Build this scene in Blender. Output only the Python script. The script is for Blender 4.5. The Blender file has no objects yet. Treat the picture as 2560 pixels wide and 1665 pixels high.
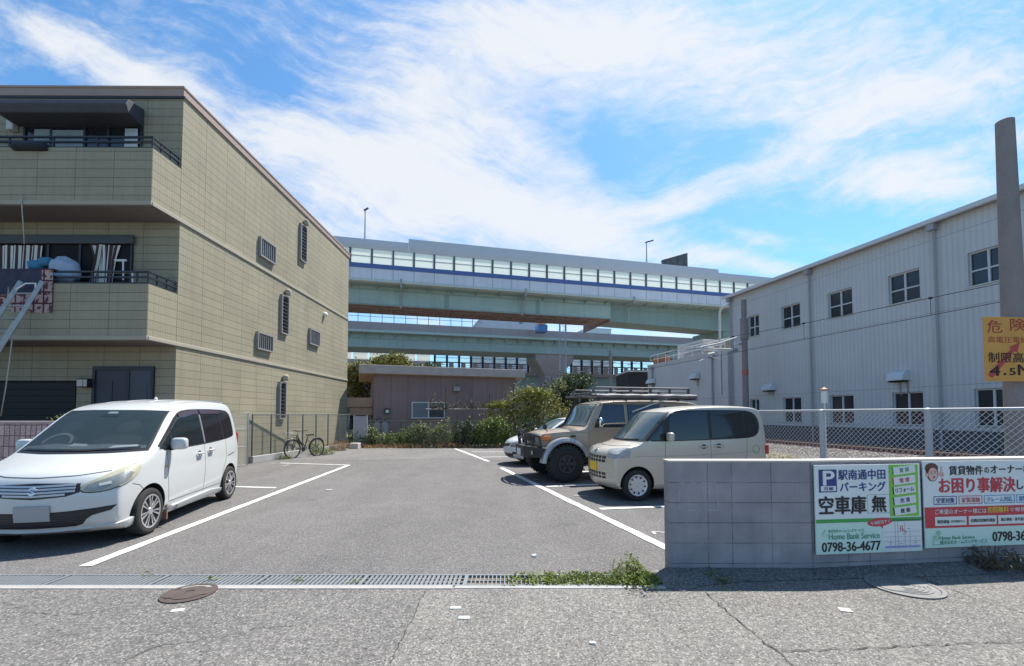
import bpy, bmesh, math, random
from mathutils import Vector, Matrix
from mathutils.bvhtree import BVHTree
from mathutils.geometry import delaunay_2d_cdt
R = math.radians
random.seed(7)
scene = bpy.context.scene
COL = scene.collection

# ------------------------------------------------------------------ camera
F = 1100.0                                    # focal length in pixels of the 2560 px wide photograph
PITCH = math.atan(43.0 / F)
PY0 = 993.0
CAMZ = 1.6
cam_d = bpy.data.cameras.new('camera')
cam = bpy.data.objects.new('camera', cam_d)
COL.objects.link(cam)
cam.location = (0, 0, CAMZ)
cam.rotation_euler = (R(90) + PITCH, 0, 0)
cam_d.sensor_width = 36.0
cam_d.lens = 36.0 * F / 2560.0
cam_d.shift_y = (PY0 - 832.5) / 2560.0
cam_d.clip_start = 0.05
cam_d.clip_end = 5000
scene.camera = cam

# ------------------------------------------------------------------ sun, sky, exposure
SUN = Vector((0.36, 0.43, 1.0)).normalized()
sun_el = math.asin(SUN.z)
sun_az = math.atan2(SUN.x, SUN.y)
sd = bpy.data.lights.new('sun', 'SUN')
sd.energy = 5.0
sd.angle = R(0.53)
sd.color = (1.0, 0.955, 0.88)
so = bpy.data.objects.new('sun', sd)
COL.objects.link(so)
so.rotation_euler = SUN.to_track_quat('Z', 'Y').to_euler()
so.location = (20, 20, 40)
scene.view_settings.view_transform = 'Standard'
scene.view_settings.look = 'None'
scene.view_settings.exposure = 0.77
scene.view_settings.gamma = 1.0
scene.cycles.max_bounces = 8
scene.cycles.transparent_max_bounces = 16

world = bpy.data.worlds.new('World')
scene.world = world
world.use_nodes = True
wt = world.node_tree
wt.nodes.clear()
def wn(t, **kw):
    n = wt.nodes.new(t)
    for k, v in kw.items():
        setattr(n, k, v)
    return n
def wl(a, b):
    wt.links.new(a, b)
def wmath(op, a, b=None, clamp=False):
    n = wn('ShaderNodeMath', operation=op, use_clamp=clamp)
    for i, x in enumerate((a, b)):
        if x is None: continue
        if isinstance(x, (int, float)): n.inputs[i].default_value = x
        else: wl(x, n.inputs[i])
    return n.outputs[0]
sky = wn('ShaderNodeTexSky', sky_type='NISHITA')
sky.sun_disc = False
sky.sun_elevation = sun_el
sky.sun_rotation = sun_az
sky.air_density = 1.0
sky.dust_density = 0.6
sky.ozone_density = 2.2
tc = wn('ShaderNodeTexCoord')
sp = wn('ShaderNodeSeparateXYZ')
wl(tc.outputs['Generated'], sp.inputs[0])
dy = wmath('MAXIMUM', sp.outputs[1], 0.08)
U = wmath('DIVIDE', sp.outputs[0], dy)
V = wmath('DIVIDE', sp.outputs[2], dy)
uv = wn('ShaderNodeCombineXYZ')
wl(U, uv.inputs[0]); wl(V, uv.inputs[1])
# slow warp so that no cloud bank has a regular outline
wz = wn('ShaderNodeTexNoise'); wz.inputs['Scale'].default_value = 2.6; wz.inputs['Detail'].default_value = 5
wl(uv.outputs[0], wz.inputs['Vector'])
wsub = wn('ShaderNodeVectorMath', operation='SUBTRACT'); wl(wz.outputs['Color'], wsub.inputs[0]); wsub.inputs[1].default_value = (.5, .5, .5)
wsc = wn('ShaderNodeVectorMath', operation='SCALE'); wl(wsub.outputs[0], wsc.inputs[0]); wsc.inputs['Scale'].default_value = 0.17
wadd = wn('ShaderNodeVectorMath', operation='ADD'); wl(uv.outputs[0], wadd.inputs[0]); wl(wsc.outputs[0], wadd.inputs[1])
# cloud banks: direction in the sky (u, v), half axes, tilt, weight
def bank(x, y, rx, ry, rot, w):
    k = 1 / 0.9297 / F
    return ((x / 0.9297 - 1280) / F, (1036 - y / 0.9297) / F, rx * k, ry * k, -rot, w)
BANKS = [
    bank(210, 90, 330, 75, 24, .85), bank(330, 160, 170, 60, 26, .5), bank(90, 30, 160, 40, 20, .4),
    bank(760, 340, 460, 120, 14, .70), bank(1060, 430, 600, 170, 17, .68), bank(1280, 520, 360, 110, 16, .75), bank(760, 480, 420, 130, 14, .36),
    bank(1080, 130, 600, 230, -14, .56), bank(1020, 250, 240, 110, 20, .45), bank(1250, 330, 210, 70, 38, .5),
    bank(1750, 110, 800, 210, 4, .72), bank(2150, 210, 420, 90, -8, .6), bank(1330, 40, 500, 110, 0, .4),
    bank(1640, 430, 380, 75, -20, .45), bank(1900, 330, 330, 60, -22, .4),
    bank(2140, 415, 270, 85, 3, .95), bank(2330, 330, 200, 60, -10, .4), bank(1740, 553, 90, 30, 4, .8),
    bank(1730, 615, 260, 34, 6, .7), bank(1560, 470, 130, 40, -10, .6), bank(640, 560, 500, 90, 8, .5),
    bank(1400, 770, 900, 70, 0, .55), bank(880, 500, 300, 60, 12, .4),
    bank(560, 60, 240, 40, -50, .16), bank(700, 160, 120, 60, 60, .10),
    bank(620, 170, 230, 100, 40, -.5), bank(1420, 330, 60, 110, -35, -.5), bank(1690, 330, 210, 50, -25, -.3),
    bank(1860, 520, 330, 50, -5, -.4), bank(60, 170, 120, 60, 20, -.5), bank(840, 270, 90, 45, 20, -.5),
]
field = None
for bx, by, rx, ry, rot, w in BANKS:
    mp = wn('ShaderNodeMapping', vector_type='TEXTURE')
    mp.inputs['Location'].default_value = (bx, by, 0)
    mp.inputs['Rotation'].default_value = (0, 0, R(rot))
    mp.inputs['Scale'].default_value = (rx, ry, 1)
    wl(wadd.outputs[0], mp.inputs['Vector'])
    ln = wn('ShaderNodeVectorMath', operation='LENGTH'); wl(mp.outputs[0], ln.inputs[0])
    mr = wn('ShaderNodeMapRange', interpolation_type='SMOOTHSTEP')
    mr.inputs['From Min'].default_value = 1.25; mr.inputs['From Max'].default_value = 0.0
    mr.inputs['To Min'].default_value = 0.0; mr.inputs['To Max'].default_value = w
    wl(ln.outputs['Value'], mr.inputs['Value'])
    field = mr.outputs[0] if field is None else wmath('ADD', field, mr.outputs[0])
def streak(rot, sx, sy, scale, detail, rough, dist):
    mp = wn('ShaderNodeMapping', vector_type='TEXTURE')
    mp.inputs['Rotation'].default_value = (0, 0, R(rot))
    mp.inputs['Scale'].default_value = (sx, sy, 1)
    wl(wadd.outputs[0], mp.inputs['Vector'])
    n = wn('ShaderNodeTexNoise')
    n.inputs['Scale'].default_value = scale; n.inputs['Detail'].default_value = detail
    n.inputs['Roughness'].default_value = rough; n.inputs['Distortion'].default_value = dist
    wl(mp.outputs[0], n.inputs['Vector'])
    return n.outputs['Fac']
s_left = streak(-24, 1.0, 0.22, 7, 9, .62, .35)
s_right = streak(17, 1.0, 0.25, 7, 9, .62, .35)
lr = wn('ShaderNodeMapRange', interpolation_type='SMOOTHSTEP'); lr.inputs['From Min'].default_value = -.25; lr.inputs['From Max'].default_value = .45
wl(U, lr.inputs['Value'])
mx = wn('ShaderNodeMix', data_type='FLOAT'); wl(lr.outputs[0], mx.inputs[0]); wl(s_left, mx.inputs[2]); wl(s_right, mx.inputs[3])
fine = streak(0, 1.0, 0.6, 16, 8, .65, .2)
nz = wmath('ADD', wmath('MULTIPLY', wmath('SUBTRACT', mx.outputs[0], .5), 1.4), wmath('MULTIPLY', wmath('SUBTRACT', fine, .5), .85))
dens = wmath('ADD', field, nz)
cm = wn('ShaderNodeMapRange', interpolation_type='SMOOTHSTEP')
cm.inputs['From Min'].default_value = -0.24; cm.inputs['From Max'].default_value = 1.15
cm.inputs['To Max'].default_value = 0.95
wl(dens, cm.inputs['Value'])
# deepen the blue of the clear sky, whiten towards the horizon
skc = wn('ShaderNodeMix', data_type='RGBA', blend_type='MULTIPLY')
skc.inputs[0].default_value = 1.0
wl(sky.outputs[0], skc.inputs[6]); skc.inputs[7].default_value = (0.70, 1.10, 1.30, 1)
cmix = wn('ShaderNodeMix', data_type='RGBA')
wl(cm.outputs[0], cmix.inputs[0]); wl(skc.outputs[2], cmix.inputs[6])
cmix.inputs[7].default_value = (5.45, 5.65, 5.9, 1)
bg = wn('ShaderNodeBackground')
bg.inputs['Strength'].default_value = 0.095
wl(cmix.outputs[2], bg.inputs['Color'])
wo = wn('ShaderNodeOutputWorld')
wl(bg.outputs[0], wo.inputs['Surface'])

# ------------------------------------------------------------------ where a pixel of the photograph lies in the place
_c, _s = math.cos(PITCH), math.sin(PITCH)
def ray(px, py):
    u = (px - 1280.0) / F
    v = (PY0 - py) / F
    return Vector((u, _c - v * _s, _s + v * _c))
def ground(px, py, z=0.0):
    d = ray(px, py)
    return Vector((0, 0, CAMZ)) + d * ((z - CAMZ) / d.z)
def atY(px, py, Y):
    d = ray(px, py)
    return Vector((0, 0, CAMZ)) + d * (Y / d.y)
def on_wall(px, py, x0, y0, ang):
    """pixel -> (distance along, height) on the vertical wall through (x0, y0) that runs at angle ang"""
    d = ray(px, py)
    ax, ay = math.cos(ang), math.sin(ang)
    det = d.x * (-ay) - d.y * (-ax)
    t = (x0 * (-ay) - y0 * (-ax)) / det
    return ((t * d.x - x0) * ax + (t * d.y - y0) * ay, CAMZ + t * d.z)

# ------------------------------------------------------------------ materials
MATS = {}
def node(nt, t, **kw):
    n = nt.nodes.new(t)
    for k, v in kw.items(): setattr(n, k, v)
    return n
def setin(nt, n, key, val):
    if hasattr(val, 'is_output'): nt.links.new(val, n.inputs[key])
    else: n.inputs[key].default_value = val
def rgba(c, k=1.0): return (min(c[0] * k, 1), min(c[1] * k, 1), min(c[2] * k, 1), 1)
def noise(nt, vec, scale, detail=4, rough=.55, dist=0.0):
    n = node(nt, 'ShaderNodeTexNoise')
    setin(nt, n, 'Vector', vec); setin(nt, n, 'Scale', scale); setin(nt, n, 'Detail', detail)
    setin(nt, n, 'Roughness', rough); setin(nt, n, 'Distortion', dist)
    return n.outputs['Fac']
def remap(nt, val, a, b, c, d):
    n = node(nt, 'ShaderNodeMapRange'); setin(nt, n, 'Value', val)
    for k, x in zip(('From Min', 'From Max', 'To Min', 'To Max'), (a, b, c, d)): setin(nt, n, k, x)
    return n.outputs[0]
def mixc(nt, fac, a, b, mode='MIX'):
    n = node(nt, 'ShaderNodeMix', data_type='RGBA', blend_type=mode)
    setin(nt, n, 0, fac); setin(nt, n, 6, a); setin(nt, n, 7, b)
    return n.outputs[2]
def fmath(nt, op, a, b=0.0, clamp=False):
    n = node(nt, 'ShaderNodeMath', operation=op, use_clamp=clamp)
    setin(nt, n, 0, a); setin(nt, n, 1, b)
    return n.outputs[0]
def bump(nt, h, strength, dist=.02):
    n = node(nt, 'ShaderNodeBump'); setin(nt, n, 'Height', h)
    setin(nt, n, 'Strength', strength); setin(nt, n, 'Distance', dist)
    return n.outputs[0]
def new_mat(name):
    m = bpy.data.materials.new(name); m.use_nodes = True
    nt = m.node_tree
    p = nt.nodes['Principled BSDF']
    t = node(nt, 'ShaderNodeTexCoord')
    MATS[name] = m
    return m, nt, p, t.outputs['Object']
def mat(name, col, rough=.6, metal=0.0, var=.12, scale=2.5, bmp=0.0, bscale=60, spec=.5, coat=0.0, fine=.0, fscale=40, island=0.0, alpha=1.0, trans=0.0):
    """plain painted / stone / metal surface with uneven tone, fine grain and relief"""
    if name in MATS: return MATS[name]
    m, nt, p, co = new_mat(name)
    c = rgba(col)
    if var:
        c = mixc(nt, noise(nt, co, scale, 6, .6), rgba(col, 1 - var * 1.6), rgba(col, 1 + var * 1.6))
    if fine:
        c = mixc(nt, 1.0, c, mixc(nt, noise(nt, co, fscale, 3, .7), (1 - fine,) * 3 + (1,), (1 + fine,) * 3 + (1,)), 'MULTIPLY')
    if island:
        g = node(nt, 'ShaderNodeNewGeometry')
        c = mixc(nt, 1.0, c, mixc(nt, g.outputs['Random Per Island'], (1 - island, 1 - island, 1 - island * .9, 1), (1 + island, 1 + island, 1 + island * .6, 1)), 'MULTIPLY')
    setin(nt, p, 'Base Color', c)
    p.inputs['Roughness'].default_value = rough
    p.inputs['Metallic'].default_value = metal
    p.inputs['Specular IOR Level'].default_value = spec
    if coat:
        p.inputs['Coat Weight'].default_value = coat
        p.inputs['Coat Roughness'].default_value = .04
    if alpha < 1: p.inputs['Alpha'].default_value = alpha
    if trans: p.inputs['Transmission Weight'].default_value = trans
    if bmp: setin(nt, p, 'Normal', bump(nt, noise(nt, co, bscale, 4, .6), bmp, .02))
    return m

# ------------------------------------------------------------------ mesh building
def cut(o, cutter):
    """take the cutter's volume out of a mesh object and drop the cutter"""
    b = o.modifiers.new('cut', 'BOOLEAN'); b.operation = 'DIFFERENCE'; b.solver = 'EXACT'; b.object = cutter
    bpy.context.view_layer.update(); dg = bpy.context.evaluated_depsgraph_get(); dg.update()
    me = bpy.data.meshes.new_from_object(o.evaluated_get(dg), depsgraph=dg)
    o.modifiers.clear(); o.data = me; bpy.data.objects.remove(cutter)
class MB:
    def __init__(s): s.v = []; s.f = []
    def add(s, vs, fs):
        o = len(s.v); s.v += [tuple(v) for v in vs]; s.f += [tuple(i + o for i in f) for f in fs]; return s
    def box(s, x0, x1, y0, y1, z0, z1):
        vs = [(x, y, z) for x in (x0, x1) for y in (y0, y1) for z in (z0, z1)]
        return s.add(vs, [(0, 1, 3, 2), (4, 6, 7, 5), (0, 4, 5, 1), (2, 3, 7, 6), (0, 2, 6, 4), (1, 5, 7, 3)])
    def obox(s, c, size, M=None):
        M = M or Matrix.Identity(3); c = Vector(c)
        vs = [c + M @ Vector((x * size[0] / 2, y * size[1] / 2, z * size[2] / 2)) for x in (-1, 1) for y in (-1, 1) for z in (-1, 1)]
        return s.add(vs, [(0, 1, 3, 2), (4, 6, 7, 5), (0, 4, 5, 1), (2, 3, 7, 6), (0, 2, 6, 4), (1, 5, 7, 3)])
    def beam(s, a, b, w, h, up=(0, 0, 1)):
        a, b = Vector(a), Vector(b); d = (b - a).normalized(); up = Vector(up)
        if abs(d.dot(up)) > .99: up = Vector((0, 1, 0))
        x = d.cross(up).normalized(); u = x.cross(d)
        return s.obox((a + b) / 2, ((b - a).length, w, h), Matrix((d, x, u)).transposed())
    def tube(s, pts, r, n=8, cap=True):
        pts = [Vector(p) for p in pts]; m = len(pts)
        rs = r if isinstance(r, (list, tuple)) else [r] * m
        rings = []; ref = None
        for i, p in enumerate(pts):
            d = (pts[min(i + 1, m - 1)] - pts[max(i - 1, 0)]).normalized()
            if ref is None: ref = Vector((0, 0, 1)) if abs(d.z) < .9 else Vector((1, 0, 0))
            x = (ref - d * ref.dot(d)).normalized(); ref = x; y = d.cross(x)
            rings.append([p + (x * math.cos(2 * math.pi * k / n) + y * math.sin(2 * math.pi * k / n)) * rs[i] for k in range(n)])
        vs = [v for q in rings for v in q]; fs = []
        for i in range(m - 1):
            for k in range(n):
                k2 = (k + 1) % n
                fs.append((i * n + k, i * n + k2, (i + 1) * n + k2, (i + 1) * n + k))
        if cap: fs += [tuple(range(n))[::-1], tuple((m - 1) * n + k for k in range(n))]
        return s.add(vs, fs)
    def lathe(s, prof, n=24, axis=2, c=(0, 0, 0), a0=0.0, a1=2 * math.pi):
        """prof: (radius, height); axis 0/1/2"""
        full = abs(a1 - a0 - 2 * math.pi) < 1e-6
        k = n if full else n + 1; vs = []
        for r, h in prof:
            for i in range(k):
                a = a0 + (a1 - a0) * i / n; u, w = r * math.cos(a), r * math.sin(a)
                q = (u, w, h) if axis == 2 else ((u, h, w) if axis == 1 else (h, u, w))
                vs.append((q[0] + c[0], q[1] + c[1], q[2] + c[2]))
        fs = []
        for j in range(len(prof) - 1):
            for i in range(n):
                i2 = (i + 1) % k
                fs.append((j * k + i, j * k + i2, (j + 1) * k + i2, (j + 1) * k + i))
        return s.add(vs, fs)
    def prism(s, A, B):
        n = len(A)
        return s.add(list(A) + list(B), [tuple(range(n)), tuple(range(2 * n - 1, n - 1, -1))] + [(i, (i + 1) % n, n + (i + 1) % n, n + i) for i in range(n)])
    def sheet(s, pts, z):
        return s.add([(p[0], p[1], z) for p in pts], [tuple(range(len(pts)))])
    def obj(s, name, m, parent=None, smooth=False, loc=None, bev=0.0, label=None):
        me = bpy.data.meshes.new(name); me.from_pydata(s.v, [], s.f); me.update()
        bm = bmesh.new(); bm.from_mesh(me); bmesh.ops.recalc_face_normals(bm, faces=bm.faces); bm.to_mesh(me); bm.free()
        if m is not None: me.materials.append(m)
        o = bpy.data.objects.new(name, me); COL.objects.link(o)
        if parent is not None: o.parent = parent
        if loc is not None: o.location = loc
        if smooth:
            for p in me.polygons: p.use_smooth = True
            if smooth != True: me.set_sharp_from_angle(angle=R(smooth))
        if bev:
            b = o.modifiers.new('bevel', 'BEVEL'); b.width = bev; b.segments = 2; b.limit_method = 'ANGLE'
        if label: o['label'] = label
        return o
def tag(o, label, cat, group=None, kind=None):
    o['label'] = label; o['category'] = cat
    if group: o['group'] = group
    if kind: o['kind'] = kind
    return o
def struct(o):
    o['kind'] = 'structure'; return o
def thing(name, label, cat, loc=(0, 0, 0), rz=0.0, group=None):
    o = bpy.data.objects.new(name, None); COL.objects.link(o)
    o.location = loc; o.rotation_euler = (0, 0, rz); o.empty_display_size = .2
    return tag(o, label, cat, group)
def dup(o, parent=None, **kw):
    c = o.copy(); COL.objects.link(c)
    if parent is not None: c.parent = parent
    for ch in list(o.children): dup(ch, c)
    for k, v in kw.items():
        if k in ('label', 'group'): c[k] = v
        elif k == 'rz': c.rotation_euler = (0, 0, v)
        else: setattr(c, k, v)
    return c

# lettering: the words as flat mesh, fitted into a box of a sign (u right, v up, standing proud of the face)
def letters(mb, s, u, v, w, h, bold=0.0, n=.004, slant=0.0, rot=0.0, fit=True, front=-1):
    cu = bpy.data.curves.new('lettering', 'FONT'); cu.body = s; cu.size = 1.0; cu.offset = 0.0; cu.resolution_u = 3; cu.shear = slant
    o = bpy.data.objects.new('lettering', cu); COL.objects.link(o)
    dg = bpy.context.evaluated_depsgraph_get(); dg.update()
    me = o.evaluated_get(dg).to_mesh()
    P = [tuple(x.co) for x in me.vertices]; fs = [tuple(p.vertices) for p in me.polygons]
    o.evaluated_get(dg).to_mesh_clear(); bpy.data.objects.remove(o); bpy.data.curves.remove(cu)
    if not P: return
    x0, x1 = min(p[0] for p in P), max(p[0] for p in P); y0, y1 = min(p[1] for p in P), max(p[1] for p in P)
    sx, sy = w / max(x1 - x0, 1e-6), h / max(y1 - y0, 1e-6)
    if not fit: sx = sy = min(sx, sy)
    bw_ = bold * .9 * sy
    for kk, (ox, oy) in enumerate(((0, 0),) if bold <= 0 else ((-bw_, 0), (bw_, 0), (0, bw_ * .7), (0, -bw_ * .7))):
      vs = []
      for p in P:
        a, b = (p[0] - x0) * sx - w / 2, (p[1] - y0) * sy - h / 2
        a, b = a * math.cos(rot) - b * math.sin(rot), a * math.sin(rot) + b * math.cos(rot)
        vs.append((u + w / 2 + a + ox, front * (n + .0003 * kk), v + h / 2 + b + oy))
      mb.add(vs, fs)
def plate(mb, u, v, w, h, n=.002, rot=0.0, front=-1):
    cs = []
    for a, b in ((-w / 2, -h / 2), (w / 2, -h / 2), (w / 2, h / 2), (-w / 2, h / 2)):
        cs.append((u + w / 2 + a * math.cos(rot) - b * math.sin(rot), front * n, v + h / 2 + a * math.sin(rot) + b * math.cos(rot)))
    mb.add(cs, [(0, 1, 2, 3)])
def outline(mb, u, v, w, h, t, n=.003):
    plate(mb, u, v, w, t, n); plate(mb, u, v + h - t, w, t, n); plate(mb, u, v + t, t, h - 2 * t, n); plate(mb, u + w - t, v + t, t, h - 2 * t, n)

# foliage: many small bent leaves spread through blobs
def leaves(mb, blobs, n, size, rng, up=.3, flat=.5, aspect=.5):
    tot = sum(b[3] * b[4] * b[5] for b in blobs)
    for (cx, cy, cz, rx, ry, rz) in blobs:
        for _ in range(max(3, int(n * rx * ry * rz / tot))):
            d = Vector((rng.gauss(0, 1), rng.gauss(0, 1), rng.gauss(0, 1))).normalized()
            k = rng.uniform(.45, 1.0) ** .6 * (1.0 + .18 * rng.gauss(0, 1))
            p = Vector((cx + d.x * rx * k, cy + d.y * ry * k, cz + d.z * rz * k))
            if p.z < .01: p.z = abs(p.z) + .01
            out = (d * (1 - flat) + Vector((rng.gauss(0, .6), rng.gauss(0, .6), rng.gauss(up, .5)))).normalized()
            a = out.orthogonal().normalized(); a.rotate(Matrix.Rotation(rng.uniform(0, 6.28), 3, out)); b = out.cross(a)
            L = size * rng.uniform(.6, 1.4); W = L * aspect
            tip = p + a * L - out * L * .2
            mb.add([p, p + a * L * .5 + b * W * .5, tip, p + a * L * .5 - b * W * .5], [(0, 1, 2, 3)])

# ------------------------------------------------------------------ ground, lot, road, ballast
def asphalt(name, col, grain, gscale, patch, speck=0.0):
    m, nt, p, co = new_mat(name)
    big = noise(nt, co, .35, 5, .6)
    mid = noise(nt, co, 2.2, 6, .65)
    g1 = noise(nt, co, gscale, 4, .8)
    g2 = noise(nt, co, gscale * .35, 4, .75)
    c = mixc(nt, remap(nt, big, .3, .7, 0, 1), rgba(col, 1 - patch), rgba(col, 1 + patch))
    c = mixc(nt, 1.0, c, mixc(nt, remap(nt, mid, .3, .7, 0, 1), (.90, .90, .91, 1), (1.09, 1.08, 1.07, 1)), 'MULTIPLY')
    c = mixc(nt, 1.0, c, mixc(nt, remap(nt, g1, .34, .66, 0, 1), (1 - grain,) * 3 + (1,), (1 + grain,) * 3 + (1,)), 'MULTIPLY')
    c = mixc(nt, 1.0, c, mixc(nt, remap(nt, g2, .34, .66, 0, 1), (1 - grain * .7,) * 3 + (1,), (1 + grain * .7,) * 3 + (1,)), 'MULTIPLY')
    # wheel tracks run into the lot; old drips here and there
    mpt = node(nt, 'ShaderNodeMapping'); mpt.inputs['Scale'].default_value = (1.0, .16, 1); mpt.inputs['Rotation'].default_value = (0, 0, .1); nt.links.new(co, mpt.inputs['Vector'])
    c = mixc(nt, 1.0, c, mixc(nt, remap(nt, noise(nt, mpt.outputs[0], 1.3, 4, .6), .35, .65, 0, 1), (.92, .92, .925, 1), (1.06, 1.06, 1.055, 1)), 'MULTIPLY')
    vs_ = node(nt, 'ShaderNodeTexVoronoi'); setin(nt, vs_, 'Vector', co); setin(nt, vs_, 'Scale', .9)
    dr_ = fmath(nt, 'ADD', vs_.outputs['Distance'], fmath(nt, 'MULTIPLY', noise(nt, co, 9, 4, .7), .22))
    c = mixc(nt, remap(nt, dr_, .17, .24, .42, 0), c, (.06, .058, .056, 1))
    if speck:
        vo = node(nt, 'ShaderNodeTexVoronoi'); setin(nt, vo, 'Vector', co); setin(nt, vo, 'Scale', gscale * 1.5)
        sp_ = node(nt, 'ShaderNodeSeparateColor'); nt.links.new(vo.outputs['Color'], sp_.inputs[0])
        c = mixc(nt, fmath(nt, 'MULTIPLY', fmath(nt, 'GREATER_THAN', sp_.outputs[0], .90), speck), c, (.42, .40, .37, 1))
        c = mixc(nt, fmath(nt, 'MULTIPLY', fmath(nt, 'LESS_THAN', sp_.outputs[0], .10), speck), c, (.03, .03, .033, 1))
    setin(nt, p, 'Base Color', c)
    p.inputs['Roughness'].default_value = .92
    p.inputs['Specular IOR Level'].default_value = .25
    setin(nt, p, 'Normal', bump(nt, fmath(nt, 'ADD', g1, g2), .55, .012))
    return m
m_lot = asphalt('lot_asphalt', (.132, .125, .121), .40, 80, .10, .4)
m_road = asphalt('road_asphalt', (.172, .163, .150), .42, 62, .08, .55)
m_road2 = asphalt('old_road_asphalt', (.146, .139, .131), .44, 62, .10, .5)
m_patch = asphalt('patched_asphalt', (.148, .142, .137), .42, 55, .14, .4)
m_soil = asphalt('soil', (.16, .13, .10), .3, 20, .2)
m_concrete = mat('concrete', (.34, .33, .31), .9, var=.16, scale=2, bmp=.4, bscale=90, fine=.12, fscale=70)
def worn_paint(name='worn_road_paint', lo=.60, hi=.70):
    m, nt, p, co = new_mat(name)
    w = fmath(nt, 'ADD', noise(nt, co, 9, 6, .75), fmath(nt, 'MULTIPLY', noise(nt, co, 60, 3, .7), .55))
    c = mixc(nt, remap(nt, w, lo, hi, 0, 1), (.17, .165, .16, 1), (.58, .58, .56, 1))
    setin(nt, p, 'Base Color', c); p.inputs['Roughness'].default_value = .85
    return m
m_wornpaint = worn_paint(); m_paint = worn_paint('road_paint', .50, .64)
m_faded = mat('faded_road_paint', (.36, .355, .345), .85, var=.25, scale=12, fine=.3, fscale=40)

g = MB().sheet([(-700, -60), (700, -60), (700, 900), (-700, 900)], -0.02).obj('ground', m_soil); struct(g)
road = MB().sheet([(-60, -12), (60, -12), (60, 6.4), (9.0, 5.6), (3.2, 4.6), (1.42, 4.6), (1.42, 4.16), (-60, 4.16)], 0.002).obj('road', m_road); struct(road)
# older, darker half of the road left of the seam that runs down to the bottom edge
a, b = ground(1065, 1480), ground(985, 1640)
d = (b - a).normalized()
old = MB().sheet([(a.x + d.x * -.18, 4.155), (a.x, a.y), (b.x, b.y), tuple((b + d * 3)[:2]), (-40, -2), (-40, 4.155)], 0.004).obj('road_surface', m_road2); struct(old)
lot = MB().sheet([(-9.4, 4.47), (9.5, 4.47), (6.95, 9.0), (3.9, 22.3), (-8.4, 22.3), (-9.0, 14)], 0.0).obj('parking_lot', m_lot); struct(lot)
# rougher strip at the far end of the lot
far = MB().sheet([(-8.2, 15.6), (-5, 15.4), (-2.2, 16.1), (-.8, 15.3), (.2, 15.6), (4.9, 17.0), (3.95, 22.2), (-8.3, 22.2)], 0.004).obj('parking_lot_patch', m_patch); struct(far)

def strip(A, B, w, m, name='road_marking', z=.008, jag=.0, rng=random.Random(3)):
    A, B = Vector(A[:2]), Vector(B[:2]); d = (B - A); L = d.length; d.normalize(); n = Vector((-d.y, d.x))
    k = max(2, int(L / .18)); mb = MB(); vs = []
    for i in range(k + 1):
        p = A + d * (L * i / k)
        for sgn in (-1, 1):
            q = p + n * (sgn * w / 2 + rng.uniform(-jag, jag)); vs.append((q.x, q.y, z))
    mb.add(vs, [(2 * i, 2 * i + 1, 2 * i + 3, 2 * i + 2) for i in range(k)])
    return struct(mb.obj(name, m))
strip(ground(212, 1417), ground(872, 1163), .13, m_paint, jag=.006)                       # left bay line
strip(ground(700, 1158), ground(872, 1163), .10, m_paint, jag=.01)
strip(ground(540, 1216), ground(690, 1220), .11, m_paint, jag=.008)
strip(ground(1690, 1382), ground(1253, 1170), .14, m_paint, jag=.008)                     # right bay line
strip(ground(1205, 1148), ground(1222, 1154), .13, m_wornpaint, jag=.02)
strip(ground(1138, 1122), ground(1204, 1147), .13, m_wornpaint, jag=.015)
strip(ground(1500, 1273), ground(1780, 1263), .12, m_paint, jag=.008)                     # bay dividers
strip(ground(1366, 1217), ground(1640, 1206), .12, m_paint, jag=.008)
strip(ground(1285, 1186), ground(1480, 1179), .12, m_paint, jag=.008)
strip(ground(1205, 1143), ground(1420, 1141), .11, m_wornpaint, jag=.01)
strip(ground(1180, 1130), ground(1400, 1129), .10, m_wornpaint, jag=.01)
for (x0, y0, x1, y1) in ((1434, 1239, 1470, 1241), (1628, 1330, 1672, 1333), (1336, 1199, 1364, 1198), (1633, 1332, 1640, 1337), (708, 1166, 722, 1162), (676, 1160, 690, 1158)):
    strip(ground(x0, y0), ground(x1, y1), .05, m_faded, jag=.008)

# low concrete kerb in front of the grating
kerb = MB().box(-14, -.55, 4.085, 4.165, -.02, .012).obj('concrete_kerb', mat('pale_concrete', (.33, .315, .29), .9, var=.15, scale=3, bmp=.5, bscale=40, fine=.12), bev=.006); struct(kerb)
kerb = MB().box(-.53, 1.42, 4.10, 4.165, -.02, .009).obj('concrete_kerb', m_concrete, bev=.006); struct(kerb)
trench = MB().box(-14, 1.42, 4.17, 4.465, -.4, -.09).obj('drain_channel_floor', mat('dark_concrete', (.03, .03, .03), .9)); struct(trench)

# steel drain gratings, one per metre
m_galv = mat('galvanised_steel', (.20, .225, .24), .6, metal=.35, var=.16, scale=6, fine=.08)
m_galvdust = mat('dusty_steel', (.17, .185, .195), .75, metal=.2, var=.2, scale=5)
def grating(open_bars):
    t = thing('drain_grate', 'x', 'drain grating', group='drain gratings in the channel along the road')
    fr = MB()
    fr.box(0.003, .992, 0, .022, -.06, .004); fr.box(0.003, .992, .263, .285, -.06, .004)
    fr.box(0.003, .02, .022, .263, -.06, .003); fr.box(.975, .992, .022, .263, -.06, .003)
    fr.obj('frame', m_galv, t)
    bars = MB(); n = 24 if open_bars else 22
    for i in range(1, n):
        x = .02 + .955 * i / n
        bars.box(x - (.005 if open_bars else .013), x + (.005 if open_bars else .013), .022, .263, -.045, .001)
    for y in ((.095, .19) if not open_bars else (.142,)): bars.box(.02, .975, y - .004, y + .004, -.04, -.004)
    bars.obj('bars', m_galvdust if not open_bars else m_galv, t)
    return t
ga = grating(False); gb = grating(True)
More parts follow.
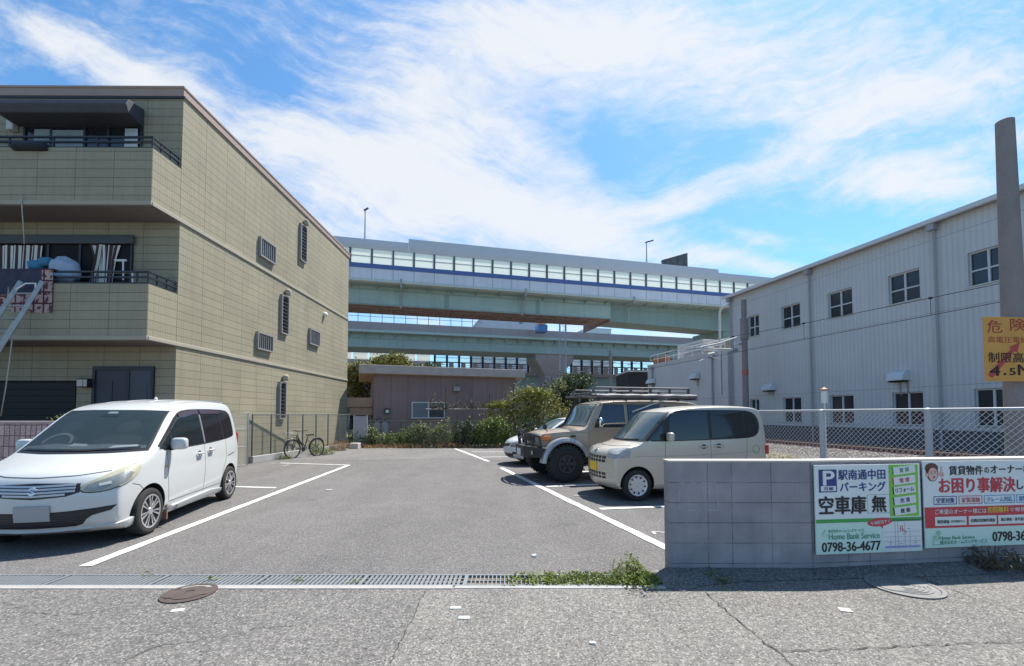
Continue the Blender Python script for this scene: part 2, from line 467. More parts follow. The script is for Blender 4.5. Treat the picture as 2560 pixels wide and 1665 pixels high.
lab = ['grey steel drain grating clogged with dirt at the far left of the channel', 'steel drain grating below the front bumper of the white minivan',
       'dirty steel drain grating below the start of the left white bay line', 'steel drain grating just right of the brown manhole cover in the channel',
       'fine barred steel drain grating with small weeds beside the open barred one', 'open wide barred steel grating with dark gaps near the middle of the drain',
       'steel grating half covered by green weeds at the end of the drain']
xs = [-5.35, -4.36, -3.37, -2.38, -1.39, -.40, .59]
for i, x in enumerate(xs):
    src_ = gb if i >= 5 else ga
    if i in (0, 5): o = src_
    else: o = dup(src_)
    o.location = (x - .05, 4.175, 0); o['label'] = lab[i]
fr = MB().box(1.53, 1.535, 4.18, 4.2, -.05, 0)

# manhole covers
m_iron = mat('rusty_iron', (.085, .062, .055), .75, metal=.2, var=.25, scale=8, bmp=.3, bscale=50)
m_irong = mat('grey_iron', (.19, .185, .18), .75, metal=.2, var=.25, scale=8, bmp=.3, bscale=50)
def manhole(px, py, r, m, label):
    p = ground(px, py)
    t = thing('manhole_cover', label, 'manhole cover', (p.x, p.y, .006), .3)
    MB().lathe([(r, 0), (r, .008), (r - .035, .008), (r - .035, .003)], 40).obj('rim', m, t)
    b = MB().lathe([(0, .005), (r - .04, .005), (r - .04, -.002)], 40)
    for k in range(5):
        rr = .05 + k * (r - .12) / 5
        b.lathe([(rr, .005), (rr, .010), (rr + .02, .010), (rr + .02, .005)], 36)
    for s in (-1, 1): b.lathe([(0, .011), (.09, .011), (.09, .005)], 20, c=(s * (r * .55), 0, 0))
    b.obj('lid', m, t)
manhole(473, 1485, .215, m_iron, 'rusty brown round manhole cover in the road below the drain')
manhole(2260, 1467, .29, m_irong, 'grey round manhole cover lying half in the shadow of the sign wall')

# survey markers and scraps on the road
def scrap(name, px, py, w, d_, label, col, rz=0.0, cat='road marker', z=.006):
    p = ground(px, py)
    o = MB().box(-w / 2, w / 2, -d_ / 2, d_ / 2, 0, z).obj(name, mat('marker_%d' % int(col[0] * 100), col, .7, var=.15, scale=30)); o.location = (p.x, p.y, .004); o.rotation_euler = (0, 0, rz)
    tag(o, label, cat); return o
m_ink = mat('faded_ink', (.25, .25, .25), .8)
def marker(px, py, w, d_, label, col, rz):
    o = scrap('survey_marker', px, py, w, d_, label, col, rz)
    k = MB(); k.box(-w * .36, -w * .12, -d_ * .2, d_ * .2, .0065, .0072); k.box(w * .16, w * .40, -d_ * .22, d_ * .18, .0065, .0072)
    k.obj('printed_mark', m_ink, o)
marker(1139, 1521, .085, .04, 'small white survey plate on the road, upper one of the near pair', (.70, .73, .66), .02)
marker(1160, 1546, .085, .042, 'small white survey plate on the road, lower one of the near pair', (.69, .72, .65), .0)
scrap('survey_marker', 444, 1528, .09, .05, 'pale square marker on the road below the brown manhole cover', (.62, .60, .55), .2)
scrap('survey_marker', 2113, 1527, .085, .06, 'cream square marker on the sunlit road below the parking sign', (.72, .70, .60), -.25)
scrap('paper_scrap', 1335, 1392, .04, .04, 'white paper scrap on the lot asphalt above the weedy drain', (.80, .80, .78), .4, 'litter', .02)
scrap('paper_scrap', 1482, 1611, .045, .018, 'thin white scrap on the road near the bottom of the picture', (.78, .77, .75), -.3, 'litter', .012)
scrap('paper_scrap', 822, 1226, .12, .05, 'pale scrap lying in the driveway right of the white minivan', (.62, .61, .60), .1, 'litter', .01)

# cracks and seams in the road: narrow dark grooves with a ragged run
m_crack = mat('tar_crack', (.035, .034, .033), .95)
def crack(pts, w, seed):
    rng = random.Random(seed); P = []
    for (a, b) in zip(pts[:-1], pts[1:]):
        A, B = ground(*a), ground(*b); k = max(2, int((B - A).length / .05))
        P += [A + (B - A) * (i / k) + Vector((rng.uniform(-.012, .012), rng.uniform(-.012, .012), 0)) for i in range(k)]
    P.append(ground(*pts[-1]))
    vs = []
    for i, p in enumerate(P):
        d = (P[min(i + 1, len(P) - 1)] - P[max(i - 1, 0)]).normalized(); n = Vector((-d.y, d.x, 0)) * (w * rng.uniform(.15, 1.0) / 2)
        vs += [(p.x + n.x, p.y + n.y, .009), (p.x - n.x, p.y - n.y, .009)]
    struct(MB().add(vs, [(2 * i, 2 * i + 1, 2 * i + 3, 2 * i + 2) for i in range(len(P) - 1)]).obj('road_crack', m_crack))
crack([(1735, 1452), (1760, 1480), (1800, 1515), (1850, 1555), (1900, 1600), (1955, 1640), (1985, 1668)], .013, 1)
crack([(1955, 1630), (2100, 1625), (2300, 1617), (2420, 1612), (2560, 1606)], .011, 2)
crack([(2290, 1440), (2350, 1465), (2460, 1505), (2560, 1535)], .011, 3)
crack([(60, 1532), (160, 1540), (260, 1530)], .008, 4)
crack([(310, 1655), (350, 1636), (410, 1613), (480, 1606), (560, 1592), (640, 1573), (740, 1567)], .008, 5)
crack([(130, 1594), (200, 1587), (262, 1578)], .005, 6)
crack([(1064, 1478), (1040, 1530), (1010, 1590), (985, 1640), (975, 1660)], .007, 7)

# ramp of asphalt at the foot of the block wall
MBr = MB()
cs = [(1.40, 4.12), (1.55, 4.02), (1.75, 4.16), (2.2, 4.26), (3.0, 4.32), (4.4, 4.42), (7.6, 4.80)]
tp = [(1.50, 4.56), (1.52, 4.55), (1.62, 4.56), (2.2, 4.56), (3.05, 4.56), (4.4, 4.69), (7.6, 5.05)]
MBr.add([(x, y, .006) for x, y in cs] + [(x, y, .05 if i > 1 else .012) for i, (x, y) in enumerate(tp)], [(i, i + 1, len(cs) + i + 1, len(cs) + i) for i in range(len(cs) - 1)])
ramp = MBr.obj('asphalt_ramp', m_road2, smooth=True); struct(ramp)

# ------------------------------------------------------------------ three-storey house on the left
def tile_mat(name, col, wid, hei, line, ribs=0.0, ripple=.05, vary=.05, mort=.012, offs=0.0, lined=.55, rough=.8):
    """wall panels: u runs along whichever wall it is, v up"""
    m, nt, p, co = new_mat(name)
    s = node(nt, 'ShaderNodeSeparateXYZ'); nt.links.new(co, s.inputs[0])
    u = fmath(nt, 'ADD', s.outputs[0], s.outputs[1])
    cb = node(nt, 'ShaderNodeCombineXYZ'); nt.links.new(u, cb.inputs[0]); nt.links.new(s.outputs[2], cb.inputs[1])
    br = node(nt, 'ShaderNodeTexBrick'); br.offset = offs; br.squash = 1.0
    nt.links.new(cb.outputs[0], br.inputs['Vector'])
    br.inputs['Color1'].default_value = rgba(col, 1 - vary); br.inputs['Color2'].default_value = rgba(col, 1 + vary)
    br.inputs['Mortar'].default_value = rgba(col, line)
    br.inputs['Scale'].default_value = 1.0; br.inputs['Mortar Size'].default_value = mort; br.inputs['Mortar Smooth'].default_value = .3
    br.inputs['Bias'].default_value = 0; br.inputs['Brick Width'].default_value = wid; br.inputs['Row Height'].default_value = hei
    c = br.outputs['Color']
    big = noise(nt, co, .5, 6, .6)
    c = mixc(nt, 1.0, c, mixc(nt, remap(nt, big, .3, .7, 0, 1), (.90, .90, .89, 1), (1.08, 1.07, 1.05, 1)), 'MULTIPLY')
    # rain streaks
    mp = node(nt, 'ShaderNodeMapping'); mp.inputs['Scale'].default_value = (3.0, 3.0, .12); nt.links.new(co, mp.inputs['Vector'])
    st = noise(nt, mp.outputs[0], 2.2, 5, .7)
    c = mixc(nt, remap(nt, st, .48, .80, 0, .75), c, mixc(nt, .5, c, rgba(col, .5)))
    h = fmath(nt, 'MULTIPLY', br.outputs['Fac'], -1.0)
    if ribs:
        w = node(nt, 'ShaderNodeTexWave', wave_type='BANDS', bands_direction='X', wave_profile='SIN')
        w.inputs['Scale'].default_value = 1.0 / ribs / 6.2832 * 2 * 3.14159 / 3.2; w.inputs['Distortion'].default_value = 0
        nt.links.new(cb.outputs[0], w.inputs['Vector'])
        wv = w.outputs['Fac']
        br2 = noise(nt, co, 24, 3, .8)
        rb = remap(nt, fmath(nt, 'ADD', wv, fmath(nt, 'MULTIPLY', fmath(nt, 'SUBTRACT', br2, .5), 1.3)), .05, .42, 0, 1)
        c = mixc(nt, 1.0, c, mixc(nt, rb, (lined + .2,) * 3 + (1,), (1.03, 1.03, 1.03, 1)), 'MULTIPLY')
        h = fmath(nt, 'ADD', h, fmath(nt, 'MULTIPLY', rb, .35))
    setin(nt, p, 'Base Color', c)
    p.inputs['Roughness'].default_value = rough
    p.inputs['Specular IOR Level'].default_value = .3
    setin(nt, p, 'Normal', bump(nt, h, .6, ripple))
    return m
m_tile = tile_mat('beige_wall_panels', (.295, .265, .188), .91, .213, .50, ribs=.075, ripple=.010, mort=.008, lined=.80)
m_trimb = mat('brown_coping', (.33, .235, .19), .6, var=.08)
m_cream = mat('cream_band', (.34, .305, .24), .7, var=.08)
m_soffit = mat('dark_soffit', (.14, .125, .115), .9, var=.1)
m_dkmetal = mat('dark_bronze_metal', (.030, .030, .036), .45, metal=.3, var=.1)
m_lgmetal = mat('grey_aluminium', (.33, .33, .34), .4, metal=.6, var=.08)
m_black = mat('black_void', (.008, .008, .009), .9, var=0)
m_glassd = mat('dark_window_glass', (.015, .018, .022), .05, var=.0, spec=.8)
m_white = mat('white_paint', (.72, .72, .70), .5, var=.05)
m_curtain = mat('white_curtain', (.62, .60, .58), .9, var=.1, scale=8)
H0 = thing('apartment_house', 'three-storey flat-roofed house of beige ribbed panels with two deep balconies', 'house', (-8.6, 11.2, 0), .006)
w = MB()
w.box(-10, 0, 0, 11.9, 0.0, 9.90)
body = w.obj('wall', m_tile, H0)
# openings are dark recessed boxes set in the front wall (front faces -y)
MB().box(-10.04, .04, -.04, 11.94, 9.90, 10.13).box(-10.06, .06, -.06, 11.96, 10.10, 10.16).obj('coping', m_trimb, H0, bev=.01)
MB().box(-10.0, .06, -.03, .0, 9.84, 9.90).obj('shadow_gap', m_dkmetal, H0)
for z in (3.40, 6.62):
    MB().box(.003, .035, -.9, 11.9, z - .05, z + .05).obj('band', m_cream, H0, bev=.012)
for (z0, z1, zr, nm) in ((3.37, 4.69, 5.0, 'middle'), (6.60, 7.97, 8.27, 'top')):
    bal = MB().box(-10, .002, -.92, -.004, z0 + .08, z1).obj('balcony', m_tile, H0)
    MB().box(-10.02, .02, -.94, -.004, z0 - .02, z0 + .08).obj('balcony_edge', m_cream, bal, bev=.01)
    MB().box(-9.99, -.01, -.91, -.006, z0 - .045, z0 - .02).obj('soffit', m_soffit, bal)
    rl = MB()
    for z in (z1 + .012, z1 + .16, zr - .02):
        rl.box(-10, -.01, -.90, -.85, z - .018, z + .022); rl.box(-.055, -.005, -.85, -.01, z - .018, z + .022)
    x = -.30
    while x > -10:
        rl.box(x - .02, x + .02, -.89, -.86, z1 + .03, zr - .04); x -= 1.05
    for y in (-.88, -.62, -.32, -.04): rl.box(-.05, -.015, y - .015, y + .015, z1 + .03, zr - .04)
    rl.obj('railing', m_dkmetal, bal)
def front_x(px, Y=11.2): return (px - 1280) / F * Y + 8.6
def window_front(x0, x1, z0, z1, name='window', mullions=(), glass=None, deep=.10):
    fr = MB(); t = .05
    fr.box(x0, x1, -.05, .004, z1 - t, z1); fr.box(x0, x1, -.05, .004, z0, z0 + t)
    fr.box(x0, x0 + t, -.05, .004, z0 + t, z1 - t); fr.box(x1 - t, x1, -.05, .004, z0 + t, z1 - t)
    for mxx in mullions: fr.box(mxx - .03, mxx + .03, -.045, .004, z0 + t, z1 - t)
    f = fr.obj(name, m_dkmetal, H0)
    MB().box(x0 + t, x1 - t, -.012, -.008, z0 + t, z1 - t).obj('pane', glass or m_glassd, f)
    return f
# top floor window with its shutter housing, canopy and curtain
wt_ = window_front(front_x(35), front_x(337), 6.7, 9.1, mullions=(front_x(105), front_x(190), front_x(250)))
MB().box(front_x(62), front_x(103), -.035, -.030, 7.7, 9.0).obj('sky_reflection', mat('painted_sky_reflection', (.23, .26, .27), .8, var=.25, scale=3), wt_)  # grey panels over the left panes imitate sky reflected in the glass
MB().box(front_x(108), front_x(187), -.035, -.030, 7.7, 8.98).obj('sky_reflection', MATS['painted_sky_reflection'], wt_)
cu_ = MB()
for k in range(9):
    x = front_x(297) + k * .035; cu_.tube([(x, -.06, 7.4), (x + .004 * k - .01, -.06, 8.3), (x, -.06, 9.0)], .02, 6)
cu_.obj('curtain', m_curtain, wt_, smooth=True)
MB().prism([(front_x(16), -.02, 9.54), (front_x(16), -.50, 9.47), (front_x(16), -.58, 9.30), (front_x(16), -.50, 9.12), (front_x(16), -.02, 9.08)],
           [(front_x(339), -.02, 9.54), (front_x(339), -.50, 9.47), (front_x(339), -.58, 9.30), (front_x(339), -.50, 9.12), (front_x(339), -.02, 9.08)]).obj('canopy', mat('charcoal_canvas', (.050, .050, .058), .75, var=.2, scale=5), H0, bev=.02)
MB().box(front_x(2), front_x(20), -.16, -.006, 8.92, 9.2).obj('outdoor_lamp', mat('lamp_white', (.5, .5, .48), .5), H0, bev=.03)
# middle floor window
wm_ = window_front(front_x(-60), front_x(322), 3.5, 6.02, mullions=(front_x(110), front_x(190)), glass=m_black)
MB().box(front_x(-60), front_x(328), -.10, -.055, 5.97, 6.20).obj('shutter_box', mat('shutter_grey', (.055, .058, .068), .6), H0, bev=.02)
def stripe_mat():
    m, nt, p, co = new_mat('striped_curtain')
    s = node(nt, 'ShaderNodeSeparateXYZ'); nt.links.new(node(nt, 'ShaderNodeTexCoord').outputs['UV'], s.inputs[0])
    f = fmath(nt, 'FRACT', s.outputs[0])
    c = mixc(nt, fmath(nt, 'GREATER_THAN', f, .5), (.075, .045, .048, 1), (.70, .67, .63, 1))
    setin(nt, p, 'Base Color', c); p.inputs['Roughness'].default_value = .95
    return m
m_stripe = stripe_mat()
def hanging_cloth(name, rows, parent, m, n=60, y=-.06, fold=.025, stripes=9):
    """rows: (z, x_left, x_right) from the top down; the cloth is folded along its width"""
    vs = []; fs = []; uv = []
    for j, (z, xa, xb) in enumerate(rows):
        for i in range(n + 1):
            t = i / n
            vs.append((xa + (xb - xa) * t, y - fold * math.sin(t * 31 + j * .4), z)); uv.append((t * stripes, z))
    k = n + 1
    for j in range(len(rows) - 1):
        for i in range(n): fs.append((j * k + i, j * k + i + 1, (j + 1) * k + i + 1, (j + 1) * k + i))
    o = MB().add(vs, fs).obj(name, m, parent, smooth=True)
    ul = o.data.uv_layers.new(name='uv')
    for l in o.data.loops: ul.data[l.index].uv = uv[l.vertex_index]
    return o
hanging_cloth('curtain', [(5.93, front_x(-20), front_x(97)), (5.4, front_x(-18), front_x(94)), (4.2, front_x(-18), front_x(84))], wm_, m_stripe, stripes=11)
hanging_cloth('curtain', [(5.94, front_x(217), front_x(293)), (5.6, front_x(228), front_x(284)), (5.1, front_x(232), front_x(278)), (4.2, front_x(228), front_x(272))], wm_, m_stripe, stripes=6)
hanging_cloth('curtain', [(5.94, front_x(238), front_x(250)), (5.5, front_x(232), front_x(246)), (5.0, front_x(222), front_x(236)), (4.4, front_x(208), front_x(226))], wm_, m_stripe, stripes=1.0, n=14, y=-.10)
# ground floor: dark garage opening, lamp, entrance door
MB().box(front_x(-120), front_x(191), -.012, .3, 0, 2.46).obj('garage_opening', m_black, H0)
gd = MB(); 
for k in range(14): gd.box(front_x(-120), front_x(190), -.02, -.0125, .1 + k * .165, .25 + k * .165)
gd.obj('garage_shutter', mat('garage_shutter', (.012, .010, .011), .7), H0)
lampx = front_x(207)
lp = MB().box(lampx - .02, lampx + .26, -.16, -.004, 2.28, 2.50).obj('porch_lamp', m_dkmetal, H0, bev=.01)
MB().box(lampx, lampx + .14, -.168, -.161, 2.305, 2.475).box(lampx + .16, lampx + .245, -.168, -.161, 2.305, 2.475).obj('lamp_glass', mat('lamp_glass', (.48, .44, .38), .4), lp)
dx0, dx1 = front_x(234), front_x(386)
dr = MB()
dr.box(dx0, dx1, -.06, -.004, 2.72, 2.82); dr.box(dx0, dx0 + .07, -.06, -.004, 0, 2.72); dr.box(dx1 - .07, dx1, -.06, -.004, 0, 2.72)
m_door = mat('blue_grey_door', (.055, .060, .080), .5, var=.1, metal=.2)
dr.box(dx0 + .86, dx0 + .94, -.058, -.004, 0, 2.72)
dro = dr.obj('entrance', m_dkmetal, H0)
MB().box(dx0 + .07, dx0 + .86, -.03, -.006, 0, 2.72).box(dx0 + .14, dx0 + .5, -.042, -.031, .3, 2.45).obj('side_panel', mat('slate_panel', (.030, .032, .045), .5), dro)
dl = MB().box(dx0 + .94, dx1 - .07, -.04, -.006, 0, 2.72).obj('door', m_door, dro)
MB().box(dx0 + 1.08, dx1 - .16, -.05, -.041, 2.28, 2.38).box(dx0 + 1.08, dx1 - .16, -.05, -.041, .5, 2.2).obj('door_inset', mat('slate_inset', (.040, .043, .056), .4), dl)

# side wall windows with projecting grey frames
def side_pt(px, py):
    d, z = on_wall(px, py, -8.6, 11.2, R(90.34)); return d, z
m_frame = mat('window_frame_grey', (.30, .29, .29), .5, metal=.3, var=.08)
m_lattice = mat('lattice_dark', (.035, .030, .032), .6)
def side_window(xa, xb, yt, yb, tall):
    ya, _ = side_pt(xa, yt); yb_, _ = side_pt(xb, yb); xm = (xa + xb) / 2
    _, zt = side_pt(xm, yt); _, zb = side_pt(xm, yb)
    D = .10
    fr = MB(); t = .05
    fr.box(.002, D, ya, yb_, zt - t, zt); fr.box(.002, D, ya, yb_, zb, zb + t)
    fr.box(.002, D, ya, ya + t, zb + t, zt - t); fr.box(.002, D, yb_ - t, yb_, zb + t, zt - t)
    f = fr.obj('window', m_frame, H0)
    MB().box(.004, .012, ya + t, yb_ - t, zb + t, zt - t).obj('pane', m_glassd, f)
    la = MB(); n = 2 if tall else 7
    for i in range(1, n):
        y = ya + t + (yb_ - ya - 2 * t) * i / n; la.box(.06, .085, y - .012, y + .012, zb + t, zt - t)
    if tall:
        k = int((zt - zb) / .13)
        for j in range(1, k): z = zb + (zt - zb) * j / k; la.box(.055, .09, ya + t, yb_ - t, z - .02, z + .02)
    la.obj('lattice', m_lattice if tall else m_frame, f)
    return f, (ya + yb_) / 2, zt
for (xa, xb, yt, yb, tall) in ((748, 762, 563, 655, True), (700, 716, 739, 836, True), (695, 709, 955, 1048, True), (646, 684, 603, 651, False), (639, 677, 834, 877, False), (771, 795, 825, 864, False)):
    f, yc, zt = side_window(xa, xb, yt, yb, tall)
    if tall:
        MB().lathe([(0, -.11), (.10, -.11), (.12, 0), (.10, .08), (.04, .12), (0, .12)], 14, axis=2, c=(.11, yc + .12, zt + .17)).obj('vent_hood', m_cream, H0, smooth=40)
y_, z_ = side_pt(810, 786)
MB().lathe([(0, 0), (.10, .0), (.11, .08), (.05, .16), (0, .17)], 14, axis=0, c=(.0, y_, z_)).obj('vent_hood', m_white, H0, smooth=40)

# things on the balconies
m_navy = mat('navy_blanket', (.040, .042, .075), .95, var=.25, scale=9)
def blanket():
    """hangs over the middle balcony rail, folded over the top"""
    m, nt, p, co = new_mat('patterned_blanket')
    s = node(nt, 'ShaderNodeSeparateXYZ'); nt.links.new(co, s.inputs[0])
    x, z = s.outputs[0], s.outputs[2]
    border = fmath(nt, 'MAXIMUM', fmath(nt, 'GREATER_THAN', x, -.27), fmath(nt, 'LESS_THAN', z, -.60))
    pink = mixc(nt, fmath(nt, 'GREATER_THAN', noise(nt, co, 9, 2, .5), .56), (.42, .30, .28, 1), (.12, .05, .055, 1))
    vo = node(nt, 'ShaderNodeTexBrick'); vo.inputs['Brick Width'].default_value = .22; vo.inputs['Row Height'].default_value = .27; vo.inputs['Mortar Size'].default_value = .02; vo.offset = 0
    cb = node(nt, 'ShaderNodeCombineXYZ'); nt.links.new(x, cb.inputs[0]); nt.links.new(z, cb.inputs[1]); nt.links.new(cb.outputs[0], vo.inputs['Vector'])
    vo.inputs['Scale'].default_value = 1.0
    pink = mixc(nt, vo.outputs['Fac'], pink, (.10, .018, .03, 1))
    c = mixc(nt, border, mixc(nt, noise(nt, co, 8, 4, .6), (.022, .024, .045, 1), (.06, .062, .10, 1)), pink)
    setin(nt, p, 'Base Color', c); p.inputs['Roughness'].default_value = .95
    return m
bx = front_x(121, 10.25)
vs = []; fs = []; NX, NZ = 26, 18
for j in range(NZ + 1):
    for i in range(NX + 1):
        x = -1.75 * (1 - i / NX); t = j / NZ
        y = -.035 - .02 * math.sin(x * 8) * t - .01 * math.sin(x * 19)
        vs.append((x, y, -.02 - t * (1.02 + .03 * x)))
k = NX + 1
for j in range(NZ):
    for i in range(NX): fs.append((j * k + i, j * k + i + 1, (j + 1) * k + i + 1, (j + 1) * k + i))
top = [(-1.75, .0, 0.0), (0, .0, 0.0), (0, .10, -.01), (-1.75, .10, -.01)]
b = MB().add(vs, fs).box(-1.75, 0, -.04, .09, -.02, .012)
bl = b.obj('blanket', blanket(), smooth=60); bl.location = (-8.6 + bx, 11.2 - .92, 5.02)
tag(bl, 'dark navy blanket with pink patterned border hung over the middle balcony', 'blanket')
def lump(name, px, py, sx, sy, sz, col, label, cat, Y=10.80, seed=1):
    p = atY(px, py, Y); rng = random.Random(seed)
    bm = bmesh.new(); bmesh.ops.create_icosphere(bm, subdivisions=3, radius=1)
    for v in bm.verts:
        n_ = 1 + .10 * math.sin(v.co.x * 5 + seed) + .08 * math.sin(v.co.z * 7 + v.co.y * 4 + seed)
        v.co = Vector((math.copysign(abs(v.co.x) ** .7, v.co.x) * sx * n_, v.co.y * sy * n_, math.copysign(abs(v.co.z) ** .75, v.co.z) * sz * n_))
    me = bpy.data.meshes.new(name); bm.to_mesh(me); bm.free()
    for q in me.polygons: q.use_smooth = True
    me.materials.append(mat(name + '_cloth', col, .95, var=.12, scale=6))
    o = bpy.data.objects.new(name, me); COL.objects.link(o); o.location = p; tag(o, label, cat); return o
lump('futon', 162, 678, .34, .22, .32, (.36, .42, .52), 'pale blue folded futon airing on the middle balcony rail', 'futon', seed=2)
lump('pillow', 92, 664, .17, .14, .12, (.06, .22, .36), 'bright blue pillow beside the brown one on the middle balcony', 'pillow', seed=3)
lump('pillow', 118, 656, .14, .14, .12, (.22, .12, .085), 'brown pillow between the blue pillow and the pale futon', 'pillow', seed=4)
lump('dark_cushion', 78, 368, .42, .14, .10, (.020, .024, .036), 'dark navy cushion lying over the top balcony rail', 'cushion', Y=10.25, seed=5)
pr = thing('drying_pole', 'white laundry pole on stands on the middle balcony', 'laundry pole')
a_, b_ = atY(225, 650, 10.7), atY(334, 681, 10.7)
MB().tube([atY(232, 681, 10.55), atY(334, 681, 10.55)], .022, 8).obj('pole', m_white, pr, smooth=40)
MB().tube([atY(288, 651, 10.9), atY(315, 651, 10.9)], .03, 8).tube([atY(308, 651, 10.9), atY(308, 700, 10.9)], .018, 6).obj('stand', m_white, pr, smooth=40)
MB().tube([atY(331, 681, 10.56), atY(331, 706, 10.56)], .018, 6).obj('stand', m_white, pr, smooth=40)

# aluminium ladder leaning on the middle balcony
m_alu = mat('ladder_aluminium', (.33, .335, .34), .45, metal=.6, var=.15, scale=6)
ld = thing('ladder', 'aluminium ladder leaning on the middle balcony at the left edge', 'ladder')
T1, T2 = atY(52, 703, 10.1), atY(106, 703, 10.1)
dn = Vector((-1.12, -1.25, -4.62))
for T in (T1, T2):
    MB().beam(T, T + dn, .055, .085).beam(T + dn * .22 + Vector((.02, -.03, 0)), T + dn, .06, .10).obj('rail', m_alu, ld, bev=.008)
rg = MB()
for i in range(1, 15):
    k_ = i / 15
    MB().tube([T1 + dn * k_, T2 + dn * k_], .02, 8).obj('rung', m_alu, ld, smooth=40)
MB().tube([T1 + dn * .05, T1 + dn * .03 + Vector((.25, -.05, .06)), T2 + dn * .02 + Vector((-.05, -.05, .02)), T2 + dn * .06], .018, 6).obj('hook_strap', m_white, ld, smooth=40)
rope = MB().tube([atY(53, 480, 10.2), atY(56, 535, 10.25), atY(58, 560, 10.3), atY(61, 610, 10.35)], .012, 5).obj('rope', mat('rope', (.42, .38, .32), .95), smooth=True)
tag(rope, 'thin rope hanging below the top balcony at the left', 'rope')
rope = MB().tube([atY(30, 850, 9.6), atY(24, 900, 9.6), atY(15, 965, 9.6), atY(2, 1040, 9.6)], .011, 5).obj('rope', mat('rope', (.3, .3, .3), .95), smooth=True)
tag(rope, 'thin pale rope hanging down from the ladder past the garage', 'rope')

# low red split-block wall in front of the house
def ribbed(name, col):
    m, nt, p, co = new_mat(name)
    s = node(nt, 'ShaderNodeSeparateXYZ'); nt.links.new(co, s.inputs[0])
    cb = node(nt, 'ShaderNodeCombineXYZ'); nt.links.new(fmath(nt, 'ADD', s.outputs[0], s.outputs[1]), cb.inputs[0]); nt.links.new(s.outputs[2], cb.inputs[1])
    br = node(nt, 'ShaderNodeTexBrick'); br.offset = 0.0
    nt.links.new(cb.outputs[0], br.inputs['Vector'])
    for k_, v_ in (('Scale', 1), ('Brick Width', .10), ('Row Height', .2), ('Mortar Size', .008), ('Mortar Smooth', .4), ('Bias', 0)): br.inputs[k_].default_value = v_
    br.inputs['Color1'].default_value = rgba(col, .8); br.inputs['Color2'].default_value = rgba(col, 1.15); br.inputs['Mortar'].default_value = rgba(col, .33)
    c = mixc(nt, 1.0, br.outputs['Color'], mixc(nt, remap(nt, noise(nt, co, 30, 4, .8), .3, .7, 0, 1), (.55, .52, .52, 1), (1.35, 1.3, 1.3, 1)), 'MULTIPLY')
    setin(nt, p, 'Base Color', c); p.inputs['Roughness'].default_value = .95
    setin(nt, p, 'Normal', bump(nt, fmath(nt, 'ADD', fmath(nt, 'MULTIPLY', br.outputs['Fac'], -1), noise(nt, co, 30, 4, .8)), .9, .03))
    return m
bw = thing('brick_wall', 'low reddish ribbed block wall behind the white minivan', 'wall', (-6.9, 8.25, 0))
MB().box(-10, 0, 0, .15, 0, 1.43).obj('wall', ribbed('red_ribbed_block', (.72, .48, .44)), bw)
MB().box(-10.01, .01, -.01, .16, 1.43, 1.475).obj('cap', mat('pinkish_cap', (.46, .36, .34), .9, var=.1), bw, bev=.008)

# ------------------------------------------------------------------ corrugated warehouse on the right
def corrugated(name, col, period, depth=.02, var=.06):
    m, nt, p, co = new_mat(name)
    s = node(nt, 'ShaderNodeSeparateXYZ'); nt.links.new(co, s.inputs[0])
    u = fmath(nt, 'ADD', s.outputs[0], s.outputs[1])
    f = fmath(nt, 'ABSOLUTE', fmath(nt, 'SUBTRACT', fmath(nt, 'FRACT', fmath(nt, 'DIVIDE', u, period)), .5))
    prof = remap(nt, f, .14, .26, 0, 1)
    c = mixc(nt, remap(nt, noise(nt, co, .4, 6, .6), .3, .7, 0, 1), rgba(col, 1 - var), rgba(col, 1 + var))
    mp = node(nt, 'ShaderNodeMapping'); mp.inputs['Scale'].default_value = (2.5, 2.5, .1); nt.links.new(co, mp.inputs['Vector'])
    c = mixc(nt, remap(nt, noise(nt, mp.outputs[0], 2, 5, .7), .52, .85, 0, .5), c, rgba(col, .60))
    c = mixc(nt, fmath(nt, 'GREATER_THAN', fmath(nt, 'FRACT', fmath(nt, 'DIVIDE', fmath(nt, 'ADD', s.outputs[2], .3), 3.1)), .992), c, rgba(col, .6))
    c = mixc(nt, 1.0, c, mixc(nt, prof, (.94, .94, .945, 1), (1.02, 1.02, 1.02, 1)), 'MULTIPLY')
    setin(nt, p, 'Base Color', c); p.inputs['Roughness'].default_value = .55
    setin(nt, p, 'Normal', bump(nt, prof, .4, depth))
    return m
m_corr = corrugated('grey_corrugated_sheet', (.545, .535, .535), .20)
m_corr2 = corrugated('pale_corrugated_sheet', (.555, .545, .545), .09, .008)
m_base = mat('dark_plinth', (.10, .10, .11), .9, var=.2, scale=1)
m_pipe = mat('downpipe_grey', (.32, .32, .335), .5, var=.08)
m_eave = mat('eave_white', (.58, .58, .58), .5, var=.05)
WX, WY, WA = 15.1, 30.3, R(-77.1)
W0 = thing('warehouse', 'long two-storey grey corrugated warehouse beyond the railway', 'warehouse', (WX, WY, 0), WA)
def wpt(px, py): return on_wall(px, py, WX, WY, WA)
HW = 9.75
wallW = MB().box(0, 40, 0, 22, .95, HW - .12).obj('wall', m_corr, W0)
cutW = MB()
MB().box(.02, 40, .03, 22, 0, .95).obj('plinth', m_base, W0)
MB().box(-.25, 40.2, -.28, 22.2, HW - .12, HW + .02).prism([(-.25, -.28, HW + .02), (-.25, 11, HW + 1.3), (-.25, 22.2, HW + .02)], [(40.2, -.28, HW + .02), (40.2, 11, HW + 1.3), (40.2, 22.2, HW + .02)]).obj('roof', mat('grey_roof', (.33, .33, .34), .6, var=.1), W0)
MB().box(-.28, 40.2, -.42, -.285, HW - .16, HW + .04).obj('gutter', m_eave, W0, bev=.02)
mon = MB().box(14.0, 17.4, .8, 2.4, HW + .05, HW + .50).obj('roof_vent', mat('vent_white', (.6, .6, .6), .5), W0, bev=.03)
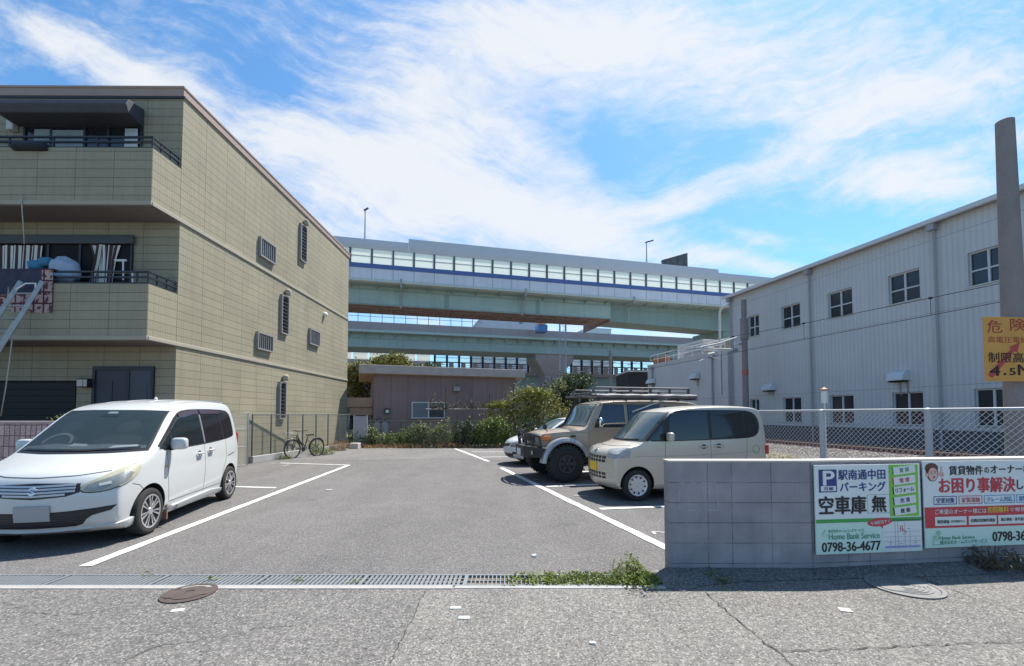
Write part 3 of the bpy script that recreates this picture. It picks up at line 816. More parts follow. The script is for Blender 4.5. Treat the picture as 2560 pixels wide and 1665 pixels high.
for px in (1832, 2032, 2352):
    u_, _ = wpt(px, 900)
    MB().tube([(u_, -.20, HW - .16), (u_, -.12, HW - .55), (u_, -.12, .1)], .05, 8).box(u_ - .14, u_ + .14, -.36, -.10, HW - .42, HW - .17).obj('downpipe', m_pipe, W0, smooth=40)
m_wframe = mat('white_window_frame', (.56, .57, .58), .5, var=.04)
m_wglass = mat('warehouse_glass', (.028, .032, .042), .12, var=.25, scale=1.2, spec=.6)
def win_rect(xa, xb, yt, yb, z0, z1, split=True, cross=True):
    ua, _ = wpt(xa, yt); ub, _ = wpt(xb, yb)
    if ub < ua: ua, ub = ub, ua
    fr = MB(); t = .07
    cutW.box(ua, ub, -.3, .22, z0, z1)
    fr.box(ua - .06, ub + .06, -.06, .10, z0 + .002, z0 + .04); fr.box(ua + .002, ub - .002, .10, .16, z1 - .06, z1 - .002)
    fr.box(ua + .002, ua + t * .6, .10, .16, z0 + .04, z1 - .06); fr.box(ub - t * .6, ub - .002, .10, .16, z0 + .04, z1 - .06)
    um = (ua + ub) / 2
    if split: fr.box(um - .035, um + .035, .10, .16, z0 + .04, z1 - .06)
    if cross: fr.box(ua + t * .6, um - .035, .105, .16, z0 + (z1 - z0) * .44, z0 + (z1 - z0) * .44 + .06); fr.box(um + .035, ub - t * .6, .105, .16, z0 + (z1 - z0) * .44, z0 + (z1 - z0) * .44 + .06)
    f = fr.obj('window', m_wframe, W0)
    MB().box(ua + .004, ub - .004, .165, .175, z0 + .01, z1 - .004).obj('pane', m_wglass, f)
def zz(px, py): return wpt(px, py)[1]
# one sill and head height for the whole row: taken from the clearest window
zt_u, zb_u = zz(2258, 680), zz(2258, 757)
zt_l, zb_l = zz(2268, 980), zz(2268, 1062)
for xa, xb in ((1868, 1895), (1951, 1998), (2068, 2129), (2220, 2299), (2421, 2520)): win_rect(xa, xb, 700, 700, zt_u if False else min(zt_u, zb_u), max(zt_u, zb_u))
for xa, xb in ((1875, 1898), (1957, 2003), (2074, 2134), (2231, 2308), (2436, 2530)): win_rect(xa, xb, 1000, 1000, min(zt_l, zb_l), max(zt_l, zb_l), cross=False)
cut(wallW, cutW.obj('cutter', m_corr, W0))
m_hood = mat('hood_white', (.58, .59, .60), .45, var=.06)
m_rust = mat('rust_streak', (.30, .27, .25), .9)
def hood(u, z, w, h):
    prof = [(0, 0)] + [(-.42 * math.sin(a), h * math.cos(a)) for a in [i * math.pi / 2 / 7 for i in range(8)]]
    A = [(u, y - .005, z + zz_) for y, zz_ in prof]; B = [(u + w, y - .005, z + zz_) for y, zz_ in prof]
    o = MB().prism(A, B).obj('vent_hood', m_hood, W0, smooth=30)
    MB().box(u + .05, u + w - .05, -.34, -.02, z - .07, z - .004).obj('vent_mouth', m_black, o)
    rng = random.Random(int(u * 10)); rs = MB()
    for k in range(5):
        x = u + w * rng.uniform(.25, .9); rs.box(x, x + rng.uniform(.02, .05), -.008, -.004, z - rng.uniform(.2, .75), z - .02)
    rs.obj('rust_stain', m_rust, o)
for (xa, xb, yt, yb) in ((1916, 1946, 959, 977), (2232, 2276, 930, 953), (1733, 1753, 932, 948), (1624, 1642, 945, 960)):
    u0, z0 = wpt(xa, yb); u1, z1 = wpt(xb, yt); u0, u1 = min(u0, u1), max(u0, u1)
    hood(u0, z0, max(.7, (u1 - u0) * .8), .45)
ant = MB().tube([(24.5, .5, HW), (24.5, .5, HW + 1.6)], .02, 6).obj('antenna', m_dkmetal, W0)
# lower annex continuing the same wall
AX = thing('warehouse_annex', 'lower flat-roofed annex of pale sheet at the far end of the warehouse', 'annex', (WX, WY, 0), WA)
uA, _ = wpt(1618, 914); HA = wpt(1760, 887)[1]
MB().box(uA, -.01, .04, 14, 0, HA).obj('wall', m_corr2, AX)
MB().box(uA - .05, -.02, .0, 14.04, HA, HA + .09).obj('parapet_cap', m_eave, AX)
u2, _ = wpt(1812, 900)
MB().box(u2, -.012, -.22, .035, 0, HA - .12).obj('bay', m_corr2, AX)
for px in (1632, 1782):
    u_, _ = wpt(px, 930); MB().tube([(u_, -.07, HA - .2), (u_, -.07, .1)], .06, 8).box(u_ - .16, u_ + .16, -.2, .035, HA - .42, HA - .14).obj('downpipe', m_pipe, AX, smooth=40)
# plant on the annex roof
m_beige = mat('beige_unit', (.50, .45, .34), .6, var=.15); m_tank = mat('tank_white', (.62, .62, .60), .5, var=.06)
def roof_box(name, px0, px1, py0, py1, back, depth, m, label, cat):
    u0, z0 = wpt(px0, py1); u1, z1 = wpt(px1, py0); u0, u1 = min(u0, u1), max(u0, u1)
    k = 1 + back / 36.0
    t = thing(name, label, cat, (WX, WY, 0), WA)
    o = MB().box(u0, u1, back, back + depth, max(HA, z0), HA + (z1 - HA) * k).obj('casing', m, t, bev=.03)
    fc = MB()
    for i in range(5):
        z = max(HA, z0) + (HA + (z1 - HA) * k - max(HA, z0)) * (.2 + .13 * i)
        fc.box(u0 + (u1 - u0) * .12, u1 - (u1 - u0) * .12, back - .012, back - .003, z, z + .05)
    fc.obj('louvre', m_pipe, t)
    return t
roof_box('machine_room', 1663, 1724, 848, 905, 1.2, 3.0, m_corr2, 'small pale machine hut on the annex roof at its far end', 'roof hut')
roof_box('cooling_unit', 1738, 1788, 850, 872, 1.5, 1.6, m_beige, 'beige cooling unit on the annex roof below the white duct', 'cooling unit')
roof_box('cooling_unit', 1690, 1735, 874, 902, .8, 1.0, m_lgmetal, 'low grey cooling unit beside the hut on the annex roof', 'cooling unit')
roof_box('cooling_unit', 1742, 1800, 868, 896, .9, 1.0, mat('cream_unit', (.55, .50, .38), .6, var=.2), 'cream cooling unit at the front edge of the annex roof', 'cooling unit')
roof_box('cooling_unit', 1800, 1822, 860, 886, 1.0, 1.0, m_lgmetal, 'tall grey cooling unit next to the warehouse corner on the annex roof', 'cooling unit')
dct = thing('roof_duct', 'long white horizontal duct running over the annex roof', 'duct', (WX, WY, 0), WA)
u0, z0 = wpt(1738, 848); u1, z1 = wpt(1826, 834)
MB().box(u0, -.1, 1.0, 2.0, z0 - .25, z1 - .1).obj('casing', m_tank, dct, bev=.05)
MB().tube([(-1.6, 1.5, z1 - .1), (-.3, 1.5, z1 + 1.3), (.3, 1.5, z1 + 1.7)], .2, 8).obj('branch', m_tank, dct, smooth=40)
pp = MB(); uP, _ = wpt(1804, 880); zP = wpt(1804, 769)[1]
pp.tube([(uP, -.12, 3.0), (uP, -.12, zP - .5), (uP + .12, -.12, zP - .14), (uP + .5, -.12, zP), (.1, -.12, zP)], .085, 10)
po = pp.obj('conduit', m_tank, smooth=40); po.location = (WX, WY, 0); po.rotation_euler = (0, 0, WA); tag(po, 'white bent riser pipe at the far corner of the warehouse', 'pipe')
rl = thing('roof_railing', 'thin white railing with rusty planter at the far edge of the annex roof', 'railing', (WX, WY, 0), WA)
rr = MB(); 
for i in range(9):
    u_ = uA + .1 + i * (-uA - 1) / 8; rr.tube([(u_, .3, HA + .09), (u_, .3, HA + .95)], .022, 6)
rr.tube([(uA + .1, .3, HA + .95), (-.9, .3, HA + .95)], .025, 6).tube([(uA + .1, .3, HA + .55), (-.9, .3, HA + .55)], .018, 6)
rr.obj('bars', m_tank, rl, smooth=40)
MB().box(uA + .2, uA + 2.2, .5, 1.0, HA + .0, HA + .75).obj('rusty_bin', mat('rusty_bin', (.30, .14, .08), .9, var=.4, scale=3), rl, bev=.03)

# ------------------------------------------------------------------ single-storey house at the back
HB = R(19)
p0 = atY(932, 1100, 23.6)
B0 = thing('flat_roofed_house', 'single-storey house of brownish panels with a thick concrete roof fascia', 'house', (p0.x, p0.y, 0), HB)
def bpt(px, py): return on_wall(px, py, p0.x, p0.y, HB)
m_brown = tile_mat('brown_wall_panels', (.285, .205, .195), .91, 5.0, .6, ripple=.01, mort=.012, vary=.05, rough=.95)
m_fascia = mat('grey_fascia', (.42, .37, .34), .9, var=.16, scale=3, bmp=.3, bscale=20, fine=.1, fscale=30)
LB = bpt(1289, 1000)[0]; HBT = bpt(1000, 937)[1]; HBF = bpt(1000, 917)[1]
MB().box(0, LB, 0, 8, .0, HBT).obj('wall', m_brown, B0)
MB().box(-.75, LB + .45, -.45, 8.4, HBT, HBF + .02).obj('roof', m_fascia, B0, bev=.02)
MB().box(-.70, LB + .40, -.40, 8.3, HBT - .015, HBT - .001).obj('soffit', mat('tan_soffit', (.50, .36, .22), .8), B0)
MB().box(-1.5, -.01, .3, 5, 2.0, 2.5).box(-1.2, -.01, .4, 5, 1.55, 1.98).obj('side_canopy', mat('tan_canopy', (.42, .27, .18), .8), B0)
u0, zt0 = bpt(1029, 1005); u1, zb0 = bpt(1112, 1047)
zt0 = bpt(1070, 1005)[1]; zb0 = bpt(1070, 1046)[1]
fr = MB(); t = .06
fr.box(u0, u1, -.06, .004, zt0 - t, zt0); fr.box(u0 - .03, u1 + .03, -.09, .004, zb0, zb0 + t); fr.box(u0, u0 + t, -.06, .004, zb0 + t, zt0 - t); fr.box(u1 - t, u1, -.06, .004, zb0 + t, zt0 - t)
um = (u0 + u1) / 2; fr.box(um - .04, um + .04, -.055, .004, zb0 + t, zt0 - t)
f = fr.obj('window', m_wframe, B0)
MB().box(u0 + t, um - .04, -.014, -.006, zb0 + t, zt0 - t).obj('pane', mat('frosted_glass', (.14, .16, .18), .3, var=.1), f)
MB().box(um + .04, u1 - t, -.014, -.006, zb0 + t, zt0 - t).obj('pane', mat('grey_glass', (.05, .06, .075), .1, var=.1), f)
ua, za = bpt(1132, 978); ub, zb = bpt(1149, 965)
MB().prism([(ua, 0, za), (ua, -.25, za), (ua, -.22, zb - .05), (ua, 0, zb)], [(ub, 0, za), (ub, -.25, za), (ub, -.22, zb - .05), (ub, 0, zb)]).obj('vent_hood', mat('vent_beige', (.33, .29, .26), .6), B0, bev=.015)
ua, za = bpt(961, 1034); ub, zb = bpt(974, 1024)
mt = MB().box(ua, ub, -.16, -.004, za, zb + .06).obj('meter_box', m_dkmetal, B0, bev=.01)
MB().box(ua + .05, ub - .05, -.17, -.161, za + .04, zb - .02).obj('dial', m_white, mt)
dp = MB().tube([(LB + .3, -.3, HBT - .05), (LB + .05, -.10, HBT - .35), (LB - .06, -.08, HBT - .5), (LB - .06, -.08, .1)], .05, 8).obj('downpipe', mat('pale_pipe', (.5, .45, .42), .5), B0, smooth=40)
for px in (942, 962):
    q = ground(px, 1108); 
    c_ = MB().lathe([(0, 0), (.18, .0), (.19, .05), (.19, 1.0), (.15, 1.14), (.07, 1.2), (.07, 1.26), (0, 1.26)], 18)
    o = thing('gas_cylinder', 'x', 'gas cylinder', (atY(px, 1070, 23.2).x, 23.2, 0), 0, 'grey gas cylinders behind the back fence')
    o['label'] = 'grey gas cylinder behind the back fence, below the meter box' if px == 962 else 'grey gas cylinder behind the back fence, farther from the window'
    c_.obj('tank', mat('gas_grey', (.27, .29, .31), .5), o, smooth=40)
    MB().lathe([(0, 1.26), (.03, 1.26), (.03, 1.36), (0, 1.36)], 10).tube([(.0, 0, 1.33), (.1, .1, 1.4), (.1, .4, 1.3)], .015, 6).obj('valve', m_dkmetal, o)

# ------------------------------------------------------------------ elevated highways
def streaked(name, col, dirt):
    m, nt, p, co = new_mat(name)
    c = mixc(nt, remap(nt, noise(nt, co, .3, 5, .6), .3, .7, 0, 1), rgba(col, .92), rgba(col, 1.07))
    mp = node(nt, 'ShaderNodeMapping'); mp.inputs['Scale'].default_value = (1.6, 1.6, .10); nt.links.new(co, mp.inputs['Vector'])
    c = mixc(nt, remap(nt, noise(nt, mp.outputs[0], 1.4, 6, .7), .50, .80, 0, .6), c, dirt + (1,))
    setin(nt, p, 'Base Color', c); p.inputs['Roughness'].default_value = .6
    return m
m_girder = streaked('sea_green_girder', (.35, .45, .42), (.21, .25, .22))
m_girder2 = streaked('blue_green_girder', (.29, .405, .405), (.17, .20, .19))
m_girderd = streaked('sea_green_bracket', (.23, .32, .305), (.14, .16, .15))
m_under = mat('brown_underside', (.25, .195, .18), .9, var=.2, scale=.4)
m_hblue = mat('blue_band', (.075, .13, .32), .5, var=.05)
m_hwhite = streaked('pale_fascia', (.64, .64, .70), (.42, .42, .44))
m_hgrey = mat('grey_barrier', (.55, .54, .55), .55, var=.06, scale=.4)
m_hpost = mat('barrier_post', (.10, .10, .12), .6)
m_hconc = streaked('stained_concrete', (.31, .285, .29), (.17, .15, .15))
def translucent(name, col, a):
    m, nt, p, co = new_mat(name)
    tr = node(nt, 'ShaderNodeBsdfTranslucent'); tr.inputs['Color'].default_value = rgba(col)
    df = node(nt, 'ShaderNodeBsdfDiffuse'); df.inputs['Color'].default_value = rgba(col)
    tp_ = node(nt, 'ShaderNodeBsdfTransparent'); tp_.inputs['Color'].default_value = (.93, .98, .96, 1)
    gl = node(nt, 'ShaderNodeBsdfGlossy'); gl.inputs['Roughness'].default_value = .15
    mx1 = node(nt, 'ShaderNodeMixShader'); mx1.inputs[0].default_value = .35; nt.links.new(tr.outputs[0], mx1.inputs[1]); nt.links.new(df.outputs[0], mx1.inputs[2])
    mx2 = node(nt, 'ShaderNodeMixShader'); mx2.inputs[0].default_value = a; nt.links.new(mx1.outputs[0], mx2.inputs[1]); nt.links.new(tp_.outputs[0], mx2.inputs[2])
    mx3 = node(nt, 'ShaderNodeMixShader'); mx3.inputs[0].default_value = .05; nt.links.new(mx2.outputs[0], mx3.inputs[1]); nt.links.new(gl.outputs[0], mx3.inputs[2])
    nt.links.new(mx3.outputs[0], nt.nodes['Material Output'].inputs['Surface'])
    return m
m_pane = translucent('milky_barrier_pane', (.88, .86, .80), .20)
m_clear = translucent('clear_barrier_pane', (.55, .66, .72), .86)

HA_ = math.atan2(.254, .967)
hx, hy = -11.1, 43.6
K1 = thing('elevated_highway', 'upper green steel highway with white noise barrier and blue band', 'highway', (hx, hy, 0), HA_)
def h1(px, py): return on_wall(px, py, hx, hy, HA_)
L0, L1 = -34, 90
u_, zt = h1(1000, 604); zpt = h1(1000, 629)[1]; zpb = h1(1000, 664)[1]; zbb = h1(1000, 676)[1]; zwb = h1(1000, 697)[1]; zeb = h1(1000, 703)[1]; zgt = h1(1000, 718)[1]; zgb = h1(1000, 757)[1]
MB().box(L0, L1, .6, 7.6, zeb - .25, zbb - .1).obj('deck', m_girder, K1)
MB().box(L0, L1, .0, .22, zeb + .04, zbb - .004).obj('fascia', m_hwhite, K1)
MB().box(L0, L1, -.05, .20, zbb, zpb - .05).obj('blue_band', m_hblue, K1)
MB().box(L0, L1, -.10, .55, zeb - .22, zeb + .035).obj('edge_beam', streaked('pale_edge_beam', (.50, .55, .51), (.35, .38, .35)), K1)
uj, _ = h1(1543, 770)                                   # girder steps back to a narrower box beyond this point
gd = MB(); gd.box(L0, uj, 1.6, 1.66, zgb, zeb - .22); gd.box(L0, uj, 5.2, 5.26, zgb, zeb - .22)
gd.obj('girder', m_girder, K1)
MB().box(L0, uj, 1.55, 1.60, zgt - .03, zgt + .03).box(L0, uj, 1.50, 1.60, zgb, zgb + .10).obj('flange', m_girderd, K1)
MB().box(L0, uj, 1.66, 5.2, zgb + .03, zgb + .35).obj('girder_underside', m_under, K1)
ld_ = MB()
for y in (2.3, 3.2, 4.1, 4.9): ld_.box(L0, uj - 2, y, y + .14, zgb - .16, zgb + .03)
x = L0
while x < uj - 2: ld_.box(x, x + .1, 1.7, 5.1, zgb - .10, zgb + .025); x += 1.5
ld_.obj('maintenance_rail', mat('rusty_steel', (.24, .185, .17), .8, var=.3, scale=1), K1)
zg2 = h1(1760, 826)[1]
g2 = MB(); g2.prism([(uj + .02, 2.1, zgb - .1), (uj + .02, 2.1, zeb - .22), (L1, 2.1, zeb - .22), (L1, 2.1, zg2 - .9)], [(uj + .02, 2.16, zgb - .1), (uj + .02, 2.16, zeb - .22), (L1, 2.16, zeb - .22), (L1, 2.16, zg2 - .9)])
g2.prism([(uj + .02, 2.16, zgb - .1), (uj + .02, 6.4, zgb + .1), (L1, 6.4, zg2 - .3), (L1, 2.16, zg2 - .9)], [(uj + .02, 2.16, zgb + .2), (uj + .02, 6.4, zgb + .4), (L1, 6.4, zg2 - .0), (L1, 2.16, zg2 - .6)])
g2.obj('far_girder', m_girderd, K1)
MB().box(uj + .02, L1, 2.05, 2.10, zgt - .3, zgt - .24).obj('flange', m_girderd, K1)
MB().box(uj - .1, uj + .01, 1.7, 9.2, zgb - .25, zeb - .22).obj('joint_plate', m_under, K1)
for k_ in range(14):
    xs_ = L0 + 3 + k_ * 5.1
    if xs_ < uj - 1: MB().box(xs_ - .25, xs_ + .25, 1.575, 1.599, zgb + .12, zgt - .05).box(xs_ - .02, xs_ + .02, 1.55, 1.599, zgt + .04, zeb - .23).obj('splice_plate', m_girderd if k_ % 2 else m_girder, K1)
for k_ in range(6):
    xs_ = L0 + 8 + k_ * 13.0
    MB().tube([(xs_, -.13, zeb + .2), (xs_, -.13, zeb - .6), (xs_, 1.3, zgt - .1), (xs_, 1.4, zgb - .2)], .09, 6).obj('drain_pipe', m_pipe, K1, smooth=40)
# brackets under the edge
br0 = None; k = 0; x = L0 + 1.0
while x < L1 - 1 and k < 60:
    if br0 is None:
        br0 = MB().prism([(0, .0, zeb - .221), (0, 1.6, zeb - .221), (0, 1.6, zgt + .1)], [(.10, .0, zeb - .221), (.10, 1.6, zeb - .221), (.10, 1.6, zgt + .1)]).obj('bracket', m_girder, K1); b_ = br0
    else: b_ = dup(br0)
    b_.location = (x, 0, 0); x += 2.55; k += 1
# noise barrier: one pane frame per 2 m bay, capped by a grey curved top
us = -34.0
step_u = h1(1021, 620)[0]; step2 = h1(1798, 690)[0]
caps = MB()
def cap(a, b, dz):
    caps.prism([(a, .02, zpt), (a, -.02, zpt + .5), (a, .15, zt + dz), (a, .30, zt + dz + .02), (a, .22, zpt)], [(b, .02, zpt), (b, -.02, zpt + .5), (b, .15, zt + dz), (b, .30, zt + dz + .02), (b, .22, zpt)])
cap(L0, step_u, 0.0); cap(step_u + .02, step2, .42); cap(step2 + .02, L1, .02)
caps.obj('barrier_top', m_hgrey, K1)
post0 = pane0 = None; n = 0; u = h1(930, 640)[0] - 2.03 * 9
while u < L1 - 2 and n < 48:
    if post0 is None:
        post0 = MB().box(-.09, .09, -.03, .16, zpb - .05, zpt + .02).obj('barrier_post', m_hpost, K1)
        pane0 = MB().box(.10, 1.93, .08, .10, zpb - .04, zpt).obj('barrier_pane', m_pane, K1)
        MB().box(.10, 1.93, .05, .115, (zpb + zpt) / 2 - .05, (zpb + zpt) / 2 + .03).obj('pane_bar', m_hgrey, pane0)
        a_, b_ = post0, pane0
    else: a_, b_ = dup(post0), dup(pane0)
    a_.location = (u, 0, 0); b_.location = (u, 0, 0); u += 2.03; n += 1
u = h1(930, 640)[0] - 2.03 * 9; j0 = None
for _ in range(48):
    if j0 is None:
        j_ = j0 = MB().box(-.02, .02, -.012, -.002, zeb + .06, zbb - .02).obj('panel_joint', mat('joint_grey', (.2, .2, .22), .8), K1)
    else: j_ = dup(j0)
    j_.location = (u, 0, 0); u += 2.03
# piers
for px in (620, 1900):
    up = h1(px, 900)[0]
    MB().box(up - 1.4, up + 1.4, 3.6, 7.0, 0, zg2 - 1.6 if px > 1000 else zgb - 1.2).prism([(up - 1.4, 3.5, zgb - 3.4), (up + 1.4, 3.5, zgb - 3.4), (up + 3.5, 2.2, zgb - 1.2), (up + 3.5, 2.2, zgb - .2), (up - 3.5, 2.2, zgb - .2), (up - 3.5, 2.2, zgb - 1.2)],
        [(up - 1.4, 7.1, zgb - 3.4), (up + 1.4, 7.1, zgb - 3.4), (up + 3.5, 8.2, zgb - 1.2), (up + 3.5, 8.2, zgb - .2), (up - 3.5, 8.2, zgb - .2), (up - 3.5, 8.2, zgb - 1.2)]).obj('pier', m_girderd if px > 1000 else m_hconc, K1)

def lamp_post(px, py_top, py_base, Y, label, arm):
    T = atY(px, py_top, Y); B = atY(px, py_base, Y)
    t = thing('street_lamp', label, 'street lamp', (T.x, T.y, B.z))
    h = T.z - B.z
    MB().tube([(0, 0, -1.2), (0, 0, h)], [.10, .06], 8).obj('pole', m_pipe, t, smooth=40)
    MB().beam((-.15 * (1 if arm > 0 else 1), 0, h - .02), (arm, 0, h + .28), .22, .12).obj('lamp_head', m_dkmetal, t, bev=.02)
    return t
lamp_post(913, 526, 596, 49, 'slim street lamp standing on the upper highway above the beige house', .35)
lamp_post(1616, 606, 665, 56, 'bent-headed street lamp on the upper highway left of the sign back', .9)
sg = thing('road_sign', 'back of a large grey road sign above the upper highway', 'road sign', atY(1686, 664, 60), R(-48))
hS = 1.55
MB().box(-1.9, 1.9, -.06, .0, -.6, 1.25).obj('panel', mat('sign_back', (.13, .13, .14), .7, var=.3, scale=2), sg)
fr = MB()
for z in (-.2, .4, 1.0): fr.box(-1.9, 1.9, -.16, -.061, z - .06, z + .06)
for x in (-1.4, -.5, .5, 1.4): fr.box(x - .06, x + .06, -.22, -.161, -2.0, 1.2)
fr.obj('frame', m_hpost, sg)

# middle highway, farther away
X2, Y2 = atY(1000, 800, 79).x, 79.0
K2 = thing('elevated_highway', 'middle blue-green highway with concrete parapet seen below the upper one', 'highway', (X2, Y2, 0), HA_)
def h2(px, py): return on_wall(px, py, X2, Y2, HA_)
za, zb, zc, zd = h2(1000, 808)[1], h2(1000, 827)[1], h2(1000, 833)[1], h2(1000, 868)[1]
MB().box(-50, 130, 0, .3, zb, za).obj('parapet', m_hconc, K2)
MB().box(-50, 130, -.1, .7, zc, zb - .002).obj('edge_beam', mat('pale_green_edge', (.36, .47, .44), .6), K2)
MB().box(-50, 130, 1.4, 9, zd, zc + .001).box(-50, 130, .7, 9.6, zc + .01, zb - .01).obj('girder', m_girder2, K2)
MB().box(-50, 130, 1.32, 1.39, (zc * .62 + zd * .38) - .06, (zc * .62 + zd * .38) + .06).obj('flange', m_girderd, K2)
b0 = None
for k in range(60):
    if b0 is None: b_ = b0 = MB().prism([(0, .1, zc - .001), (0, 1.39, zc - .001), (0, 1.39, zc - .8)], [(.14, .1, zc - .001), (.14, 1.39, zc - .001), (.14, 1.39, zc - .8)]).obj('bracket', m_girder2, K2)
    else: b_ = dup(b0)
    b_.location = (-40 + k * 2.6, 0, 0)
rt = MB(); u1_ = h2(1206, 800)[0]; u = -40.0
while u < u1_: rt.box(u - .05, u + .05, .1, .2, za, za + 1.9); u += 2.05
for z in (.95, 1.85): rt.box(-42, u1_, .12, .18, za + z, za + z + .07)
rt.obj('railing', mat('railing_blue', (.06, .10, .19), .5), K2)
for px in (560, 1395, 1900):
    up = h2(px, 900)[0]
    MB().box(up - 1.7, up + 1.7, 3.0, 7.0, 0, zd - 3.2).prism([(up - 1.7, 2.9, zd - 4.2), (up + 1.7, 2.9, zd - 4.2), (up + 4.0, 1.8, zd - 1.2), (up + 4.0, 1.8, zd - .004), (up - 4.0, 1.8, zd - .004), (up - 4.0, 1.8, zd - 1.2)],
        [(up - 1.7, 7.1, zd - 4.2), (up + 1.7, 7.1, zd - 4.2), (up + 4.0, 8.4, zd - 1.2), (up + 4.0, 8.4, zd - .004), (up - 4.0, 8.4, zd - .004), (up - 4.0, 8.4, zd - 1.2)]).obj('pier', m_hconc, K2)

# lower road behind: dark posts, clear panes, slatted rail, pale girder
X3, Y3 = atY(1200, 900, 97).x, 97.0
K3 = thing('elevated_road', 'lower elevated road with dark window-like barrier frames behind the house', 'elevated road', (X3, Y3, 0), HA_)
def h3(px, py): return on_wall(px, py, X3, Y3, HA_)
zA, zB, zC, zD, zE = h3(1200, 870)[1], h3(1200, 878)[1], h3(1200, 907)[1], h3(1200, 925)[1], h3(1200, 934)[1]
MB().box(-55, 120, 0, 10, zE - .2, zE + .55).obj('deck', m_hconc, K3)
MB().box(-55, 120, 1.2, 9, zE - 4.6, zE - .21).obj('girder', mat('light_blue_girder', (.25, .36, .40), .6, var=.08, scale=.3), K3)
MB().box(-55, 120, -.1, .35, zB - .1, zA + .9).obj('top_beam', m_hconc, K3)
MB().box(-55, 120, -.05, .3, zC - .25, zC).obj('mid_rail', m_hpost, K3)
for z in (.35, .8, 1.2): 
    MB().box(-55, 120, .0, .12, zE + .5 + z, zE + .62 + z).obj('slat_rail', m_hpost, K3)
pf = pf2 = None; n = 0
u = h3(1087, 900)[0]; ue = h3(1625, 900)[0]; du = (h3(1163, 900)[0] - h3(1133, 900)[0])
while u < ue and n < 40:
    if pf is None:
        pf = MB().box(-.22, .22, -.12, .32, zE + .5, zB + .0).obj('barrier_post', mat('near_black_post', (.03, .03, .045), .6), K3)
        pf2 = MB().box(.25, du - .25, .1, .14, zC, zB).obj('barrier_pane', m_clear, K3)
        MB().box(.25, du - .25, .08, .16, zC + (zB - zC) * .35, zC + (zB - zC) * .35 + .09).box(.25, du - .25, .08, .16, zC + (zB - zC) * .66, zC + (zB - zC) * .66 + .09).obj('pane_bar', mat('pane_bar_blue', (.16, .28, .34), .5), pf2)
        pw = MB().box(-.5, .5, -.2, -.125, zE + .5, zC - .3).obj('rail_post', m_hconc, K3); q = pw; a_, b_ = pf, pf2
    else: a_, b_, q = dup(pf), dup(pf2), dup(pw)
    a_.location = (u, 0, 0); b_.location = (u, 0, 0); q.location = (u + .9, 0, 0); u += du; n += 1
uw = h3(1080, 900)[0]; 
MB().box(-60, uw - .3, -.25, .1, zB - .9, zA + 1.6).obj('solid_barrier', m_hgrey, K3)
wp = None
for i in range(14):
    if wp is None: w_ = wp = MB().box(.2, 3.0, -.1, .0, zC - .2, zB - .95).obj('milky_pane', m_pane, K3)
    else: w_ = dup(wp)
    w_.location = (uw - 3.4 - i * 3.2, 0, 0)
MB().box(-60, uw - .3, -.3, .2, zE + .5, zC - .25).obj('concrete_wall', m_hgrey, K3)
ux = h3(1632, 900)[0]
MB().box(ux, 120, -.3, .1, zB - 1.2, zA + 1.2).obj('solid_barrier', m_hgrey, K3)
w_ = dup(wp); w_.location = (ux + .1, 0, 0); w_ = dup(wp); w_.location = (ux + 3.4, 0, 0)
MB().box(ux, 120, -.35, .1, zE + .5, zC - .22).obj('concrete_wall', m_hgrey, K3)
for px in (1000, 1310, 1560): 
    up = h3(px, 950)[0]; MB().box(up - 1.2, up + 1.2, 3, 7, 0, zE - 4.61).obj('pier', m_hconc, K3)

# lattice mast, buildings and a lorry beyond
mastp = atY(1407, 880, 74)
ms = thing('lattice_mast', 'slim grey steel lattice mast rising past the middle highway', 'mast', (mastp.x, 74, 0))
zt_ = atY(1407, 770, 74).z
mm = MB()
for sx in (-.5, .5):
    for sy in (-.5, .5): mm.beam((sx, sy, 0), (sx, sy, zt_ + 2), .16, .16)
mm.obj('uprights', mat('mast_grey', (.30, .34, .40), .5), ms)
mb_ = MB(); z = 8.0
while z < zt_ + 1:
    mb_.beam((-.5, -.5, z), (.5, -.5, z + .9), .07, .07).beam((.5, -.5, z + .9), (-.5, -.5, z + 1.8), .07, .07); z += 1.8
mb_.obj('bracing', MATS['mast_grey'], ms)
bpz = atY(1280, 795, 120)
fb = thing('distant_building', 'pale grey windowless building standing behind the middle highway', 'building', (atY(1208, 800, 120).x, 120, 0), HA_)
MB().box(0, 15.5, 0, 20, 0, atY(1280, 790, 120).z).obj('wall', mat('far_building', (.44, .47, .52), .9, var=.08, scale=.3), fb)
MB().box(-.1, 15.6, -.1, 20.1, atY(1280, 790, 120).z, atY(1280, 790, 120).z + .4).obj('parapet', m_hgrey, fb)
MB().box(10.2, 11.3, -.06, .0, atY(1280, 804, 120).z, atY(1280, 797, 120).z).obj('window', mat('far_window', (.10, .18, .28), .2), fb)
tk = thing('lorry', 'lorry cab with orange and blue panels driving on the middle highway', 'lorry', (atY(1358, 815, 83).x, 83, za - .8), HA_)
MB().box(-.9, .9, 0, 2.2, .0, 1.4).obj('cab', mat('lorry_blue', (.07, .17, .38), .4), tk, bev=.08)
MB().box(-.75, .6, -.02, 2.0, 1.4, 2.4).obj('cab_top', mat('lorry_orange', (.55, .24, .05), .4), tk, bev=.1)
MB().box(.0, .7, -.04, .0, 1.5, 2.1).obj('window', m_white, tk)
MB().box(-.7, .8, .1, 1.9, 2.4, 3.0).obj('deflector', m_white, tk, bev=.1)
fb2 = thing('distant_building', 'low white roof house peeping over the middle highway right of the mast', 'building', (atY(1468, 820, 110).x, 110, 0), HA_)
MB().box(0, 6.6, 0, 10, 0, atY(1500, 822, 110).z).obj('wall', mat('far_white', (.55, .58, .62), .8), fb2)
MB().box(-.1, 6.7, -.1, 10.1, atY(1500, 822, 110).z, atY(1500, 819, 110).z).obj('roof', m_hgrey, fb2)
# big beam of the highway junction behind the annex

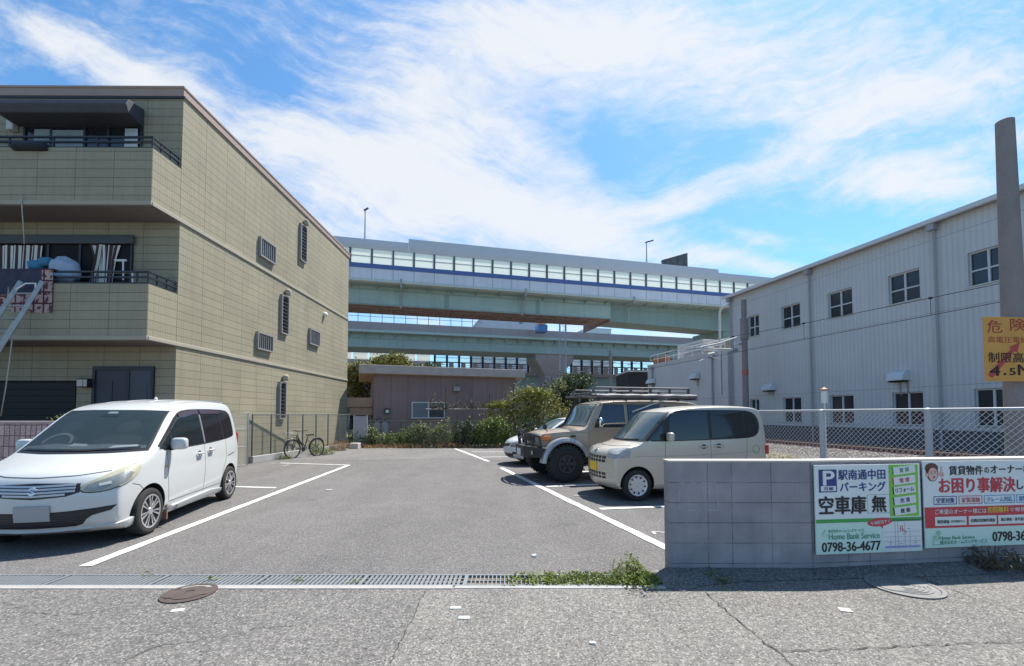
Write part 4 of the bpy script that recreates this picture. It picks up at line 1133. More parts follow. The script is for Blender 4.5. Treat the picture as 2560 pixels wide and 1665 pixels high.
# ------------------------------------------------------------------ railway, poles, wires
def ballast_mat():
    m, nt, p, co = new_mat('ballast')
    vo = node(nt, 'ShaderNodeTexVoronoi'); setin(nt, vo, 'Vector', co); setin(nt, vo, 'Scale', 17)
    s = node(nt, 'ShaderNodeSeparateColor'); nt.links.new(vo.outputs['Color'], s.inputs[0])
    c = mixc(nt, s.outputs[0], (.13, .105, .09, 1), (.50, .46, .41, 1))
    c = mixc(nt, remap(nt, vo.outputs['Distance'], .25, .6, 0, .8), c, (.05, .045, .04, 1))
    setin(nt, p, 'Base Color', c); p.inputs['Roughness'].default_value = .95
    setin(nt, p, 'Normal', bump(nt, vo.outputs['Distance'], 1.0, .05))
    return m
m_ball = ballast_mat()
RD = Vector((-.223, .975)); RN = Vector((.975, .223))
def rp(s, t): q = Vector((14.7, 13.5)) + RD * s + RN * t; return (q.x, q.y)
ball = MB().add([(*rp(-16, -8.6), .0), (*rp(-16, 3.3), .0), (*rp(60, 3.3), 0), (*rp(60, -8.6), 0)], [(0, 1, 2, 3)]).obj('railway_ballast', m_ball); struct(ball)
bed = MB()
A = [(*rp(-16, t), z) for t, z in ((-1.9, .004), (-1.3, .22), (1.3, .22), (1.9, .004))]; B_ = [(*rp(60, t), z) for t, z in ((-1.9, .004), (-1.3, .22), (1.3, .22), (1.9, .004))]
bed.prism(A, B_); struct(bed.obj('track_bed', m_ball))
m_rail = mat('rusty_rail', (.22, .09, .06), .8, metal=.2, var=.25, scale=3)
m_rtop = mat('rail_crown', (.35, .30, .28), .35, metal=.8)
for t in (-.55, .55):
    o = thing('rail', 'x', 'rail', (*rp(-16, t), .22), math.atan2(RD.y, RD.x), 'rails of the railway track')
    o['label'] = 'rusty steel rail of the track on the side nearer the mesh fence' if t < 0 else 'rusty steel rail of the track on the warehouse side'
    MB().box(0, 76, -.065, .065, 0, .02).box(0, 76, -.02, .02, .02, .13).obj('web', m_rail, o)
    MB().box(0, 76, -.035, .035, .13, .16).obj('crown', m_rtop, o)
sl0 = None; m_sl = mat('sleeper', (.17, .10, .075), .95, var=.25, scale=4)
for k in range(70):
    if sl0 is None:
        o = sl0 = MB().box(-.12, .12, -1.05, 1.05, .14, .235).obj('railway_sleeper', m_sl); tag(o, 'brown railway sleeper under the two rusty rails', 'sleeper', 'sleepers of the railway track')
    else: o = dup(sl0)
    q = rp(-10 + k * .66, 0); o.location = (q[0], q[1], 0); o.rotation_euler = (0, 0, math.atan2(RD.y, RD.x))

m_cpole = mat('weathered_concrete_pole', (.245, .215, .205), .9, var=.22, scale=1.2, bmp=.35, bscale=40, fine=.14, fscale=25)
def conc_pole(x, y, r0, r1, h, label, parent_name='utility_pole'):
    t = thing(parent_name, label, 'utility pole', (x, y, 0))
    MB().lathe([(0, -.1), (r0, -.1), (r0 + (r1 - r0) * .5, h * .5), (r1, h - .02), (r1 - .02, h), (0, h + .01)], 28).obj('shaft', m_cpole, t, smooth=40)
    return t
big = conc_pole(9.19, 8.0, .192, .128, 7.08, 'thick grey concrete pole carrying the orange height warning sign')
P2 = conc_pole(14.35, 27.0, .19, .15, 8.72, 'slim concrete railway pole in front of the warehouse corner')
MB().lathe([(.185, 4.0), (.187, 4.01), (.187, 4.35), (.185, 4.36)], 20).obj('red_band', mat('faded_red', (.42, .14, .11), .8), P2)
MB().lathe([(.20, 6.2), (.23, 6.22), (.23, 7.5), (.20, 7.52)], 16).box(-.5, -.2, -.05, .05, 5.9, 5.98).obj('cable_box', m_cpole, P2)
MB().lathe([(0, 0), (.10, 0), (.10, .22), (0, .22)], 12, axis=0, c=(-.62, 0, 5.95)).obj('insulator', m_tank, P2, smooth=40)
MB().box(-.32, -.17, -.15, .0, 1.6, 2.1).obj('switch_box', m_tank, P2, bev=.02)
P3 = conc_pole(10.1, 45.0, .18, .15, 8.2, 'thin concrete pole far down the railway before the lower road')
# cantilever arm that carries the overhead wire
ca = thing('cantilever_arm', 'white insulated cantilever arm reaching out from the railway pole', 'cantilever', (14.35, 27.0, 0))
def cpt(px, py): q = atY(px, py, 27.0); return (q.x - 14.35, q.y - 27.0, q.z)
MB().tube([cpt(1862, 875), cpt(1752, 871), cpt(1742, 868)], .055, 8).tube([cpt(1858, 838), cpt(1800, 858), cpt(1752, 868)], .05, 8).obj('tube', m_tank, ca, smooth=40)
MB().tube([cpt(1752, 871), cpt(1775, 889), cpt(1796, 899)], .04, 8).tube([cpt(1766, 885), cpt(1786, 882)], .03, 6).tube([cpt(1748, 903), cpt(1764, 896)], .03, 6).obj('steady_arm', m_tank, ca, smooth=40)
MB().lathe([(0, 0), (.13, .02), (.13, .1), (.06, .14), (.13, .18), (.13, .28), (.0, .3)], 12, axis=0, c=(-.75, 0, cpt(1850, 875)[2])).obj('insulator', m_pipe, ca, smooth=40)
# overhead wires
m_wire = mat('wire_dark', (.03, .03, .035), .9, spec=.1)
def q3(s, t, z): a = rp(s, t); return (a[0], a[1], z)
ow = thing('overhead_wire', 'railway contact wire with droppers hung below its carrier wire', 'overhead wire')
def sag(s):  # carrier wire height
    k = (s - 13.9) / 42.0; return 6.05 - 1.9 * 0 - .55 * (1 - (2 * (k % 1) - 1) ** 2)
MB().tube([q3(-13 + i * 2.5, 0, 5.0) for i in range(29)], .012, 5).obj('contact_wire', m_wire, ow)
MB().tube([q3(-13 + i * 2.5, 0, sag(-13 + i * 2.5)) for i in range(29)], .012, 5).obj('carrier_wire', m_wire, ow)
for s in (-8.5, -3.5, 1.5, 6.5, 11.0, 17.5, 23.0, 29):
    MB().tube([q3(s, 0, 5.0), q3(s, 0, sag(s))], .008, 5).box(q3(s, 0, 0)[0] - .04, q3(s, 0, 0)[0] + .04, q3(s, 0, 0)[1] - .04, q3(s, 0, 0)[1] + .04, sag(s) - .03, sag(s) + .03).obj('dropper', m_wire, ow)
fw = MB().tube([atY(1540, 905, 50), atY(1480, 918, 46), atY(1390, 940, 42), atY(1295, 962, 38)], .02, 5).obj('cable', m_wire); tag(fw, 'thin dark cable running past the pale girder behind the flat-roofed house', 'cable')
# trackside marker post
mk = thing('marker_post', 'white cylinder marker with orange top on a post beyond the mesh fence', 'marker post', tuple(atY(2064, 1100, 15.5).xy) + (0,))
MB().tube([(0, 0, 0), (0, 0, 2.1)], .035, 8).obj('post', m_tank, mk, smooth=40)
MB().lathe([(0, 2.0), (.10, 2.0), (.10, 2.42), (.09, 2.43), (0, 2.43)], 16).obj('marker', m_white, mk, smooth=40)
MB().lathe([(0, 2.432), (.12, 2.432), (.12, 2.49), (.05, 2.53), (.0, 2.58)], 16).obj('cap', mat('marker_orange', (.45, .25, .15), .6), mk, smooth=40)

# ------------------------------------------------------------------ chain-link fences
m_meshw = mat('white_mesh', (.40, .41, .425), .5, var=.05)
m_meshp = mat('grey_fence_post', (.42, .43, .45), .5, var=.08)
m_meshg = mat('green_grey_mesh', (.19, .21, .19), .6, var=.05)
m_postg = mat('dark_green_post', (.085, .095, .085), .6, var=.08)
def chain_mesh(x0, x1, z0, z1, pitch, r):
    """diamond mesh in the xz plane"""
    mb = MB(); H = z1 - z0; n = int((x1 - x0 + H) / pitch) + 1
    for k in range(n):
        for sgn in (1, -1):
            a = x0 - H + k * pitch if sgn > 0 else x0 + k * pitch
            p, q = (a, z0), (a + H * sgn, z1)
            (px_, pz), (qx, qz) = p, q
            if px_ > qx: px_, pz, qx, qz = qx, qz, px_, pz
            if qx <= x0 or px_ >= x1: continue
            sl = (qz - pz) / (qx - px_)
            if px_ < x0: pz += (x0 - px_) * sl; px_ = x0
            if qx > x1: qz += (x1 - qx) * sl; qx = x1
            if qx - px_ < .01: continue
            mb.tube([(px_, .004 * sgn, pz), (qx, .004 * sgn, qz)], r, 4, cap=False)
    return mb
def fence(name, label, A, B, h, bay, pitch, r, m_mesh, m_post, pr, rail_r, z0=.06, base=None, ends=True, railz=True):
    A, B = Vector(A), Vector(B); L = (B - A).length; ang = math.atan2(B.y - A.y, B.x - A.x)
    t = thing(name, label, 'fence', (A.x, A.y, 0), ang)
    n = max(1, round(L / bay)); bay = L / n
    p0_ = m0 = None
    for i in range(n + 1):
        if p0_ is None: p = p0_ = MB().lathe([(0, 0), (pr, 0), (pr, h), (pr * .6, h + .02), (0, h + .025)], 10).obj('post', m_post, t, smooth=40)
        else: p = dup(p0_)
        p.location = (i * bay, 0, 0)
        if i == n: break
        if m0 is None: q = m0 = chain_mesh(0.02, bay - .02, z0, h - .03, pitch, r).obj('mesh', m_mesh, t)
        else: q = dup(m0)
        q.location = (i * bay, -pr * .4, 0)
    MB().tube([(0, 0, h - .01), (L, 0, h - .01)], rail_r, 8).obj('top_rail', m_mesh if railz else m_post, t, smooth=40)
    if base: MB().box(-.05, L + .05, -.08, .08, 0, base).obj('footing', m_concrete, t, bev=.01)
    return t
def fl(s): q = Vector((6.67, 9.53)) + Vector((-.223, .975)) * s; return (q.x, q.y)
fence('chain_link_fence', 'white diamond-mesh fence on grey posts along the railway at the right', fl(-6.05), fl(14.0), 1.69, 2.0, .095, .0038, m_meshw, m_meshp, .052, .026, z0=.10)
fence('chain_link_fence', 'low dark mesh fence between the parking lot and the flat-roofed house', (-7.35, 21.9), (3.9, 22.15), 1.27, 1.85, .085, .0032, m_postg, m_postg, .028, .018, z0=.05, railz=False)
lf0, lf1 = ground(629, 1158), ground(868, 1118)
fence('mesh_fence', 'dark green posts and fine mesh along the beige side wall', (lf0.x, lf0.y), (-7.85, 21.2), 1.60, .98, .09, .0030, m_meshg, m_postg, .028, .020, z0=.24, base=.22, railz=False)
gt = thing('mesh_gate', 'narrow grey mesh gate panel beside the rear of the white minivan', 'gate', (-8.66, 13.1, 0), R(62))
gm = chain_mesh(.03, .80, .06, 1.62, .08, .0035).obj('mesh', m_meshp, gt)
MB().tube([(0, 0, .03), (0, 0, 1.66), (.82, 0, 1.66), (.82, 0, .03), (0, 0, .03)], .026, 8).tube([(0, 0, .6), (.82, 0, .6)], .015, 6).tube([(0, 0, 1.15), (.82, 0, 1.15)], .015, 6).obj('frame', m_meshp, gt, smooth=40)
ps = thing('grey_board_panel', 'flat grey panel standing where the beige wall meets the back fence', 'panel', (-7.66, 21.35, 0), R(8))
MB().box(0, .62, -.02, .02, .05, 1.52).obj('board', mat('panel_grey', (.30, .32, .34), .6, var=.1), ps)
MB().tube([(0, 0, 0), (0, 0, 1.55)], .03, 8).tube([(.62, 0, 0), (.62, 0, 1.55)], .03, 8).obj('frame', m_meshp, ps)
blk = MB().box(-.2, .2, -.2, .2, 0, .26).obj('concrete_block', mat('pale_block', (.50, .46, .40), .9, var=.1), bev=.015); blk.location = (-7.35, 20.7, 0); tag(blk, 'pale concrete block at the far corner of the lot beside dry weeds', 'concrete block')

# ------------------------------------------------------------------ concrete block wall and the boards on it
def block_mat(name, col):
    m, nt, p, co = new_mat(name)
    s = node(nt, 'ShaderNodeSeparateXYZ'); nt.links.new(co, s.inputs[0])
    cb = node(nt, 'ShaderNodeCombineXYZ'); sh_ = fmath(nt, 'MULTIPLY', fmath(nt, 'GREATER_THAN', s.outputs[0], .52), -.245)
    nt.links.new(fmath(nt, 'ADD', fmath(nt, 'ADD', s.outputs[0], .008), sh_), cb.inputs[0]); nt.links.new(fmath(nt, 'ADD', s.outputs[2], -.088), cb.inputs[1])
    br = node(nt, 'ShaderNodeTexBrick'); br.offset = 0.0
    nt.links.new(cb.outputs[0], br.inputs['Vector'])
    for k_, v_ in (('Scale', 1), ('Brick Width', .403), ('Row Height', .204), ('Mortar Size', .0045), ('Mortar Smooth', .25), ('Bias', 0)): br.inputs[k_].default_value = v_
    br.inputs['Color1'].default_value = rgba(col, .94); br.inputs['Color2'].default_value = rgba(col, 1.05); br.inputs['Mortar'].default_value = rgba(col, .48)
    jf = fmath(nt, 'MULTIPLY', br.outputs['Fac'], remap(nt, noise(nt, co, 5, 4, .7), .35, .62, .15, 1))
    base_ = mixc(nt, remap(nt, noise(nt, co, 3.1, 3, .6), .35, .65, 0, 1), rgba(col, .92), rgba(col, 1.08))
    c = mixc(nt, 1.0, mixc(nt, jf, base_, rgba(col, .42)), mixc(nt, remap(nt, noise(nt, co, 1.6, 6, .65), .3, .7, 0, 1), (.84, .84, .86, 1), (1.13, 1.12, 1.10, 1)), 'MULTIPLY')
    c = mixc(nt, 1.0, c, mixc(nt, remap(nt, noise(nt, co, 120, 3, .8), .3, .7, 0, 1), (.86, .86, .86, 1), (1.12, 1.12, 1.12, 1)), 'MULTIPLY')
    mp = node(nt, 'ShaderNodeMapping'); mp.inputs['Scale'].default_value = (4, 4, .35); nt.links.new(co, mp.inputs['Vector'])
    c = mixc(nt, remap(nt, noise(nt, mp.outputs[0], 2.5, 5, .7), .5, .8, 0, .45), c, rgba(col, .70))
    setin(nt, p, 'Base Color', c); p.inputs['Roughness'].default_value = .92; p.inputs['Specular IOR Level'].default_value = .25
    setin(nt, p, 'Normal', bump(nt, fmath(nt, 'ADD', fmath(nt, 'MULTIPLY', br.outputs['Fac'], -1), fmath(nt, 'MULTIPLY', noise(nt, co, 130, 3, .8), .5)), .6, .006))
    return m
m_block = block_mat('concrete_block_wall', (.315, .288, .298))
m_capst = mat('wall_capping', (.52, .47, .43), .9, var=.12, scale=3, fine=.1)
WZ = 1.108
BW = thing('block_wall', 'grey concrete block wall carrying the parking boards beside the entrance', 'wall', (1.605, 4.53, 0))
MB().box(0, 1.452, 0, .15, -.05, WZ).obj('wall', m_block, BW)
MB().box(-.006, 1.452, -.006, .156, WZ, WZ + .022).obj('capping', m_capst, BW, bev=.004)
W2A = R(6.5)
w2 = MB().box(0, 5.2, 0, .15, -.05, WZ).obj('wall_return', m_block, BW); w2.location = (1.456, .001, 0); w2.rotation_euler = (0, 0, W2A)
w3 = MB().box(0, 5.2, -.006, .156, WZ, WZ + .022).obj('capping', m_capst, BW, bev=.004); w3.location = (1.456, .001, 0); w3.rotation_euler = (0, 0, W2A)
# glue marks of a removed notice
rng = random.Random(5); gm_ = MB()
def gx(px): return (px - 1670) / 243.0
def gz(py): return 1.6 - (py - 1036) / 243.0 + .0
def dash(x0, z0, x1, z1, n, keep):
    for i in range(n):
        if rng.random() > keep: continue
        a, b = i / n, (i + rng.uniform(.6, 1)) / n; w_ = .004
        if abs(x1 - x0) > abs(z1 - z0): gm_.box(x0 + (x1 - x0) * a, x0 + (x1 - x0) * b, -.0022, -.0005, z0 - w_, z0 + w_)
        else: gm_.box(x0 - w_, x0 + w_, -.0022, -.0005, z0 + (z1 - z0) * b, z0 + (z1 - z0) * a)
dash(gx(1699), gz(1206), gx(1790), gz(1206), 11, .75); dash(gx(1696), gz(1273), gx(1792), gz(1273), 12, .75)
dash(gx(1696), gz(1206), gx(1696), gz(1272), 9, .45); dash(gx(1791), gz(1207), gx(1791), gz(1272), 9, .8)
gm_.obj('glue_marks', mat('old_glue', (.40, .38, .39), .9, var=.3, scale=40), BW)

m_board = mat('sign_white', (.70, .73, .72), .45, var=.04, scale=2)
m_mint = mat('sign_mint', (.56, .73, .64), .45, var=.04)
m_navyink = mat('ink_navy', (.025, .045, .20), .5, var=0)
m_blackink = mat('ink_black', (.022, .014, .018), .5, var=0)
m_green = mat('ink_leaf_green', (.20, .52, .06), .5, var=.05)
m_dgreen = mat('ink_green', (.05, .33, .07), .5, var=.05)
m_tgreen = mat('ink_teal_green', (.07, .30, .17), .5, var=.05)
m_red = mat('ink_red', (.55, .045, .06), .5, var=.05)
m_pink = mat('ink_pink_red', (.60, .13, .15), .5, var=.05)
m_sky = mat('ink_sky_blue', (.06, .27, .50), .5, var=.05)
m_yel = mat('ink_yellow', (.80, .62, .08), .5)
m_gry = mat('ink_grey', (.33, .35, .38), .5)
m_skin = mat('ink_skin', (.68, .42, .36), .5); m_hair = mat('ink_brown', (.13, .045, .035), .5)
def board(name, label, loc, rz, w, h, m):
    t = thing(name, label, 'sign board', loc, rz)
    MB().box(0, w, -.012, 0, 0, h).obj('panel', m, t, bev=.002)
    return t
def ink(t, nm, m, fn):
    mb = MB(); fn(mb)
    for i, v in enumerate(mb.v): mb.v[i] = (v[0], v[1] - .012, v[2])
    return mb.obj(nm, m, t)
# first board: crop pixels (x 45..1180, y 90..1035 of the enlarged view) -> metres
S1w, S1h = 1.205, .900
def sx(x): return (x - 50) / 1125.0 * S1w
def sy(y): return S1h - (y - 88) / 925.0 * S1h
S1 = board('parking_sign', 'white and green monthly parking sign with a blue P on the block wall', (1.605 + 1.456 + .01, 4.53 - .004, .183), W2A, S1w, S1h, m_board)
S1.location.y -= .016
def rect(mb, x0, y0, x1, y1, n=.002, rot=0.0): plate(mb, sx(x0), sy(y1), sx(x1) - sx(x0), sy(y0) - sy(y1), n, rot)
def word(mb, s, x0, y0, x1, y1, bold=.02, n=.004, rot=0.0): letters(mb, s, sx(x0), sy(y1), sx(x1) - sx(x0), sy(y0) - sy(y1), bold, n, rot=rot)
ink(S1, 'mint_field', m_mint, lambda b: plate(b, .004, .004, S1w - .008, sy(695) - .004, .001))
ink(S1, 'green_stripe', m_dgreen, lambda b: plate(b, .004, sy(690), S1w - .008, sy(652) - sy(690), .002))
ink(S1, 'green_column', m_green, lambda b: rect(b, 835, 92, 1150, 640, .0015))
def f_(b): rect(b, 92, 135, 280, 372)
ink(S1, 'blue_square', m_navyink, f_)
def f_(b): word(b, 'P', 138, 150, 252, 296, .03); rect(b, 112, 306, 268, 360, .003)
ink(S1, 'white_letter', m_white, f_)
def f_(b):
    pass
    pass
def words_of(t, nm, m, fn, lst):
    for a_ in lst: ink(t, nm, m, lambda b: fn(b, *a_))
words_of(S1, 'black_lettering', m_blackink, word, [('空車庫', 90, 415, 580, 600, .035), ('無', 645, 418, 795, 588, .035), ('0798-36-4677', 108, 890, 720, 985, .028)])
ink(S1, 'slot_frame', m_gry, lambda b: outline(b, sx(596), sy(602), sx(838) - sx(596), sy(405) - sy(602), .004))
words_of(S1, 'navy_lettering', m_navyink, word, [('駅南通中田', 298, 140, 795, 245, .022), ('パーキング', 312, 270, 795, 368, .025), ('月極', 140, 314, 240, 352, .02, .005)])
tabs = [('賃 貸', 150, m_tgreen), ('管 理', 257, m_red), ('リフォーム', 360, m_blackink), ('売 買', 470, m_navyink), ('建 築', 578, m_blackink)]
ink(S1, 'white_tabs', m_white, lambda b: [rect(b, 885, y - 42, 1120, y + 42, .0035, .10) for _, y, _ in tabs])
for s_, y, m in tabs:
    ww = 105 if len(s_) < 5 else 200
    ink(S1, 'tab_lettering', m, lambda b: word(b, s_, 1000 - ww / 2, y - 24, 1000 + ww / 2, y + 24, .015, .006, .10))
    ink(S1, 'tab_edge', m, lambda b: rect(b, 872, y - 30, 884, y + 50, .0036, .08))
def f_(b): word(b, 'Home Bank Service', 180, 800, 715, 862, .012); word(b, '株式会社ホームバンクサービス', 175, 758, 550, 790, .005)
ink(S1, 'green_lettering', m_tgreen, f_)
def leaf_logo(b, x, y, k, conv):
    for (dx, dy, r) in ((.5, .12, .17), (.22, .42, .13)):
        b.add([conv(x + k * (dx + r * math.cos(a) * 1.2), y + k * (dy + r * math.sin(a))) for a in [i * 6.283 / 14 for i in range(14)]], [tuple(range(14))])
    for (x0, y0, x1, y1) in ((.48, .3, .55, .62), (.05, .62, .10, 1.0), (.05, .94, .85, 1.0), (.80, .55, .86, 1.0), (.05, .60, .45, .66)):
        b.add([conv(x + k * x0, y + k * y0), conv(x + k * x1, y + k * y0), conv(x + k * x1, y + k * y1), conv(x + k * x0, y + k * y1)], [(0, 1, 2, 3)])
ink(S1, 'leaf_emblem', mat('ink_pale_green', (.30, .52, .38), .5), lambda b: leaf_logo(b, 108, 762, 62, lambda x, y: (sx(x), -.004, sy(y) if True else 0)))
ink(S1, 'map_field', m_white, lambda b: rect(b, 752, 672, 1168, 990, .002))
def f_(b):
    for x in (880, 910): rect(b, x, 676, x + 5, 985, .003)
    for y in (690, 800, 852, 900): rect(b, 760, y, 1160, y + 4, .003)
    for (x, y0, y1) in ((985, 700, 980), (1040, 800, 985), (1100, 850, 980), (830, 850, 985)): rect(b, x, y0, x + 4, y1, .0032)
    for (x, y) in ((810, 910), (1010, 770), (1080, 915), (955, 822), (925, 925)): rect(b, x, y, x + 40, y + 6, .0034)
ink(S1, 'map_lines', m_gry, f_)
ink(S1, 'map_band', mat('ink_lilac', (.30, .32, .55), .5), lambda b: rect(b, 770, 948, 1150, 972, .0036))
def f_(b): outline(b, sx(936), sy(795), sx(966) - sx(936), sy(740) - sy(795), .006, .004); rect(b, 940, 764, 962, 770, .0042); rect(b, 958, 790, 1010, 797, .0042, -.75)
ink(S1, 'map_marker', m_red, f_)
def f_(b):
    n = 28
    b.add([(sx(720 + 132 * math.cos(i * 6.283 / n)), -.004, sy(695 + 44 * math.sin(i * 6.283 / n) - 10 * math.cos(i * 6.283 / n))) for i in range(n)], [tuple(range(n))])
    b.add([(sx(725), -.004, sy(735)), (sx(752), -.004, sy(730)), (sx(752), -.004, sy(764))], [(0, 1, 2)])
ink(S1, 'red_bubble', m_red, f_)
ink(S1, 'bubble_lettering', m_white, lambda b: word(b, '今津駅前すぐ', 618, 676, 828, 714, .01, .006, .10))

# second board
k2 = S1w / 1125.0
c2 = Vector((math.cos(W2A), math.sin(W2A)))
o2 = S1.location.xy + c2 * (S1w + .036)
S2w = 1.72
S2 = board('property_sign', 'white and red advertising board for flat owners, right of the parking sign', (o2.x, o2.y, .207), W2A, S2w, .900, m_board)
def tx(x): return (x - 1205) * k2 * (1 - .00002 * (x - 1205))
def ty(y): return .900 - (y - 78) / 915.0 * .900
def rect2(mb, x0, y0, x1, y1, n=.002): plate(mb, tx(x0), ty(y1), tx(x1) - tx(x0), ty(y0) - ty(y1), n)
def word2(mb, s, x0, y0, x1, y1, bold=.02, n=.004): letters(mb, s, tx(x0), ty(y1), tx(x1) - tx(x0), ty(y0) - ty(y1), bold, n)
ink(S2, 'red_band', m_red, lambda b: plate(b, .004, ty(785), S2w - .008, ty(565) - ty(785), .0015))
ink(S2, 'mint_field', m_mint, lambda b: plate(b, .004, .004, S2w - .008, ty(788) - .004, .001))
words_of(S2, 'black_lettering', m_blackink, word2, [('賃貸物件', 1495, 130, 1885, 228, .02), ('の', 1905, 150, 1955, 212, .012), ('オーナー様の', 1975, 125, 2560, 222, .02), ('します！', 2285, 290, 2640, 395, .02), ('0798-36-4677', 1968, 845, 2640, 945, .03)])
ink(S2, 'red_lettering', m_red, lambda b: word2(b, 'お困り事解決', 1378, 258, 2262, 418, .035))
for (s_, x0, x1, m) in (('空室対策', 1312, 1572, m_navyink), ('家賃滞納', 1595, 1865, m_pink), ('クレーム対応', 1888, 2250, m_sky), ('建物管理', 2272, 2530, m_sky)):
    ink(S2, 'box_frame', m, lambda b: outline(b, tx(x0), ty(540), tx(x1) - tx(x0), ty(450) - ty(540), .007))
    ink(S2, 'box_lettering', m, lambda b: word2(b, s_, x0 + 30, 468, x1 - 30, 524, .018))
words_of(S2, 'white_lettering', m_white, word2, [('ご希望のオーナー様には', 1318, 588, 1905, 640, .015), ('で報告書', 2178, 588, 2440, 632, .015)])
ink(S2, 'yellow_lettering', m_yel, lambda b: word2(b, '初回無料', 1918, 575, 2168, 638, .018))
ink(S2, 'white_boxes', m_white, lambda b: [rect2(b, a, 668, c, 762, .003) for a, c in ((1318, 1672), (1698, 2022), (2042, 2390), (2410, 2720))])
words_of(S2, 'small_lettering', m_blackink, word2, [('現状調査', 1340, 700, 1475, 738, .015, .006), ('(空室調査含む)', 1490, 706, 1650, 734, .005, .006), ('近隣対抗物件調査', 1718, 698, 2002, 736, .015, .006), ('適正価格・条件査定', 2070, 696, 2370, 732, .012, .006)])
def f_(b): word2(b, 'Home Bank Service', 1365, 872, 1755, 908, .008); word2(b, '株式会社ホームバンクサービス', 1365, 915, 1900, 958, .006)
ink(S2, 'green_lettering', m_tgreen, f_)
ink(S2, 'leaf_emblem', MATS['ink_pale_green'], lambda b: leaf_logo(b, 1278, 818, 145, lambda x, y: (tx(x), -.004, ty(y))))
def ell(b, cx, cy, rx, ry, n_=.003, k=24, rot=0.0):
    b.add([(tx(cx + rx * math.cos(i * 6.283 / k) * math.cos(rot) - ry * math.sin(i * 6.283 / k) * math.sin(rot)), -n_, ty(cy + rx * math.cos(i * 6.283 / k) * math.sin(rot) + ry * math.sin(i * 6.283 / k) * math.cos(rot))) for i in range(k)], [tuple(range(k))])
def f_(b): ell(b, 1300, 150, 74, 54); ell(b, 1262, 190, 26, 50); ell(b, 1308, 205, 66, 88, .0025)
ink(S2, 'face_hair', m_hair, f_)
def f_(b): ell(b, 1312, 215, 52, 70, .004); ell(b, 1244, 222, 13, 20, .0045); ell(b, 1412, 218, 26, 30, .004); b.add([(tx(x), -.0042, ty(y)) for x, y in ((1400, 200), (1406, 135), (1418, 132), (1420, 200))], [(0, 1, 2, 3)])
ink(S2, 'face', m_skin, f_)
def f_(b): ell(b, 1293, 205, 5, 6, .006, 10); ell(b, 1333, 200, 5, 6, .006, 10); rect2(b, 1280, 186, 1304, 190, .006); rect2(b, 1322, 181, 1346, 185, .006); rect2(b, 1400, 214, 1424, 217, .006); rect2(b, 1400, 226, 1424, 229, .006)
ink(S2, 'face_lines', m_blackink, f_)
ink(S2, 'mouth', m_red, lambda b: ell(b, 1320, 246, 15, 8, .006, 14))

# orange height warning board on the big pole
m_orange = mat('sign_orange', (.62, .31, .065), .55, var=.10, scale=3)
q0 = atY(2458, 870, 7.72)
SO = thing('height_limit_sign', 'orange railway warning sign with a red arrow and 4.5M on the thick pole', 'warning sign', (q0.x, 7.72, 0), R(4))
zt, zb = atY(2458, 792, 7.72).z, atY(2458, 953, 7.72).z
w_ = 1.18; hh = zt - zb
MB().box(0, w_, -.02, 0, zb, zt).obj('panel', m_orange, SO, bev=.004)
MB().box(w_ * .35, w_ * .85, 0, .05, zb + .15, zb + .2).box(w_ * .35, w_ * .85, 0, .05, zt - .2, zt - .15).obj('bracket', m_pipe, SO)
def px_(x): return (x - 235) / 750.0 * .700 * (140 / 985 * 750) / 1100 * 7.72 / .700 if False else (x - 235) * (140.0 / 985.0) / F * 7.72
def py_(y): return zt - (y - 250) * (hh / (1355 - 245.0))
def put(nm, m, items, n=.003):
    mb = MB()
    for s_, x0, y0, x1, y1, bo in items: letters(mb, s_, px_(x0), py_(y1), px_(x1) - px_(x0), py_(y0) - py_(y1), bo, n)
    for i, v in enumerate(mb.v): mb.v[i] = (v[0], v[1] - .02, v[2])
    mb.obj(nm, m, SO)
put('red_lettering', mat('sign_dark_red', (.38, .045, .03), .6), [('危', 300, 310, 590, 530, .005), ('険', 745, 275, 1040, 490, .005), ('高電圧電線', 305, 590, 1085, 700, .0)])
put('black_lettering', mat('sign_black', (.035, .012, .014), .6), [('制限高さ', 300, 865, 1190, 1040, .012), ('4', 315, 1095, 510, 1265, .03), ('.', 578, 1215, 628, 1258, .0), ('5', 690, 1135, 808, 1252, .02), ('M', 860, 1075, 1080, 1250, .03)], .0045)
for z_ in (zb + .16, zt - .20): MB().lathe([(.174, z_ - .03), (.182, z_ - .03), (.182, z_ + .03), (.174, z_ + .03)], 28).obj('steel_band', m_pipe, big, smooth=40)

ar = MB().add([(px_(x), -.022 - .0015, py_(y)) for x, y in ((278, 1258), (360, 1305), (800, 845), (862, 862), (912, 690), (705, 770), (740, 800))], [(0, 1, 2, 6), (6, 2, 3, 4), (6, 4, 5)]).obj('arrow', mat('sign_arrow_red', (.46, .06, .06), .6), SO)

# ------------------------------------------------------------------ vehicles
def lerp_table(tb, x):
    if x <= tb[0][0]: return tb[0][1]
    for (a, va), (b, vb) in zip(tb[:-1], tb[1:]):
        if x <= b:
            t = (x - a) / (b - a); return va + (vb - va) * t
    return tb[-1][1]
def car_paint(name, col, flake=.0, rough=.28, var=.03):
    m, nt, p, co = new_mat(name)
    c = mixc(nt, noise(nt, co, 1.2, 4, .6), rgba(col, 1 - var), rgba(col, 1 + var))
    # road dust low on the body
    s = node(nt, 'ShaderNodeSeparateXYZ'); nt.links.new(co, s.inputs[0])
    dust = fmath(nt, 'MULTIPLY', remap(nt, s.outputs[2], .15, .75, .32, .0), noise(nt, co, 7, 4, .7))
    c = mixc(nt, dust, c, (.30, .27, .23, 1))
    setin(nt, p, 'Base Color', c); p.inputs['Roughness'].default_value = rough
    p.inputs['Metallic'].default_value = flake
    p.inputs['Coat Weight'].default_value = .7; p.inputs['Coat Roughness'].default_value = .06
    return m
m_carglass = mat('car_glass', (.012, .017, .020), .03, var=0, spec=.75)
